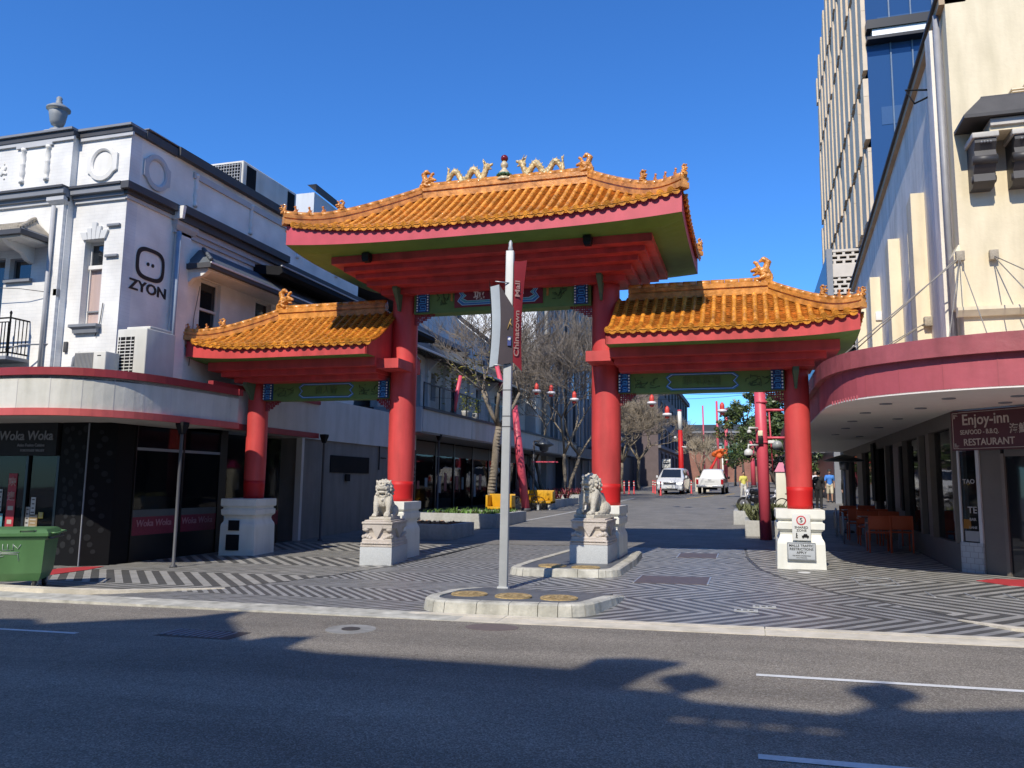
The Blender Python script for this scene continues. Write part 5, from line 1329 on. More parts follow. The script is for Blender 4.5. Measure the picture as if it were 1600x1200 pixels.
# side hood, windows, awning cassette
h = part(MB().rings([(LX, LX+.70, 14.68, 22.8, 6.52), (LX, LX+.66, 14.72, 22.8, 6.56), (LX, LX+.14, 15.1, 22.8, 6.98)]), 'hood', mat('slate_grey_roof', (.10, .115, .13), .6, .2, 5))
part(MB().box(LX, LX+.72, 14.64, 22.8, 6.40, 6.52), 'hood_gutter', TRIM_D, h)
part(MB().box(LX+.72, LX+.74, 14.64, 22.8, 6.49, 6.53), 'hood_flashing', WHITEP, h)
part(MB().box(LX, LX+.6, 14.72, 22.8, 6.36, 6.40), 'hood_lining', WHITEP, h)
part(MB().ext([(LX, 6.36), (LX+.6, 6.36), (LX+.42, 6.24), (LX+.18, 6.2), (LX, 6.05)], 'y', 14.74, 14.86), 'hood_bracket', WHITEP, h)
for i in range(6):
    t = i/6; part(MB().tube([(LX+.68-.54*t, 14.7+.38*t, 6.6+.40*t), (LX+.68-.54*(t+.16), 14.7+.38*(t+.16), 6.6+.40*(t+.16))], [.05, .042], 8), 'hip_cap_tile', mat('slate_grey_roof', (0, 0, 0)), h)
for (a, b) in ((15.25, 15.98), (17.4, 18.1), (19.6, 20.3)):
    f = part(MB().box(LX-.16, LX-.1, a, a+.05, 4.6, 6.34).box(LX-.16, LX-.1, b-.05, b, 4.6, 6.34).box(LX-.16, LX-.1, a+.05, b-.05, 4.6, 4.66).box(LX-.16, LX-.1, a+.05, b-.05, 6.28, 6.34).box(LX-.15, LX-.08, a+.05, b-.05, 5.6, 5.66), 'window', WHITEP)
    part(MB().box(LX-.14, LX-.13, a+.05, b-.05, 4.66, 6.28), 'pane', GLASS, f)
c = part(MB().ext([(LX+.02, 7.22), (LX+.85, 7.10), (LX+.90, 6.95), (LX+.80, 6.88), (LX+.02, 6.98)], 'y', 17.2, 27.5), 'awning_cassette', BLACKM)
part(MB().box(LX+.84, LX+.88, 17.2, 27.5, 7.11, 7.14), 'cassette_edge', TRIM_L, c)
part(MB().tube([(LX+.1, 15.1, 6.1), (LX+.03, 15.05, 5.4), (LX+.03, 14.98, 4.2)], .008, 5), 'cable', TRIM_D)
# painted logo and name on the side wall
LOG = mat('black_sign_paint', (.012, .012, .014), .5)
def yz(y, z, w=.0): return (LX+.004+w, y, z)
m = MB(); n = 44; a_, b_ = [], []
for k in range(n):
    t = 2*PI*k/n; ce = lambda v, e: math.copysign(abs(v)**e, v)
    Yc, Zc = 13.60, 6.20
    sk = lambda u, v: (Yc+u, Zc+v)
    a_.append(sk(.42*ce(math.cos(t), .62), .36*ce(math.sin(t), .62))); b_.append(sk(.335*ce(math.cos(t), .62), .275*ce(math.sin(t), .62)))
m.add([yz(*p) for p in a_+b_]+[yz(p[0], p[1], .012) for p in a_+b_], [(2*n+i, 2*n+(i+1) % n, 3*n+(i+1) % n, 3*n+i) for i in range(n)]+[(i, (i+1) % n, 2*n+(i+1) % n, 2*n+i) for i in range(n)])
part(m, 'logo_ring', LOG)
for dy in (-.07, .07):
    m = MB(); m.lathe([(.04, 0), (.04, .012)], (0, 0), 16, False); m.xf(frame_M((LX+.004, 13.60+dy, 6.2), (0, 1, 0), (0, 0, 1))); part(m, 'logo_eye', LOG)
letter('ZYON', .32, (LX+.01, 13.58, 5.66), LOG, lb, xdir=(0, 1, 0), sx=1.2); letter('ZYON', .32, (LX+.008, 13.595, 5.655), LOG, lb, xdir=(0, 1, 0), sx=1.2)
# stains under the logo wall are left to the paint material
# rooftop plant
t = thing('air_conditioner', 'large grey rooftop air conditioning unit behind the dark parapet', 'air conditioner', (-12.9, 17.9, 8.7))
MB().bev(-13.6, -12.5, 16.7, 19.2, 8.7, 9.88, .03).build('casing', AIRC, t)
gr_ = MB()
for k in range(12): gr_.box(-13.5+k*.085, -13.49+k*.085, 16.66, 16.69, 9.05, 9.8)
for k in range(9): gr_.box(-13.52, -12.58, 16.655, 16.685, 9.08+k*.085, 9.09+k*.085)
gr_.build('grille', TRIM_L, t); MB().box(-13.54, -12.56, 16.69, 16.695, 9.02, 9.82).build('grille_backing', BLACKM, t)
for a, b in ((16.85, 17.25), (18.75, 19.1)): MB().box(-12.5, -12.49, a, b, 9.1, 9.8).build('side_grille', BLACKM, t)
# ---- awning of the corner building
aw = [(-24, 10.9), (-17, 10.85), (-13.2, 10.82), (-12.2, 10.84), (-11.5, 11.08), (-11.05, 11.6), (-10.82, 12.3), (-10.75, 13.2), (-10.72, 13.9), (-10.7, 14.6)]
def ribbon(pts, z0, z1, th, name, mt, par):
    m = MB(); n = len(pts); q = []
    for i, p in enumerate(pts):
        d = Vector(pts[min(i+1, n-1)])-Vector(pts[max(i-1, 0)]); d.normalize(); q.append(Vector(p)+Vector((-d.y, d.x))*th)
    vs = []
    for i, p in enumerate(pts): vs += [(p[0], p[1], z0), (q[i].x, q[i].y, z0), (q[i].x, q[i].y, z1), (p[0], p[1], z1)]
    fs = [(i*4+k, i*4+(k+1) % 4, i*4+4+(k+1) % 4, i*4+4+k) for i in range(n-1) for k in range(4)]+[(3, 2, 1, 0), tuple((n-1)*4+k for k in range(4))]
    m.add(vs, [f[::-1] for f in fs]); return m.build(name, mt, par)
def off(pts, d):
    o = []; n = len(pts)
    for i, p in enumerate(pts):
        e = Vector(pts[min(i+1, n-1)])-Vector(pts[max(i-1, 0)]); e.normalize(); o.append((p[0]+e.y*d, p[1]-e.x*d))
    return o
def smooth(pts, k=2):
    for _ in range(k):
        o = [pts[0]]
        for i in range(len(pts)-1):
            a, b = Vector(pts[i]), Vector(pts[i+1]); o += [tuple(a.lerp(b, .25)), tuple(a.lerp(b, .75))]
        o.append(pts[-1]); pts = o
    return pts
aw = smooth(aw, 2)
AWN = mat('weathered_awning_paint', (.62, .60, .53), .65, .06, 2, bump=.35, bscale=7, dirt=.2)
AWG = mat('grey_awning_paint', (.55, .53, .50), .65, .06, 2, bump=.1, dirt=.15)
DRED = mat('dark_red_trim', (.30, .03, .035), .5, .1, dirt=.2); BRED = mat('faded_red_trim', (.55, .10, .09), .5, .1, dirt=.2)
at = thing('street_awning', 'long curved off white shop awning edged in red below the corner building', 'awning', (-12, 11, 2.8))
ribbon(aw, 2.83, 3.42, .05, 'fascia', AWN, at)
ribbon(off(aw, .06), 3.42, 3.56, .14, 'top_flashing', DRED, at)
ribbon(off(aw, .05), 2.70, 2.83, .12, 'bottom_trim', BRED, at)
poly = [(-24, 12.8)]+aw+[(-12.35, 14.6), (-12.35, 12.8)]
MB().box(-12.35, -10.76, 14.55, 14.6, 2.83, 3.42).build('fascia', AWN, at); MB().box(-12.35, -10.62, 14.5, 14.64, 3.42, 3.56).build('top_flashing', DRED, at); MB().prism(poly, 3.36, 3.44).build('deck', TRIM_D, at); MB().prism(poly, 2.72, 2.76).build('soffit', mat('awning_soffit', (.36, .35, .32), .7), at)
at2 = thing('street_awning', 'short lower grey awning behind the left red column', 'awning', (-12, 16, 2.8))
MB().box(-11.66, -11.62, 14.9, 19.5, 2.92, 3.72).build('fascia', AWG, at2); MB().box(-12.38, -11.66, 14.9, 14.94, 2.92, 3.72).build('fascia', AWG, at2)
MB().box(-11.72, -11.58, 14.86, 19.5, 3.72, 3.82).build('top_flashing', DRED, at2); MB().box(-11.74, -11.60, 14.86, 19.5, 2.78, 2.92).build('bottom_trim', DRED, at2)
MB().box(-12.38, -11.74, 14.9, 19.5, 2.80, 2.84).build('soffit', mat('awning_soffit', (0, 0, 0)), at2); MB().box(-12.38, -11.66, 14.94, 19.5, 3.66, 3.72).build('deck', TRIM_D, at2)
# awning posts
def awpost(x, y, top, label, r=.032):
    t = thing('awning_post', label, 'post', (x, y, G(x, y)), 0, 'slim round awning posts')
    MB().lathe([(.07, G(x, y)), (.07, G(x, y)+.03), (r, G(x, y)+.06), (r, top-.25), (r+.005, top-.24)], (x, y), 12).build('shaft', TRIM_D, t)
    MB().rings([(x-.04, x+.04, y-.04, y+.04, top-.24), (x-.09, x+.09, y-.09, y+.09, top-.06), (x-.09, x+.09, y-.09, y+.09, top)]).build('head', BLACKM, t)
awpost(-10.75, 12.95, 2.72, 'dark awning post at the corner in front of the noodle shop window')
awpost(-11.5, 19.62, 2.9, 'dark awning post between the lower grey awning and the blank grey wall')
# small outdoor units on the awning
def split_ac(x0, x1, y0, y1, z0, z1, label, slat):
    t = thing('air_conditioner', label, 'air conditioner', (x0, y0, z0))
    MB().bev(x0, x1, y0, y1, z0, z1, .02).build('casing', AIRC, t)
    m = MB()
    if slat == 'v':
        for k in range(14): m.box(x0+.02+k*(x1-x0)*.6/14, x0+.028+k*(x1-x0)*.6/14, y0-.012, y0, z0+.04, z1-.03)
        m.build('fin', TRIM_G, t); MB().box(x0+.01, x0+(x1-x0)*.62, y0-.004, y0-.001, z0+.03, z1-.02).build('coil', mat('coil_grey', (.25, .24, .22), .6), t)
        MB().box(x0+(x1-x0)*.74, x0+(x1-x0)*.86, y0-.006, y0, z1-.09, z1-.075).build('badge', BLACKM, t)
    else:
        xa, xb = x0+.04, x0+(x1-x0)*.60
        MB().box(xa, xb, y0-.004, y0-.001, z0+.05, z1-.16).build('fan_opening', BLACKM, t)
        for k in range(13): m.box(xa, xb, y0-.014, y0-.004, z0+.06+k*(z1-z0-.24)/13, z0+.075+k*(z1-z0-.24)/13)
        for k in range(3): m.box(xa+(xb-xa)*(k+.4)/3, xa+(xb-xa)*(k+.4)/3+.012, y0-.018, y0-.014, z0+.05, z1-.16)
        m.build('grille', WHITEP, t)
        MB().bev(x0+.12, x1-.02, y0+.1, y1-.1, z1, z1+.06, .015).build('fan_cowl', AIRC, t)
    return t
split_ac(-12.52, -11.78, 11.95, 12.3, 3.44, 4.02, 'smaller beige air conditioner with fine fins on the curved awning', 'v')
split_ac(-11.92, -11.22, 12.35, 13.15, 3.44, 4.52, 'taller beige air conditioner with a gridded fan opening on the curved awning', 'h')

# ---- shopfront below
sf = thing('shopfront', 'dark noodle shop front wrapping the corner under the curved awning', 'shopfront', (LX, LY, 0))
g0 = -.14
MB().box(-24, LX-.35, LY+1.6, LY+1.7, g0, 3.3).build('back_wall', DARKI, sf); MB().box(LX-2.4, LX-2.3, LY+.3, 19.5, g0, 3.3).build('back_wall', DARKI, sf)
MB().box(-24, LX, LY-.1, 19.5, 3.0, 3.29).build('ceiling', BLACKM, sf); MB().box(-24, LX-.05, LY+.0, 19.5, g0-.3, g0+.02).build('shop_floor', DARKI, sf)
MB().box(-24, -13.55, LY-.15, LY+.0, 2.05, 2.72).build('name_panel', CHAR, sf)
# dotted corner pier
PAN = mat('black_dotted_panel', (.007, .007, .008), .7, .1, spec=.12); DOT = mat('grey_dot', (.020, .021, .023), .7, .15, spec=.12)
pier = MB().prism([(-13.45, LY-.12), (-12.75, LY-.12), (LX+.02, LY+.22), (LX+.02, LY+.75), (-13.45, LY+.75)], g0, 2.72).build('corner_pier', PAN, sf)
r = random.Random(11); pos = []
for tr in range(400):
    u, v, rr = r.uniform(-13.35, -12.85), r.uniform(.1, 2.6), r.uniform(.05, .075)
    if all((u-a)**2+(v-b)**2 > (rr+c)**2*1.1 for a, b, c in pos): pos.append((u, v, rr))
m = MB()
for u, v, rr in pos[:34]:
    q = MB(); q.lathe([(rr, 0), (rr, .003)], (0, 0), 14, False); q.xf(frame_M((u, LY-.121, v), (1, 0, 0), (0, 0, 1))); m.add(q.v, q.f)
d_ = Vector((.35+.02, .34, 0)).normalized(); nrm = Vector((d_.y, -d_.x, 0))
for k in range(18):
    q = MB(); rr = r.uniform(.045, .065); q.lathe([(rr, 0), (rr, .003)], (0, 0), 14, False); q.xf(frame_M(Vector((-12.75, LY-.12, 0))+d_*r.uniform(.08, .4)+Vector((0, 0, .15+k*.14))+nrm*.001, d_, (0, 0, 1))); m.add(q.v, q.f)
m.build('dot_pattern', DOT, pier, kind='stuff')
MB().box(-12.78, -12.76, LY-.14, LY-.12, g0, 2.7).build('edge_strip', TRIM_G, sf)
letter('Woka Woka', .27, (-14.35, LY-.16, 2.45), mat('grey_sign_lettering', (.20, .19, .20), .5), sf, shear=.1)
letter('Asian Fusion Cuisine', .085, (-14.2, LY-.16, 2.26), mat('grey_sign_lettering', (0, 0, 0)), sf); letter('FORTITUDE VALLEY', .07, (-14.15, LY-.16, 2.15), mat('grey_sign_lettering', (0, 0, 0)), sf)
# street side glazing and notices
MB().box(-24, -13.5, LY-.02, LY-.0, .28, 2.05).build('window_pane', SHOPG, sf); MB().box(-24, -13.5, LY-.06, LY+.02, g0, .28).build('stall_riser', CHAR, sf)
for x in (-13.55, -14.35, -15.6): MB().box(x-.03, x+.03, LY-.07, LY+.03, g0, 2.05).build('mullion', BLACK, sf)
def poster(x0, x1, z0, z1, col, name='poster', y=LY-.03, seed=1, lines=4):
    p = MB().box(x0, x1, y-.006, y, z0, z1).build(name, mat('print_%s' % (''.join('%02x' % int(c*255) for c in col)), col, .6), sf)
    r = random.Random(seed+int(x0*31))
    m = MB()
    for k in range(lines):
        z = z1-(k+.7)*(z1-z0)/(lines+.4); w = (x1-x0)*r.uniform(.4, .8); c = (x0+x1)/2
        m.box(c-w/2, c+w/2, y-.009, y-.006, z, z+(z1-z0)*.35/(lines+1))
    m.build('print', kind='stuff', mats=mat('print_dark', (.06, .05, .05), .6) if sum(col) > 1 else mat('print_pale', (.4, .36, .3), .6), parent=p)
poster(-15.9, -15.25, .95, 1.62, (.36, .35, .31), seed=2, lines=7)
poster(-15.22, -15.1, .7, 1.2, (.05, .18, .32)); poster(-15.08, -14.98, .9, 1.35, (.42, .42, .4)); poster(-15.08, -14.92, .45, .85, (.08, .25, .3))
poster(-14.84, -14.62, .45, 1.68, (.34, .02, .03), 'red_banner_sign'); 
for ch, z in (('欢', 1.50), ('迎', 1.2)): letter(ch, .2, (-14.73, LY-.045, z), mat('faint_gold_character', (.45, .22, .2), .6), sf, name='character')
poster(-14.32, -14.22, .6, 1.0, (.35, .35, .33)); poster(-14.2, -14.08, .82, 1.2, (.45, .44, .42)); poster(-14.22, -14.0, .42, .85, (.25, .17, .08), seed=5, lines=6); poster(-13.98, -13.86, .78, .9, (.4, .33, .05))
# mall side glazing
x = LX
for a, b in ((13.6, 15.0), (15.06, 16.3)):
    MB().box(x-.02, x, a, b, .95, 2.2).build('window_pane', SHOPG, sf); MB().box(x-.02, x, a, b, 2.26, 2.72).build('window_pane', SHOPG, sf)
    MB().box(x-.03, x+.002, a, b, .42, .80).build('window_decal', mat('maroon_window_decal', (.17, .015, .035), .5, .25, 25), sf)
    MB().box(x-.02, x-.004, a, b, .80, .95).build('frosted_strip', mat('frosted', (.08, .09, .09), .5), sf)
    letter('Woka Woka', .20, (x+.006, (a+b)/2-.05, .66), mat('faint_pink_lettering', (.34, .16, .18), .6), sf, xdir=(0, 1, 0), shear=.1)
    MB().box(x-.05, x-.006, a, b, g0, .42).build('stall_riser', BLACK, sf)
for y in (13.57, 15.03, 16.33): MB().box(x-.05, x+.02, y-.03, y+.03, g0, 2.72).build('mullion', BLACK, sf)
MB().box(x-.04, x+.015, 13.6, 16.3, 2.2, 2.26).build('transom', TRIM_G, sf)
MB().box(x-.05, x-.0, 16.36, 16.6, g0, 2.9).build('mullion', BLACK, sf)
MB().box(x-.02, x, 16.6, 18.9, .78, 2.72).build('window_pane', SHOPG, sf); MB().box(x-.05, x-.004, 16.6, 18.9, g0, .42).build('stall_riser', BLACK, sf)
MB().box(x-.03, x+.002, 17.2, 18.9, .42, .80).build('window_decal', mat('maroon_window_decal', (0, 0, 0)), sf)
letter('Woka Woka', .20, (x+.006, 17.75, .66), mat('faint_pink_lettering', (0, 0, 0)), sf, xdir=(0, 1, 0), shear=.1)
MB().box(x-.3, x-.28, 17.3, 18.6, 2.1, 2.55).build('menu_board', mat('menu_board', (.13, .12, .10), .5), sf)
MB().box(x-.25, x-.24, 17.5, 17.95, 1.3, 2.0).build('lit_poster', mat('bluish_poster', (.16, .2, .3), .5, .7, 6), sf)
for k, (y, z) in enumerate(((17.2, 1.1), (17.4, 1.4), (18.3, 1.25), (18.5, .95))): MB().box(x-.4, x-.2, y, y+.12, z, z+.18).build('shelf_item', mat('shelf_item', (.3, .28, .25), .6, .5, 9), sf)
BULB = bpy.data.materials.new('warm_bulb'); BULB.use_nodes = True; b_ = BULB.node_tree.nodes['Principled BSDF']; b_.inputs['Emission Color'].default_value = (1, .55, .2, 1); b_.inputs['Emission Strength'].default_value = 14
for px, py, pz_ in ((-14.3, LY+1.2, 1.75), (-14.15, LY+1.25, 1.74), (LX-1.3, 14.1, 1.74), (LX-1.3, 14.25, 1.72), (LX-1.3, 14.42, 1.73), (LX-1.5, 15.9, 1.7)):
    MB().ball((px, py, pz_), .028, 8, 6).build('pendant_bulb', BULB, sf); MB().tube([(px, py, pz_+.03), (px, py, 3.0)], .004, 4).build('pendant_cord', BLACKM, sf)
for y, z in ((13.9, .25), (14.6, .25), (15.6, .25)): MB().bev(LX-.7, LX-.3, y, y+.4, .5, .53, .01).build('table_top', mat('dark_timber', (.05, .03, .02), .5), sf); MB().box(LX-.52, LX-.48, y+.18, y+.22, g0, .5).build('table_leg', BLACKM, sf)

# ---- green wheelie bin
def bin_():
    t = thing('waste_bin', 'large green four wheeled bin with white graffiti by the left kerb', 'bin', (-10.9, 9.68, G(-10.9, 9.7)), math.radians(35))
    BG = mat('bin_green_plastic', (.085, .195, .07), .45, .08, 2, bump=.08, bscale=12, dirt=.22)
    t.scale = (.9, .9, .88)
    z0 = .17
    MB().rings([(-.60, .42, -.42, .36, z0), (-.64, .46, -.46, .40, .30), (-.68, .49, -.52, .46, .86), (-.70, .51, -.54, .48, .90), (-.70, .51, -.54, .48, .93)]).build('body', BG, t)
    for x in (-.5, -.1, .32): MB().rings([(x-.05, x+.05, -.475, -.44, .32), (x-.05, x+.05, -.545, -.5, .84)]).build('rib', BG, t) if False else None
    lid = MB().rings([(-.72, .54, -.57, .50, .93), (-.72, .54, -.57, .50, .98), (-.66, .48, -.42, .44, 1.03), (-.62, .44, -.3, .38, 1.045)]).build('lid', BG, t)
    for x in (-.32, .22): MB().bev(x-.12, x+.12, -.50, -.43, 1.0, 1.025, .01).build('lid_grip', TRIM_D, lid)
    for x in (-.32, .22): MB().tube([(x-.1, -.52, 1.0), (x-.1, -.54, 1.03), (x+.1, -.54, 1.03), (x+.1, -.52, 1.0)], .012, 6).build('lid_handle', BG, lid)
    MB().tube([(.54, -.35, .97), (.62, -.35, .97), (.62, .35, .97), (.54, .35, .97)], .018, 8).build('side_bar', BG, t)
    MB().tube([(.52, -.45, .90), (.57, -.45, .89), (.57, .42, .89)], .018, 8).build('lift_bar', TRIM_D, t)
    WH = mat('rubber', (.012, .012, .012), .7)
    for x, y in ((-.5, -.36), (.36, -.36), (-.5, .30), (.36, .30)):
        w = MB().tube([(x-.025, y, .09), (x+.025, y, .09)], .09, 16).build('wheel', WH, t)
        MB().tube([(x-.03, y, .09), (x+.03, y, .09)], .04, 10).build('hub', TRIM_G, w)
        MB().box(x-.045, x-.032, y-.03, y+.03, .09, .2).box(x+.032, x+.045, y-.03, y+.03, .09, .2).box(x-.045, x+.045, y-.04, y+.04, .16, .2).build('castor_fork', METAL, t)
    GRA = mat('white_spray_paint', (.6, .62, .6), .6)
    m = MB(); r = random.Random(4)
    Y_ = lambda z: -.46-.06*(z-.30)/.56-.005
    for pts in ([(-.24, .78), (-.2, .70), (-.12, .66), (-.3, .70), (-.14, .62)], [(-.12, .80), (-.12, .70), (-.02, .70)], [(-.05, .80), (-.05, .70), (.03, .70), (.03, .80)], [(-.16, .665), (.12, .66)], [(-.16, .64), (.1, .63), (.12, .52)], [(.04, .78), (.1, .72), (.14, .79)], [(-.28, .62), (-.2, .58), (-.1, .6)]):
        m.tube([(x+.0, Y_(z), z) for x, z in pts], .0075, 5, scale=(1, .5))
    m.build('graffiti', GRA, t, kind='stuff')
bin_()

# joints in the awning fascia sheets
for p, q in zip(off(aw, .004)[::3], off(aw, .004)[1::3]):
    d = (Vector(q)-Vector(p)).normalized()*.006
    MB().add([(p[0]-d.x, p[1]-d.y, 2.84), (p[0]+d.x, p[1]+d.y, 2.84), (p[0]+d.x, p[1]+d.y, 3.41), (p[0]-d.x, p[1]-d.y, 3.41)], [(0, 1, 2, 3)]).build('sheet_joint', AWG, at)

# things seen behind the noodle shop glass
r = random.Random(77)
LITS = bpy.data.materials.new('lit_menu_panel'); LITS.use_nodes = True; q_ = LITS.node_tree.nodes['Principled BSDF']; q_.inputs['Base Color'].default_value = (.3, .28, .24, 1); q_.inputs['Emission Color'].default_value = (.9, .85, .7, 1); q_.inputs['Emission Strength'].default_value = .12
for y in (13.8, 14.5, 15.3, 15.9, 17.2, 18.0):
    MB().box(LX-1.6, LX-1.55, y, y+.35, 1.5+r.random()*.4, 2.1+r.random()*.2).build('menu_panel', LITS, sf)
    MB().rings([(LX-.95, LX-.6, y, y+.32, .42), (LX-.95, LX-.6, y, y+.32, .46)]).build('stool_seat', mat('stool_timber', (.10, .06, .035), .5), sf); MB().box(LX-.92, LX-.88, y+.02, y+.06, g0, .42).box(LX-.67, LX-.63, y+.26, y+.30, g0, .42).build('stool_leg', BLACKM, sf, kind='stuff')
for k in range(9): MB().box(LX-.26, LX-.2, 13.7+k*.28, 13.7+k*.28+.10, .82, .90+.1*r.random()).build('sill_item', mat('sill_item_%d' % (k % 3), [(.25, .25, .23), (.12, .2, .1), (.25, .1, .06)][k % 3], .5), sf)
for x0 in (-14.9, -14.05): MB().box(x0, x0+.3, LY+.8, LY+.85, 1.45, 1.9).build('menu_panel', LITS, sf)

# ================================================================ LEFT SIDE OF THE MALL
gw = thing('blank_wall_building', 'low building with a plain grey wall and pale upper band beside the mall entrance', 'building', (-12.2, 19.5, 0))
GRW = mat('plain_grey_wall', (.21, .195, .18), .8, .08, 1.5, bump=.1, dirt=.2); PALEB = mat('pale_grey_band', (.60, .58, .55), .7, .05, 1.5, dirt=.15)
MB().box(-14, -12.2, 19.62, 27.4, -.1, 2.8).build('lower_wall', GRW, gw); MB().box(-14, -12.14, 19.5, 27.4, 2.8, 4.02).build('upper_band', PALEB, gw)
MB().box(-12.3, -12.12, 19.5, 19.62, -.1, 4.02).build('end_post', PALEB, gw)
MB().box(-12.2, -12.17, 21.2, 23.7, 1.86, 2.38).build('recessed_sign_panel', BLACKM, gw)
MB().box(-12.17, -12.12, 22.1, 22.35, 1.6, 1.82).build('meter_box', BLACKM, gw)
MB().tube([(-12.16, 24.0, 2.9), (-12.16, 24.4, 2.9), (-12.16, 24.4, 2.0)], .02, 6).build('conduit', BLACKM, gw)
MB().tube([(-12.1, 24.4, 2.4), (-12.1, 24.8, 2.4)], .02, 6).build('conduit', BLACKM, gw)
# mall shops with awning and balcony storey
ms = thing('mall_shops', 'dark mall shops with a long grey awning and a verandah storey above', 'building', (-12.2, 27.4, 0))
AWM = mat('mall_awning_grey', (.50, .48, .46), .65, .05, 1.5, dirt=.15)
yy = [26.0, 31.2, 36.4, 41.6, 46.8, 52.0]
for a, b in zip(yy[:-1], yy[1:]): MB().box(-11.34, -11.28, a+.02, b-.02, 3.42, 4.22).build('awning_fascia', AWM, ms)
MB().box(-14, -11.22, 26, 52, 4.22, 4.32).build('awning_roof', TRIM_D, ms); MB().box(-13.2, -11.34, 26, 52, 3.36, 3.42).build('awning_soffit', TRIM_G, ms)
MB().box(-13.2, -11.3, 25.9, 26.0, 3.4, 4.3).build('awning_end', AWM, ms)
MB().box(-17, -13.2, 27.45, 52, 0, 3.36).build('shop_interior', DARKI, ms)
r = random.Random(3)
for k, y in enumerate([27.5, 29.6, 31.8, 34, 36.5, 39, 41.2, 44, 46.5, 49, 52]):
    MB().box(-13.2, -13.12, y-.06, y+.06, .1, 3.36).build('mullion', BLACK, ms)
    if k < 10:
        y1 = [27.5, 29.6, 31.8, 34, 36.5, 39, 41.2, 44, 46.5, 49, 52][k+1]
        MB().box(-13.2, -13.17, y+.06, y1-.06, .5, 2.75).build('shop_window', SHOPG, ms)
        MB().box(-13.2, -13.15, y+.06, y1-.06, .1, .5).build('stall_riser', CHAR, ms)
        MB().box(-13.2, -13.14, y+.06, y1-.06, 2.75, 3.3).build('sign_band', mat('shop_sign_%d' % (k % 3), [(.03, .03, .03), (.06, .055, .05), (.02, .025, .03)][k % 3], .5), ms)
        for q in range(2): MB().box(-13.165, -13.16, y+.3+q*.8, y+.55+q*.8+r.uniform(0, .2), .9+r.random()*.5, 1.5+r.random()*.6).build('window_poster', mat('window_poster_%d' % (q+k % 2), [(.28, .28, .28), (.2, .04, .04), (.1, .16, .2)][(q+k) % 3], .5, .5, 8), ms)
NEON = bpy.data.materials.new('red_neon'); NEON.use_nodes = True; b_ = NEON.node_tree.nodes['Principled BSDF']; b_.inputs['Base Color'].default_value = (.5, 0, 0, 1); b_.inputs['Emission Color'].default_value = (1, .01, .01, 1); b_.inputs['Emission Strength'].default_value = 1.6
letter('福', .42, (-12.0, 26.3, 2.95), NEON, ms, xdir=(.96, .28, 0), name='neon_sign', depth=.04); letter('來', .42, (-12.55, 26.1, 2.95), NEON, ms, xdir=(.96, .28, 0), name='neon_sign', depth=.04)
MB().box(-13.1, -13.04, 28.6, 28.75, 1.1, 2.2).build('wall_lettering_panel', mat('cream_panel', (.32, .3, .26), .6), ms)
letter('TAO', .34, (-13.0, 29.2, 1.95), mat('grey_sign_lettering', (0, 0, 0)), ms, xdir=(0, 0, -1), ydir=(0, 1, 0))
# balcony
for k in range(9):
    y = 26.3+k*1.5; MB().box(-11.42, -11.38, y-.02, y+.02, 4.32, 5.25).build('balcony_post', BLACK, ms)
MB().box(-11.42, -11.38, 26.3, 38.4, 5.2, 5.25).build('balcony_rail', BLACK, ms)
m = MB()
for k in range(100): m.box(-11.405, -11.395, 26.3+k*.121, 26.312+k*.121, 4.36, 5.2)
m.build('balustrade_bar', BLACK, ms, kind='stuff')
wall(MB(), 'x', -13.5, -13.2, 26.2, 46, 4.32, 6.9, [(29.2, 30.1, 4.4, 6.3), (31.2, 31.7, 5.1, 6.3), (33.6, 34.4, 4.4, 6.3), (37, 37.8, 5.1, 6.3), (40, 41, 5.1, 6.3)]).build('upper_wall', mat('verandah_white', (.66, .64, .60), .7), ms)
for a, b, c in ((29.2, 30.1, 4.4), (31.2, 31.7, 5.1), (33.6, 34.4, 4.4), (37, 37.8, 5.1), (40, 41, 5.1)): MB().box(-13.45, -13.4, a, b, c, 6.3).build('upper_window', GLASS, ms)
for y in (27.6, 30.6, 32.6, 35.8, 38.6): MB().box(-13.2, -13.05, y-.1, y+.1, 4.32, 6.8).build('verandah_pilaster', mat('verandah_white', (0, 0, 0)), ms); MB().ext([(-13.05, 6.8), (-12.5, 6.8), (-13.05, 6.3)], 'y', y-.05, y+.05).build('eave_bracket', mat('verandah_white', (0, 0, 0)), ms)
MB().add([(-12.3, 24.5, 6.85), (-12.3, 46, 6.85), (-14.2, 46, 8.2), (-14.2, 24.5, 8.2), (-12.3, 24.5, 6.75), (-12.3, 46, 6.75)], [(0, 1, 2, 3), (4, 5, 1, 0)]).build('verandah_roof', mat('dark_metal_roof', (.055, .06, .065), .5, .1, 3), ms)
MB().box(-12.34, -12.24, 24.5, 46, 6.80, 6.88).build('gutter', WHITEP, ms); MB().box(-14.3, -13.9, 24.5, 38, 8.2, 8.45).build('roof_flashing', TRIM_G, ms)
for k in range(22): MB().box(-14.0, -13.4, 25+k*.9, 25.35+k*.9, 7.75, 8.0).build('roof_vent', TRIM_D, ms) if k % 3 == 0 else None
for x, y in ((-11.42, 27.9), (-11.42, 41.5), (-11.42, 50.5)): awpost(x, y, 3.42, {27.9: 'pale awning post nearest the gateway in front of the mall shops', 41.5: 'middle awning post of the mall shops behind the yellow benches', 50.5: 'far awning post of the mall shops beyond the bare trees'}[y], .035)
MB().box(-12.6, -12.4, 22.9, 23.1, 0, .01).v
bg_ = thing('side_building', 'big pale blue shaded wall building rising behind the verandah roof', 'building', (-14.5, 24, 0))
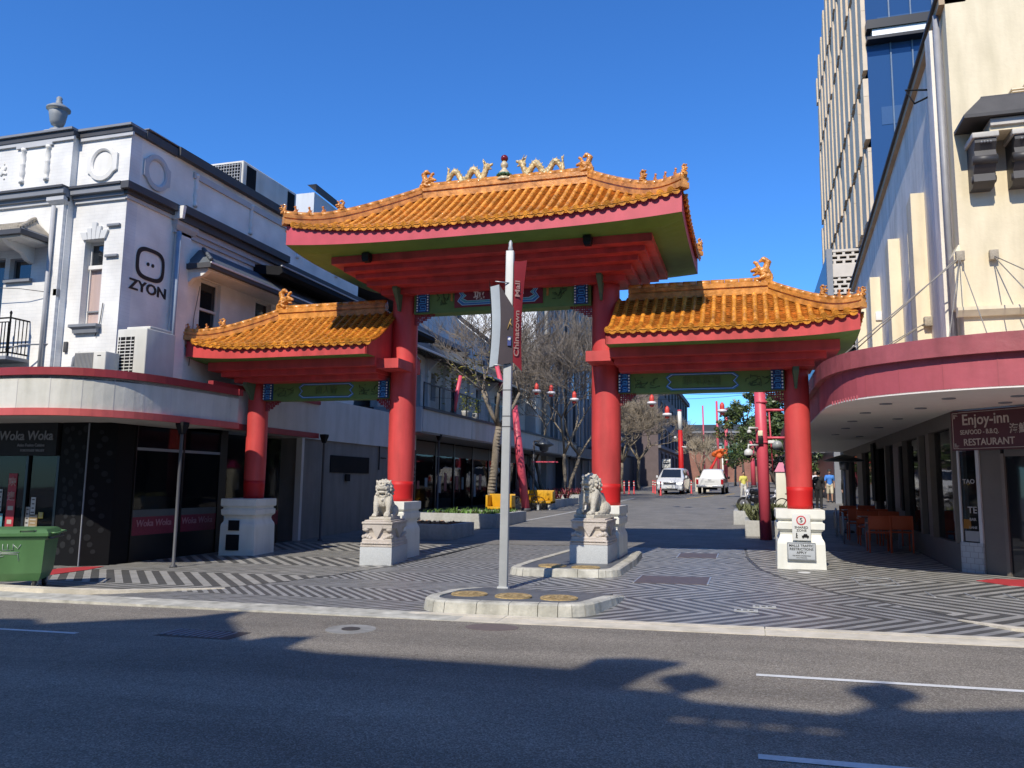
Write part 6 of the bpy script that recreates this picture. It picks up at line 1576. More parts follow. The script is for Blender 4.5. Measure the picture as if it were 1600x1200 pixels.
MB().add([(-14.4, 23.2, 0), (-14.4, 47, 0), (-14.4, 47, 9.2), (-14.4, 38, 9.9), (-14.4, 30, 11.2), (-14.4, 23.2, 11.6), (-18, 23.2, 0), (-18, 47, 0), (-18, 47, 9.2), (-18, 38, 9.9), (-18, 30, 11.2), (-18, 23.2, 11.6)], [(0, 1, 2, 3, 4, 5), (11, 10, 9, 8, 7, 6), (0, 5, 11, 6), (5, 4, 10, 11), (4, 3, 9, 10), (3, 2, 8, 9), (2, 1, 7, 8)]).build('wall', mat('shade_blued_render', (.60, .62, .64), .75, .05, 1, dirt=.12), bg_)  # white wall, the blue of its shade put into the colour
for a, b in (((23.2, 11.6), (30, 11.2)), ((30, 11.2), (38, 9.9)), ((38, 9.9), (47, 9.2))): MB().add([(-14.34, a[0], a[1]+.02), (-14.34, b[0], b[1]+.02), (-14.34, b[0], b[1]+.3), (-14.34, a[0], a[1]+.3), (-14.7, a[0], a[1]+.3), (-14.7, b[0], b[1]+.3)], [(0, 1, 2, 3), (3, 2, 5, 4)]).build('coping', TRIM_D, bg_)
wb = thing('white_block', 'bright white sunlit block behind the bare trees', 'building', (-15, 47, 0))
MB().box(-24, -12.85, 47.2, 49, 0, 17).build('wall', mat('bright_white_wall', (.80, .80, .78), .7, .03), wb)
sb = thing('ribbed_tower', 'tall slate blue building with vertical ribs behind the bare trees', 'building', (-12.8, 49, 0))
SLT = mat('slate_blue_cladding', (.22, .23, .25), .6, .2, .6, stretch=(1, 1, .3)); SLT2 = mat('pale_slate_cladding', (.38, .39, .40), .6, .15, .6)
MB().box(-24, -12.8, 49.05, 84, 0, 17).build('wall', SLT, sb)
MB().box(-12.85, -12.5, 48.6, 49.1, 0, 17).build('corner_pier', mat('corner_pier_cream', (.3, .29, .27), .7), sb)
r = random.Random(9)
for k in range(50):
    y = 49.4+k*.69
    MB().box(-12.8, -12.62-.08*(k % 2), y, y+.16+.2*r.random(), 3.4 if k < 12 else .5, 17).build('vertical_rib', [SLT, SLT2, TRIM_D][r.choice([0, 1, 1, 2])], sb)
for k in range(6):
    MB().box(-12.8, -12.66, 50+k*3.1, 51.2+k*3.1, 8.5+(k % 2)*2, 12).build('window', mat('blue_window', (.12, .2, .34), .3), sb)
l4 = thing('mall_shops', 'far low dark shops with stepped grey awnings on the left of the mall', 'building', (-12, 54, 0))
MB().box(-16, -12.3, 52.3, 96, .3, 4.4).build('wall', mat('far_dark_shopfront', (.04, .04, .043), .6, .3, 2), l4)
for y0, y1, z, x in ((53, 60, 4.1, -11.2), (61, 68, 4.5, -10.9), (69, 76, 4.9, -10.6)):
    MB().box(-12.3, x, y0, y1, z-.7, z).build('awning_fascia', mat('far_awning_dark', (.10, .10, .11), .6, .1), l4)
MB().add([(-12.2, 66, 5.2), (-10.4, 66, 5.6), (-10.4, 70, 5.6), (-12.2, 70, 5.2), (-12.2, 66, 4.9), (-10.4, 66, 5.2)], [(0, 1, 2, 3), (4, 5, 1, 0)]).build('white_canopy', WHITEP, l4)
for k in range(10): MB().box(-12.3, -12.2, 53.2+k*2.6, 53.5+k*2.6, .6, 3.6).build('pilaster', TRIM_G, l4)
fb = thing('brick_warehouse', 'tall dark brown brick building with narrow windows at the far end of the mall', 'building', (-9.6, 96, 0))
FBK = mat('dark_brown_brick', (.13, .10, .10), .85, .12, 2)
MB().box(-22, -9.6, 86, 128, .5, 14.6).build('wall', FBK, fb); MB().box(-9.6, -9.2, 85.9, 128, 14.0, 14.6).build('cornice', FBK, fb)
for i in range(9):
    for j in range(4):
        MB().box(-9.62, -9.54, 89+i*4.3, 90.4+i*4.3, 3.2+j*2.9, 5.1+j*2.9).build('window', BLACKM, fb)
        MB().box(-9.6, -9.48, 88.8+i*4.3, 90.6+i*4.3, 5.1+j*2.9, 5.3+j*2.9).build('lintel', mat('grey_lintel', (.2, .18, .18), .8), fb)
MB().box(-9.6, -9.3, 86, 128, 5.6, 5.9).build('string_course', mat('grey_lintel', (0, 0, 0)), fb)
ob = thing('office_block', 'dark glass office block closing the far end of the mall', 'building', (0, 124, 0))
MB().box(-10, 16, 124, 140, 2, 10.9).build('wall', mat('dark_office_wall', (.05, .06, .07), .4, .1), ob)
for k in range(4): MB().box(-10, 16, 123.8, 124.0, 4.2+k*1.8, 4.5+k*1.8).build('floor_band', TRIM_G, ob)
rb = thing('red_brick_building', 'low red brick building with a teal sign at the end of the mall', 'building', (0, 110, 0))
RBK = brick_mat('red_brick', (.34, .13, .08), (.27, .10, .07), (.25, .2, .17), 3, .6, .25, .85, .2, 'XZ', .03)
wall(MB(), 'y', 110, 111, -9, 14, 1.5, 6.8, [(-3.6, -2.0, 4.2, 5.5), (0, 1.6, 4.2, 5.5), (3, 5, 4.2, 5.5)]).build('wall', RBK, rb)
for a, b in ((-3.6, -2.0), (0, 1.6), (3, 5)): MB().box(a, b, 110.3, 110.4, 4.2, 5.5).build('window', BLACKM, rb)
MB().box(-9, 14, 109.8, 110, 6.5, 6.9).build('cornice', TRIM_L, rb)
MB().box(-3.7, -1.7, 109.5, 109.7, 6.0, 7.3).build('hanging_sign', mat('teal_sign', (.10, .36, .30), .5), rb)
letter('BAR', .7, (-2.7, 109.45, 6.65), mat('pale_teal_lettering', (.4, .6, .52), .5), rb)

# ================================================================ RIGHT CORNER BUILDING
RX, RY = 3.7, 15.35
rbld = thing('cream_building', 'cream and grey rendered building with scrolled window hoods on the right', 'building', (RX, RY, 0))
MB().box(RX, 26, RY, RY+.35, 3.7, 14).build('front_wall', CREAM, rbld)
m = MB(); ww = [(18.45, 19.9, 3.7, 7.6), (21.4, 22.9, 3.7, 7.5), (24.6, 26.0, 3.7, 7.35), (27.6, 28.8, 3.7, 7.2)]
zt = lambda y: 10.72-(y-15.7)*.145
m2 = MB()
wall(m2, 'x', RX, RX+.3, RY+.35, 29.6, 3.4, 8.6, ww)
m2.add([(RX, RY+.35, 8.6), (RX, 29.6, 8.6), (RX, 29.6, zt(29.6)), (RX, RY+.35, zt(RY)), (RX+.3, RY+.35, 8.6), (RX+.3, 29.6, 8.6), (RX+.3, 29.6, zt(29.6)), (RX+.3, RY+.35, zt(RY))], [(3, 2, 1, 0), (4, 5, 6, 7), (0, 4, 7, 3), (1, 2, 6, 5), (2, 3, 7, 6)])
m2.build('side_wall', GREYR, rbld)
for a, b, c, d in ww:      # deep lit reveals and pale infill
    MB().box(RX+.28, RX+.32, a, b, c, d).build('window_infill', mat('pale_infill', (.42, .40, .36), .6), rbld)
    MB().box(RX+.0, RX+.28, b-.03, b, c, d).build('reveal', CREAM, rbld)
    MB().ext([(a-.55, c), (a-.55, d+.28), (a-.06, d+.16), (a-.06, c)], 'x', RX-.27, RX-.001).build('buttress', CREAM, rbld)
# barge board and coping along the rake
for d0, z0, z1, mt in ((.10, -.16, .0, mat('tan_barge', (.42, .30, .17), .6)), (.16, .0, .06, TRIM_D)):
    MB().add([(RX-d0, RY+.0, zt(RY)+z0), (RX-d0, 29.7, zt(29.7)+z0), (RX-d0, 29.7, zt(29.7)+z1), (RX-d0, RY, zt(RY)+z1), (RX+.35, RY, zt(RY)+z0), (RX+.35, 29.7, zt(29.7)+z0), (RX+.35, 29.7, zt(29.7)+z1), (RX+.35, RY, zt(RY)+z1)],
             [(3, 2, 1, 0), (4, 5, 6, 7), (0, 4, 7, 3), (1, 2, 6, 5), (2, 3, 7, 6), (0, 1, 5, 4)]).build('barge_board', mt, rbld)
MB().box(RX-.02, RX+.3, 29.6, 29.7, 3.4, 8.6).build('end_return', GREYR, rbld)
MB().tube([(RX-.09, RY+.33, 10.6), (RX-.09, RY+.33, 3.7)], .055, 10).build('downpipe', mat('grey_downpipe', (.30, .30, .31), .5), rbld)
MB().box(RX-.18, RX-.001, RY+.5, RY+.9, 3.7, 10.4).build('pilaster', GREYR, rbld)
MB().tube([(RX-.02, 16.6, 9.55), (RX-.45, 16.9, 9.75), (RX-.35, 16.6, 9.3), (RX-.02, 16.5, 9.4)], .02, 6).build('wall_bracket', BLACKM, rbld)
# lower mould with mitred corner
MB().rings([(RX-.12, 26, RY-.08, RY+.0, 4.62), (RX-.12, 26, RY-.16, RY+.0, 4.72), (RX-.12, 26, RY-.16, RY+.0, 4.78)]).build('string_mould', CREAM, rbld)
MB().box(RX-.12, RX, RY-.08, RY+.4, 4.78, 5.75).build('corner_block', CREAM, rbld); MB().rings([(RX-.12, RX, RY-.08, RY+.4, 5.75), (RX-.02, RX, RY-.01, RY+.3, 5.95)]).build('corner_block', CREAM, rbld)
MB().box(5.05, 26, RY-.04, RY, 10.2, 10.7).build('upper_band', mat('brown_band', (.25, .22, .19), .7), rbld)
# hood with tile courses and scrolled brackets
HB = mat('dark_bronze_hood', (.052, .048, .046), .5, .2, 4)
hd = MB().rings([(RX+.02, 12, RY-.72, RY, 8.02), (RX+.02, 12, RY-.72, RY, 8.08), (RX+.32, 12, RY-.60, RY, 8.40), (RX+.34, 12, RY-.58, RY, 8.44)]).build('window_hood', HB, rbld)
r = random.Random(5)
for i in range(7):
    for j in range(18):
        x0 = RX+.62+.13*i+j*.27+(.12 if i % 2 else 0); 
        if x0 > 9: continue
        MB().rings([(x0, x0+.25, RY-.52+.06*i, RY-.3+.05*i, 8.44+.075*i), (x0, x0+.25, RY-.5+.06*i, RY-.3+.05*i, 8.465+.075*i+r.uniform(0, .012))]).build('hood_tile', mat('cream_roof_tile', (.62, .52, .36), .8, .12, 6, rand=.1), hd)
MB().box(RX+.45, 12, RY-.62, RY-.10, 7.88, 8.0).build('hood_moulding', mat('pale_moulding', (.5, .47, .42), .6), hd); MB().box(RX+.45, 12, RY-.56, RY-.1, 7.80, 7.88).build('hood_moulding', CREAM, hd)
for x in (RX+.38, RX+1.0, RX+1.9, RX+2.8):
    w_ = .17
    pr_ = [(RY-.52, 7.80), (RY-.54, 7.62), (RY-.46, 7.5), (RY-.50, 7.36), (RY-.42, 7.22), (RY-.34, 7.12), (RY-.36, 6.98), (RY-.22, 6.90), (RY, 6.90), (RY, 7.80)]
    b0 = MB().ext(pr_, 'x', x-w_, x+w_).build('scroll_bracket', HB, hd)
    MB().bev(x-w_-.04, x+w_+.04, RY-.57, RY, 7.70, 7.80, .015).build('bracket_cap', mat('pale_moulding', (0, 0, 0)), b0)
    MB().tube([(x-w_-.02, RY-.43, 7.34), (x+w_+.02, RY-.43, 7.34)], .085, 14).build('bracket_volute', HB, b0)
    MB().tube([(x-w_-.02, RY-.28, 7.03), (x+w_+.02, RY-.28, 7.03)], .07, 14).build('bracket_volute', HB, b0)
    m = MB()
    for k in range(4): m.ball((x-w_*.4+k*w_*.28, RY-.55, 7.62), .025, 6, 5)
    m.build('bracket_ornament', mat('dull_metal', (.2, .2, .2), .4), b0)
MB().rings([(5.2, 6.2, RY-.03, RY, 9.1), (5.2, 6.2, RY-.05, RY, 9.3)]).build('wall_ornament', HB, rbld)
# ---- curved awning
ra = thing('street_awning', 'faded red curved awning sweeping round the right hand corner building', 'awning', (2, 13, 3))
AWR = mat('faded_red_awning', (.42, .085, .105), .6, .12, 1.6, bump=.25, bscale=6, dirt=.2); AWR2 = mat('faded_red_awning_flashing', (.36, .09, .10), .5, .2, 2.2, bump=.3, bscale=8, dirt=.25)
ro = smooth([(1.30, 34), (1.30, 22), (1.30, 17.2), (1.30, 15.3), (1.36, 14.45), (1.60, 13.65), (2.1, 13.05), (2.8, 12.55), (3.7, 12.2), (6, 12.0), (12, 11.9)], 2)
ribbon(ro, 3.02, 3.52, .05, 'fascia', AWR, ra)
def up_(pts, z): return pts
r1 = off(ro, .10)
ribbon(r1, 3.50, 3.78, .12, 'top_flashing', AWR2, ra)
pol = ro+[(12, 15.3), (4.2, 15.0), (3.62, 15.8), (3.62, 34)]
SOF = mat('awning_ceiling', (.80, .75, .68), .7, .04)
MB().prism(pol, 3.0, 3.03).build('soffit', SOF, ra); MB().prism(pol, 3.66, 3.70).build('deck', mat('deck_pale', (.4, .3, .28), .7), ra)
for x, y in ((2.2, 14.3), (3.0, 13.6), (2.1, 16), (2.9, 15.2), (2.1, 18), (2.9, 17.5), (2.2, 20.2), (2.9, 20), (3.9, 13.4), (2.2, 22.6), (2.9, 23.4), (4.0, 14.4)):
    MB().tube([(x, y, 2.985), (x, y, 3.0)], .10, 16).build('downlight', TRIM_G, ra)
r = random.Random(12)
m = MB()
for k in range(10): t = 1.33+.03*k; m.box(t, t+.02, 14.0-.1*k, 14.02-.1*k, 2.97-.02*r.random(), 3.02)
m.build('torn_edge', AWR, ra)
# stay wires with wall plates
def stay(a, b, par, rr=.012): MB().tube([a, b], rr, 5).build('stay_wire', mat('stay_wire_grey', (.25, .23, .2), .6), par)
for x in (RX-.03, 4.22):
    y = RY-.06 if x > 4 else RY-.12
    MB().bev(x-.07, x+.07, y-.05, y+.04, 5.62, 5.80, .01).build('wall_plate', mat('rusty_plate', (.35, .3, .22), .6, .3, 30), ra)
stay((3.65, RY-.15, 5.7), (1.5, 16.2, 3.78), ra); stay((3.65, RY-.15, 5.66), (1.45, 14.8, 3.78), ra); stay((3.65, RY-.15, 5.66), (2.9, 12.95, 3.78), ra, .009); stay((3.66, RY-.15, 5.64), (3.4, 12.8, 3.78), ra, .008)
stay((4.22, RY-.1, 5.66), (4.35, 12.6, 3.75), ra, .010); stay((4.22, RY-.1, 5.68), (5.4, 12.5, 3.75), ra, .010)
MB().bev(RX-.15, RX-.0, 17.75, 17.9, 4.95, 5.15, .01).build('wall_plate', mat('rusty_plate', (0, 0, 0)), ra)
stay((RX-.08, 17.8, 5.05), (1.45, 18, 3.78), ra); stay((RX-.08, 17.8, 5.05), (1.5, 20, 3.78), ra)
MB().bev(RX-.16, RX-.0, 24.0, 24.2, 6.35, 6.6, .01).build('junction_box', WHITEP, ra); MB().tube([(RX-.08, 24.1, 6.4), (RX-.08, 24.1, 3.7)], .02, 6).build('conduit', WHITEP, ra)
# ---- restaurant under the awning
rs = thing('restaurant_front', 'shaded restaurant shopfront with tiled pier and glass under the red awning', 'shopfront', (3.56, 15.8, 0))
TAN = mat('brown_grey_wall', (.13, .115, .10), .7, .1, 2); TILEW = brick_mat('grey_glazed_tiles', (.36, .38, .40), (.33, .35, .37), (.22, .22, .22), 5, .5, .5, .35, .2, 'XZ', .02)
X0 = 3.56
MB().box(X0, X0+.25, 15.9, 34, .05, .62).build('stall_riser', TAN, rs); MB().box(X0, X0+.25, 15.9, 34, 2.72, 3.0).build('bulkhead', TAN, rs)
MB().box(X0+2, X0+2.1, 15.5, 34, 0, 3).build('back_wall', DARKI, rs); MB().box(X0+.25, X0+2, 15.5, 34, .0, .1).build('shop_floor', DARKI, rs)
for a, b in ((16.0, 16.1), (17.9, 18.25), (18.9, 19.1), (20.9, 22.2), (23.4, 23.6), (25.4, 25.9), (28.2, 29.5), (32, 34)): MB().box(X0-.03, X0+.2, a, b, .62, 2.72).build('mullion', mat('brown_frame', (.16, .135, .11), .6), rs)
for a, b in ((16.1, 17.9), (18.25, 18.9), (19.1, 20.9), (22.2, 23.4), (23.6, 25.4), (25.9, 28.2), (29.5, 32)): MB().box(X0+.08, X0+.1, a, b, .62, 2.72).build('window_pane', SHOPG, rs)
MB().box(X0-.08, X0-.04, 21.2, 21.9, 1.1, 2.6).build('menu_board', mat('pinkish_board', (.20, .16, .15), .6), rs); MB().box(X0-.06, X0-.03, 20.9, 21.15, 1.05, 2.6).build('dark_panel', BLACKM, rs)
MB().box(X0-.08, X0-.03, 25.2, 25.8, 1.2, 2.9).build('dark_panel', BLACKM, rs)
# chamfered entrance: tiled pier, window, door
d_ = Vector((.655, -.755, 0)).normalized(); o_ = Vector((3.56, 15.80, 0)); nn = Vector((-.755, -.655, 0)).normalized()
def cham(u0, u1, z0, z1, dep, out, name, mt, par=None, lab=None):
    m = MB(); a = o_+d_*u0; b = o_+d_*u1
    A = [a+nn*out, b+nn*out, b-nn*dep, a-nn*dep]
    m.prism([(p.x, p.y) for p in A], z0, z1); return m.build(name, mt, par or rs, lab)
cham(0, .42, .08, .66, .2, .03, 'tiled_pier', TILEW); cham(0, .04, .66, 2.9, .1, .01, 'window_frame', TRIM_L); cham(.36, .42, .66, 2.9, .1, .02, 'window_frame', TRIM_L)
cham(.04, .36, .66, 2.25, .04, -.02, 'window_pane', SHOPG); cham(.42, .80, .10, 2.9, .2, -.02, 'door_jamb', TAN); cham(.80, .86, .10, 2.2, .2, .0, 'door_frame', mat('brown_frame', (0, 0, 0)))
cham(.86, 1.9, .1, 2.15, .05, -.12, 'door', GLASS); cham(.86, 1.9, 2.15, 2.9, .2, -.02, 'door_head', TAN)
for u, z, tx, s in ((.20, 1.72, 'TAO', .11), (.24, 1.22, 'TE', .16), (.24, 1.06, 'BAR', .07), (.24, .92, 'LANE', .06)):
    letter(tx, s, o_+d_*u+nn*.0+Vector((0, 0, z)), mat('pale_window_lettering', (.4, .38, .36), .6), rs, xdir=d_, depth=.004)
cham(.06, .2, .9, 1.06, .0, .0, 'orange_sticker', mat('orange_sticker', (.45, .2, .03), .6)); cham(.08, .34, .68, .86, .01, .0, 'small_notice', mat('notice_grey', (.25, .25, .25), .6))
for z0, z1 in ((1.95, 2.02), (1.55, 1.85), (1.0, 1.4)): MB().box(X0-.012, X0-.004, 16.02, 16.2, z0, z1).build('window_notice', mat('notice_white', (.4, .4, .4), .6), rs)
# hanging restaurant sign
t = thing('shop_sign', 'maroon Enjoy-inn seafood restaurant sign hanging under the red awning', 'sign', (3.6, 15.7, 0))
SB = mat('maroon_sign_board', (.085, .018, .025), .5, .05); SL = mat('cream_sign_lettering', (.52, .44, .38), .5)
cham(-.03, 1.55, 2.27, 2.97, .03, .06, 'board', SB, t)
def son(tx, u, z, s, sx=1., shear=0.): letter(tx, s, o_+d_*u+nn*.066+Vector((0, 0, z)), SL, t, xdir=d_, depth=.008, sx=sx, shear=shear)
son('Enjoy-inn', .62, 2.80, .27, .86); son('SEAFOOD - B.B.Q.', .50, 2.585, .115, .78); son('RESTAURANT', .66, 2.405, .17, .88); son('海鮮', 1.2, 2.60, .18, .9)
def fret(u, z, su, sz):
    for a, b, c, d in ((0, .12, 0, .01), (0, .01, 0, .12), (.03, .10, .03, .04), (.03, .04, .03, .10), (.05, .12, .05, .058), (.05, .058, .05, .1)):
        u0, u1 = sorted((u+su*a*.9, u+su*b*.9)); z0, z1 = sorted((z+sz*c, z+sz*d)); cham(u0, u1, z0, z1, -.06, .068, 'fret_corner', SL, t)
fret(.0, 2.30, 1, 1); fret(.0, 2.94, 1, -1)
cham(.12, 1.5, 2.295, 2.303, -.06, .067, 'border_line', SL, t); cham(.12, 1.5, 2.938, 2.946, -.06, .067, 'border_line', SL, t); cham(.0, .008, 2.42, 2.82, -.06, .067, 'border_line', SL, t)

# ================================================================ TOWER BEHIND ON THE RIGHT
tw = thing('office_tower', 'high office tower with stone fins and blue glass behind the cream building', 'building', (6, 39, 0))
FIN = mat('pinkish_stone_fin', (.66, .52, .37), .7, .08, 1.5, dirt=.12); BG = glass_mat('blue_curtain_glass', (.025, .065, .16), 1, .06); BG2 = mat('blue_spandrel_glass', (.05, .10, .2), .15, .1, .5)
TX, TY = 6.0, 39.0
MB().box(TX+.25, 30, TY+.3, 62.0, 12.8, 36.2).build('core', mat('dark_core', (.02, .025, .035), .3), tw)
MB().box(TX+.2, 30, TY, TY+.3, 12.9, 46).build('glass_front', BG, tw)
for k in range(6):
    z = 14.2+k*4.6
    for z2, hh in ((z, .9),): MB().box(TX+.42, 30, TY-.02, TY, z2, z2+hh).build('spandrel', BG2, tw)
for x in (TX+.95, TX+1.9, TX+2.85, TX+3.8): MB().box(x-.03, x+.03, TY-.07, TY, 12.9, 46).build('glass_mullion', mat('mullion_blue', (.10, .15, .22), .4), tw)
MB().box(TX-.15, 30, TY-.6, TY, 22.9, 23.05).build('projecting_frame', BLACK, tw); MB().box(TX+.1, 30, TY-.5, TY, 23.05, 23.45).build('projecting_frame', METAL, tw); MB().box(TX-.15, 30, TY-.6, TY, 23.45, 23.9).build('projecting_frame', BLACK, tw)
MB().box(TX+.2, 30, TY-.6, TY, 12.9, 14.0).build('projecting_frame', BLACK, tw)
# stone fins on the mall face; open dark floor gaps between the tiers
r = random.Random(2)
TZ = [14.3, 17.75, 21.25, 27.1, 31.0, 36.6]
n = 34
for k in range(n):
    y = TY+.02+k*.70
    for j in range(5):
        z0, z1 = TZ[j]+(.42 if j else 0), TZ[j+1]
        if j == 4: z1 = 36.6-max(0, k-16)*.17-(k % 2)*.3
        if (k*5+j*3) % 13 == 0 and j in (1, 3): continue          # glazed slots
        w_ = .52+.14*((k*7+j*5) % 3)/2; x = (0, .08, .04)[(k+j) % 3]
        zz = z0
        while zz < z1-.05:
            ze = min(z1, zz+2.6+r.uniform(-.5, .7)); MB().box(TX-.26-x, TX+.2, y, y+w_, zz+.015, ze).build('stone_fin', FIN, tw); zz = ze
for z in TZ[1:5]: MB().box(TX-.1, TX+.2, TY+.03, 62, z, z+.42).build('floor_gap', BLACK, tw)
MB().box(TX-.1, TX+.2, TY, 63, 13, 34).build('recessed_glass', BG, tw)
pd = thing('podium_block', 'podium with pale pierced screen below the finned office tower', 'building', (5, 40, 0))
MB().box(4.25, 30, 44.0, 66, 0, 14.2).build('wall', mat('dark_core', (0, 0, 0)), pd)
MB().box(4.15, 4.45, 43.7, 44.0, 0, 14.25).build('corner_post', TRIM_G, pd)
SCR = mat('pale_screen_block', (.60, .54, .47), .8, .06)
MB().box(4.45, 9, 43.955, 43.995, 8, 14.1).build('screen_back', BLACKM, pd)
def scr(z0, z1):
    m = MB(); z = z0; row = 0
    while z < z1:
        m.box(4.45, 7.2, 43.78, 43.95, z, z+.09)
        x = 4.5+(.2 if row % 2 else 0)
        while x < 7.1: m.box(x, x+.13, 43.78, 43.95, z+.09, z+.24); x += .46
        z += .24; row += 1
    m.build('pierced_screen', SCR, pd)
scr(13.35, 14.05); scr(8.9, 12.6); MB().box(4.45, 9, 43.75, 43.95, 12.7, 13.35).build('screen_band', SCR, pd)
MB().box(4.45, 9, 43.75, 43.95, 14.07, 14.2).build('screen_band', SCR, pd)
ry = thing('mall_shops', 'low dark shop row under awnings on the right side of the mall', 'building', (4, 36, 0))
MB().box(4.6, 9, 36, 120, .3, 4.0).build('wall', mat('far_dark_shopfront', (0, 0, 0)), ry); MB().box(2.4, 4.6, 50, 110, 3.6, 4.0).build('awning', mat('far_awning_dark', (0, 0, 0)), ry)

# ================================================================ BUILDING ACROSS THE STREET (casts the shade on the road)
ac = thing('parapet_building', 'old masonry building across the street with urns on its parapet', 'building', (0, -10, 0))
OPW = mat('old_cream_masonry', (.42, .38, .31), .8, .1, 2)
prof_ = [(-30, 15.8), (-10.92, 15.85), (-10.44, 16.07), (-10.11, 16.12), (-9.77, 15.9), (-8.5, 16.75), (-8.44, 16.92), (-8.2, 17.29), (-8.01, 16.75), (-6.88, 15.72), (-6.75, 15.97), (-6.35, 16.07), (-6.3, 15.78), (-6.22, 15.52), (-5.82, 15.42), (-3.40, 15.42), (-3.35, 15.87), (-2.99, 15.98), (-2.59, 15.93), (-2.73, 15.65), (-2.80, 15.35), (-2.86, 14.95), (-2.5, 14.93), (-2.25, 14.73), (-1.35, 14.68), (-1.23, 14.76), (-1.12, 14.95), (-.93, 14.96), (-.8, 14.9), (-.13, 15.16), (1.0, 15.45), (20, 15.5)]
MB().ext(prof_+[(20, 14.42), (-30, 14.42)], 'y', -9.54, -9.4).build('parapet', OPW, ac)
m = MB(); x = -30
for h in (-2.33, -2.05, -1.78, -1.50, 19.8):
    m.box(x, h, -9.54, -9.4, 14.25, 14.42); x = h+.20
m.build('balustrade_course', OPW, ac, kind='stuff'); MB().box(-30, 20, -9.54, -9.4, 14.1, 14.25).build('parapet', OPW, ac)
MB().lathe([(.04, 14.9), (.05, 15.0), (.10, 15.07), (.17, 15.23), (.25, 15.33), (.14, 15.42), (.06, 15.46), (.03, 15.54), (.05, 15.6), (.02, 15.65)], (-2.42, -9.47), 16).build('urn', OPW, ac)
MB().lathe([(.05, 14.94), (.06, 15.05), (.12, 15.1), (.2, 15.28), (.26, 15.38), (.15, 15.5), (.08, 15.54), (.04, 15.6), (.05, 15.66), (.02, 15.72)], (-1.02, -9.47), 16).build('urn', OPW, ac)
MB().box(-30, 20, -20, -9.5, -.3, 13.2).build('main_wall', OPW, ac)
for i in range(9):
    for z in (4.8, 8.2, 11.4): w0 = MB().box(-24+i*4.5, -22.6+i*4.5, -9.5, -9.44, z, z+1.9).build('window', WHITEP, ac); MB().box(-23.9+i*4.5, -22.7+i*4.5, -9.44, -9.42, z+.1, z+1.8).build('pane', GLASS, w0)
MB().box(-30, 20, -9.54, -9.4, 13.2, 14.1).build('frieze', OPW, ac); MB().box(-30, 20, -9.5, -9.2, 3.4, 3.6).build('string_course', OPW, ac)

for k in range(2, len(ro)-1, 3):
    p, q = Vector(ro[k]), Vector(ro[k+1]); d = (q-p).normalized()*.006; nn_ = Vector((d.y, -d.x)).normalized()*.004
    MB().add([(p.x-d.x+nn_.x, p.y-d.y+nn_.y, 3.03), (p.x+d.x+nn_.x, p.y+d.y+nn_.y, 3.03), (p.x+d.x+nn_.x, p.y+d.y+nn_.y, 3.51), (p.x-d.x+nn_.x, p.y-d.y+nn_.y, 3.51)], [(0, 1, 2, 3)]).build('sheet_joint', mat('sheet_joint_dark_red', (.33, .07, .085), .6), ra)

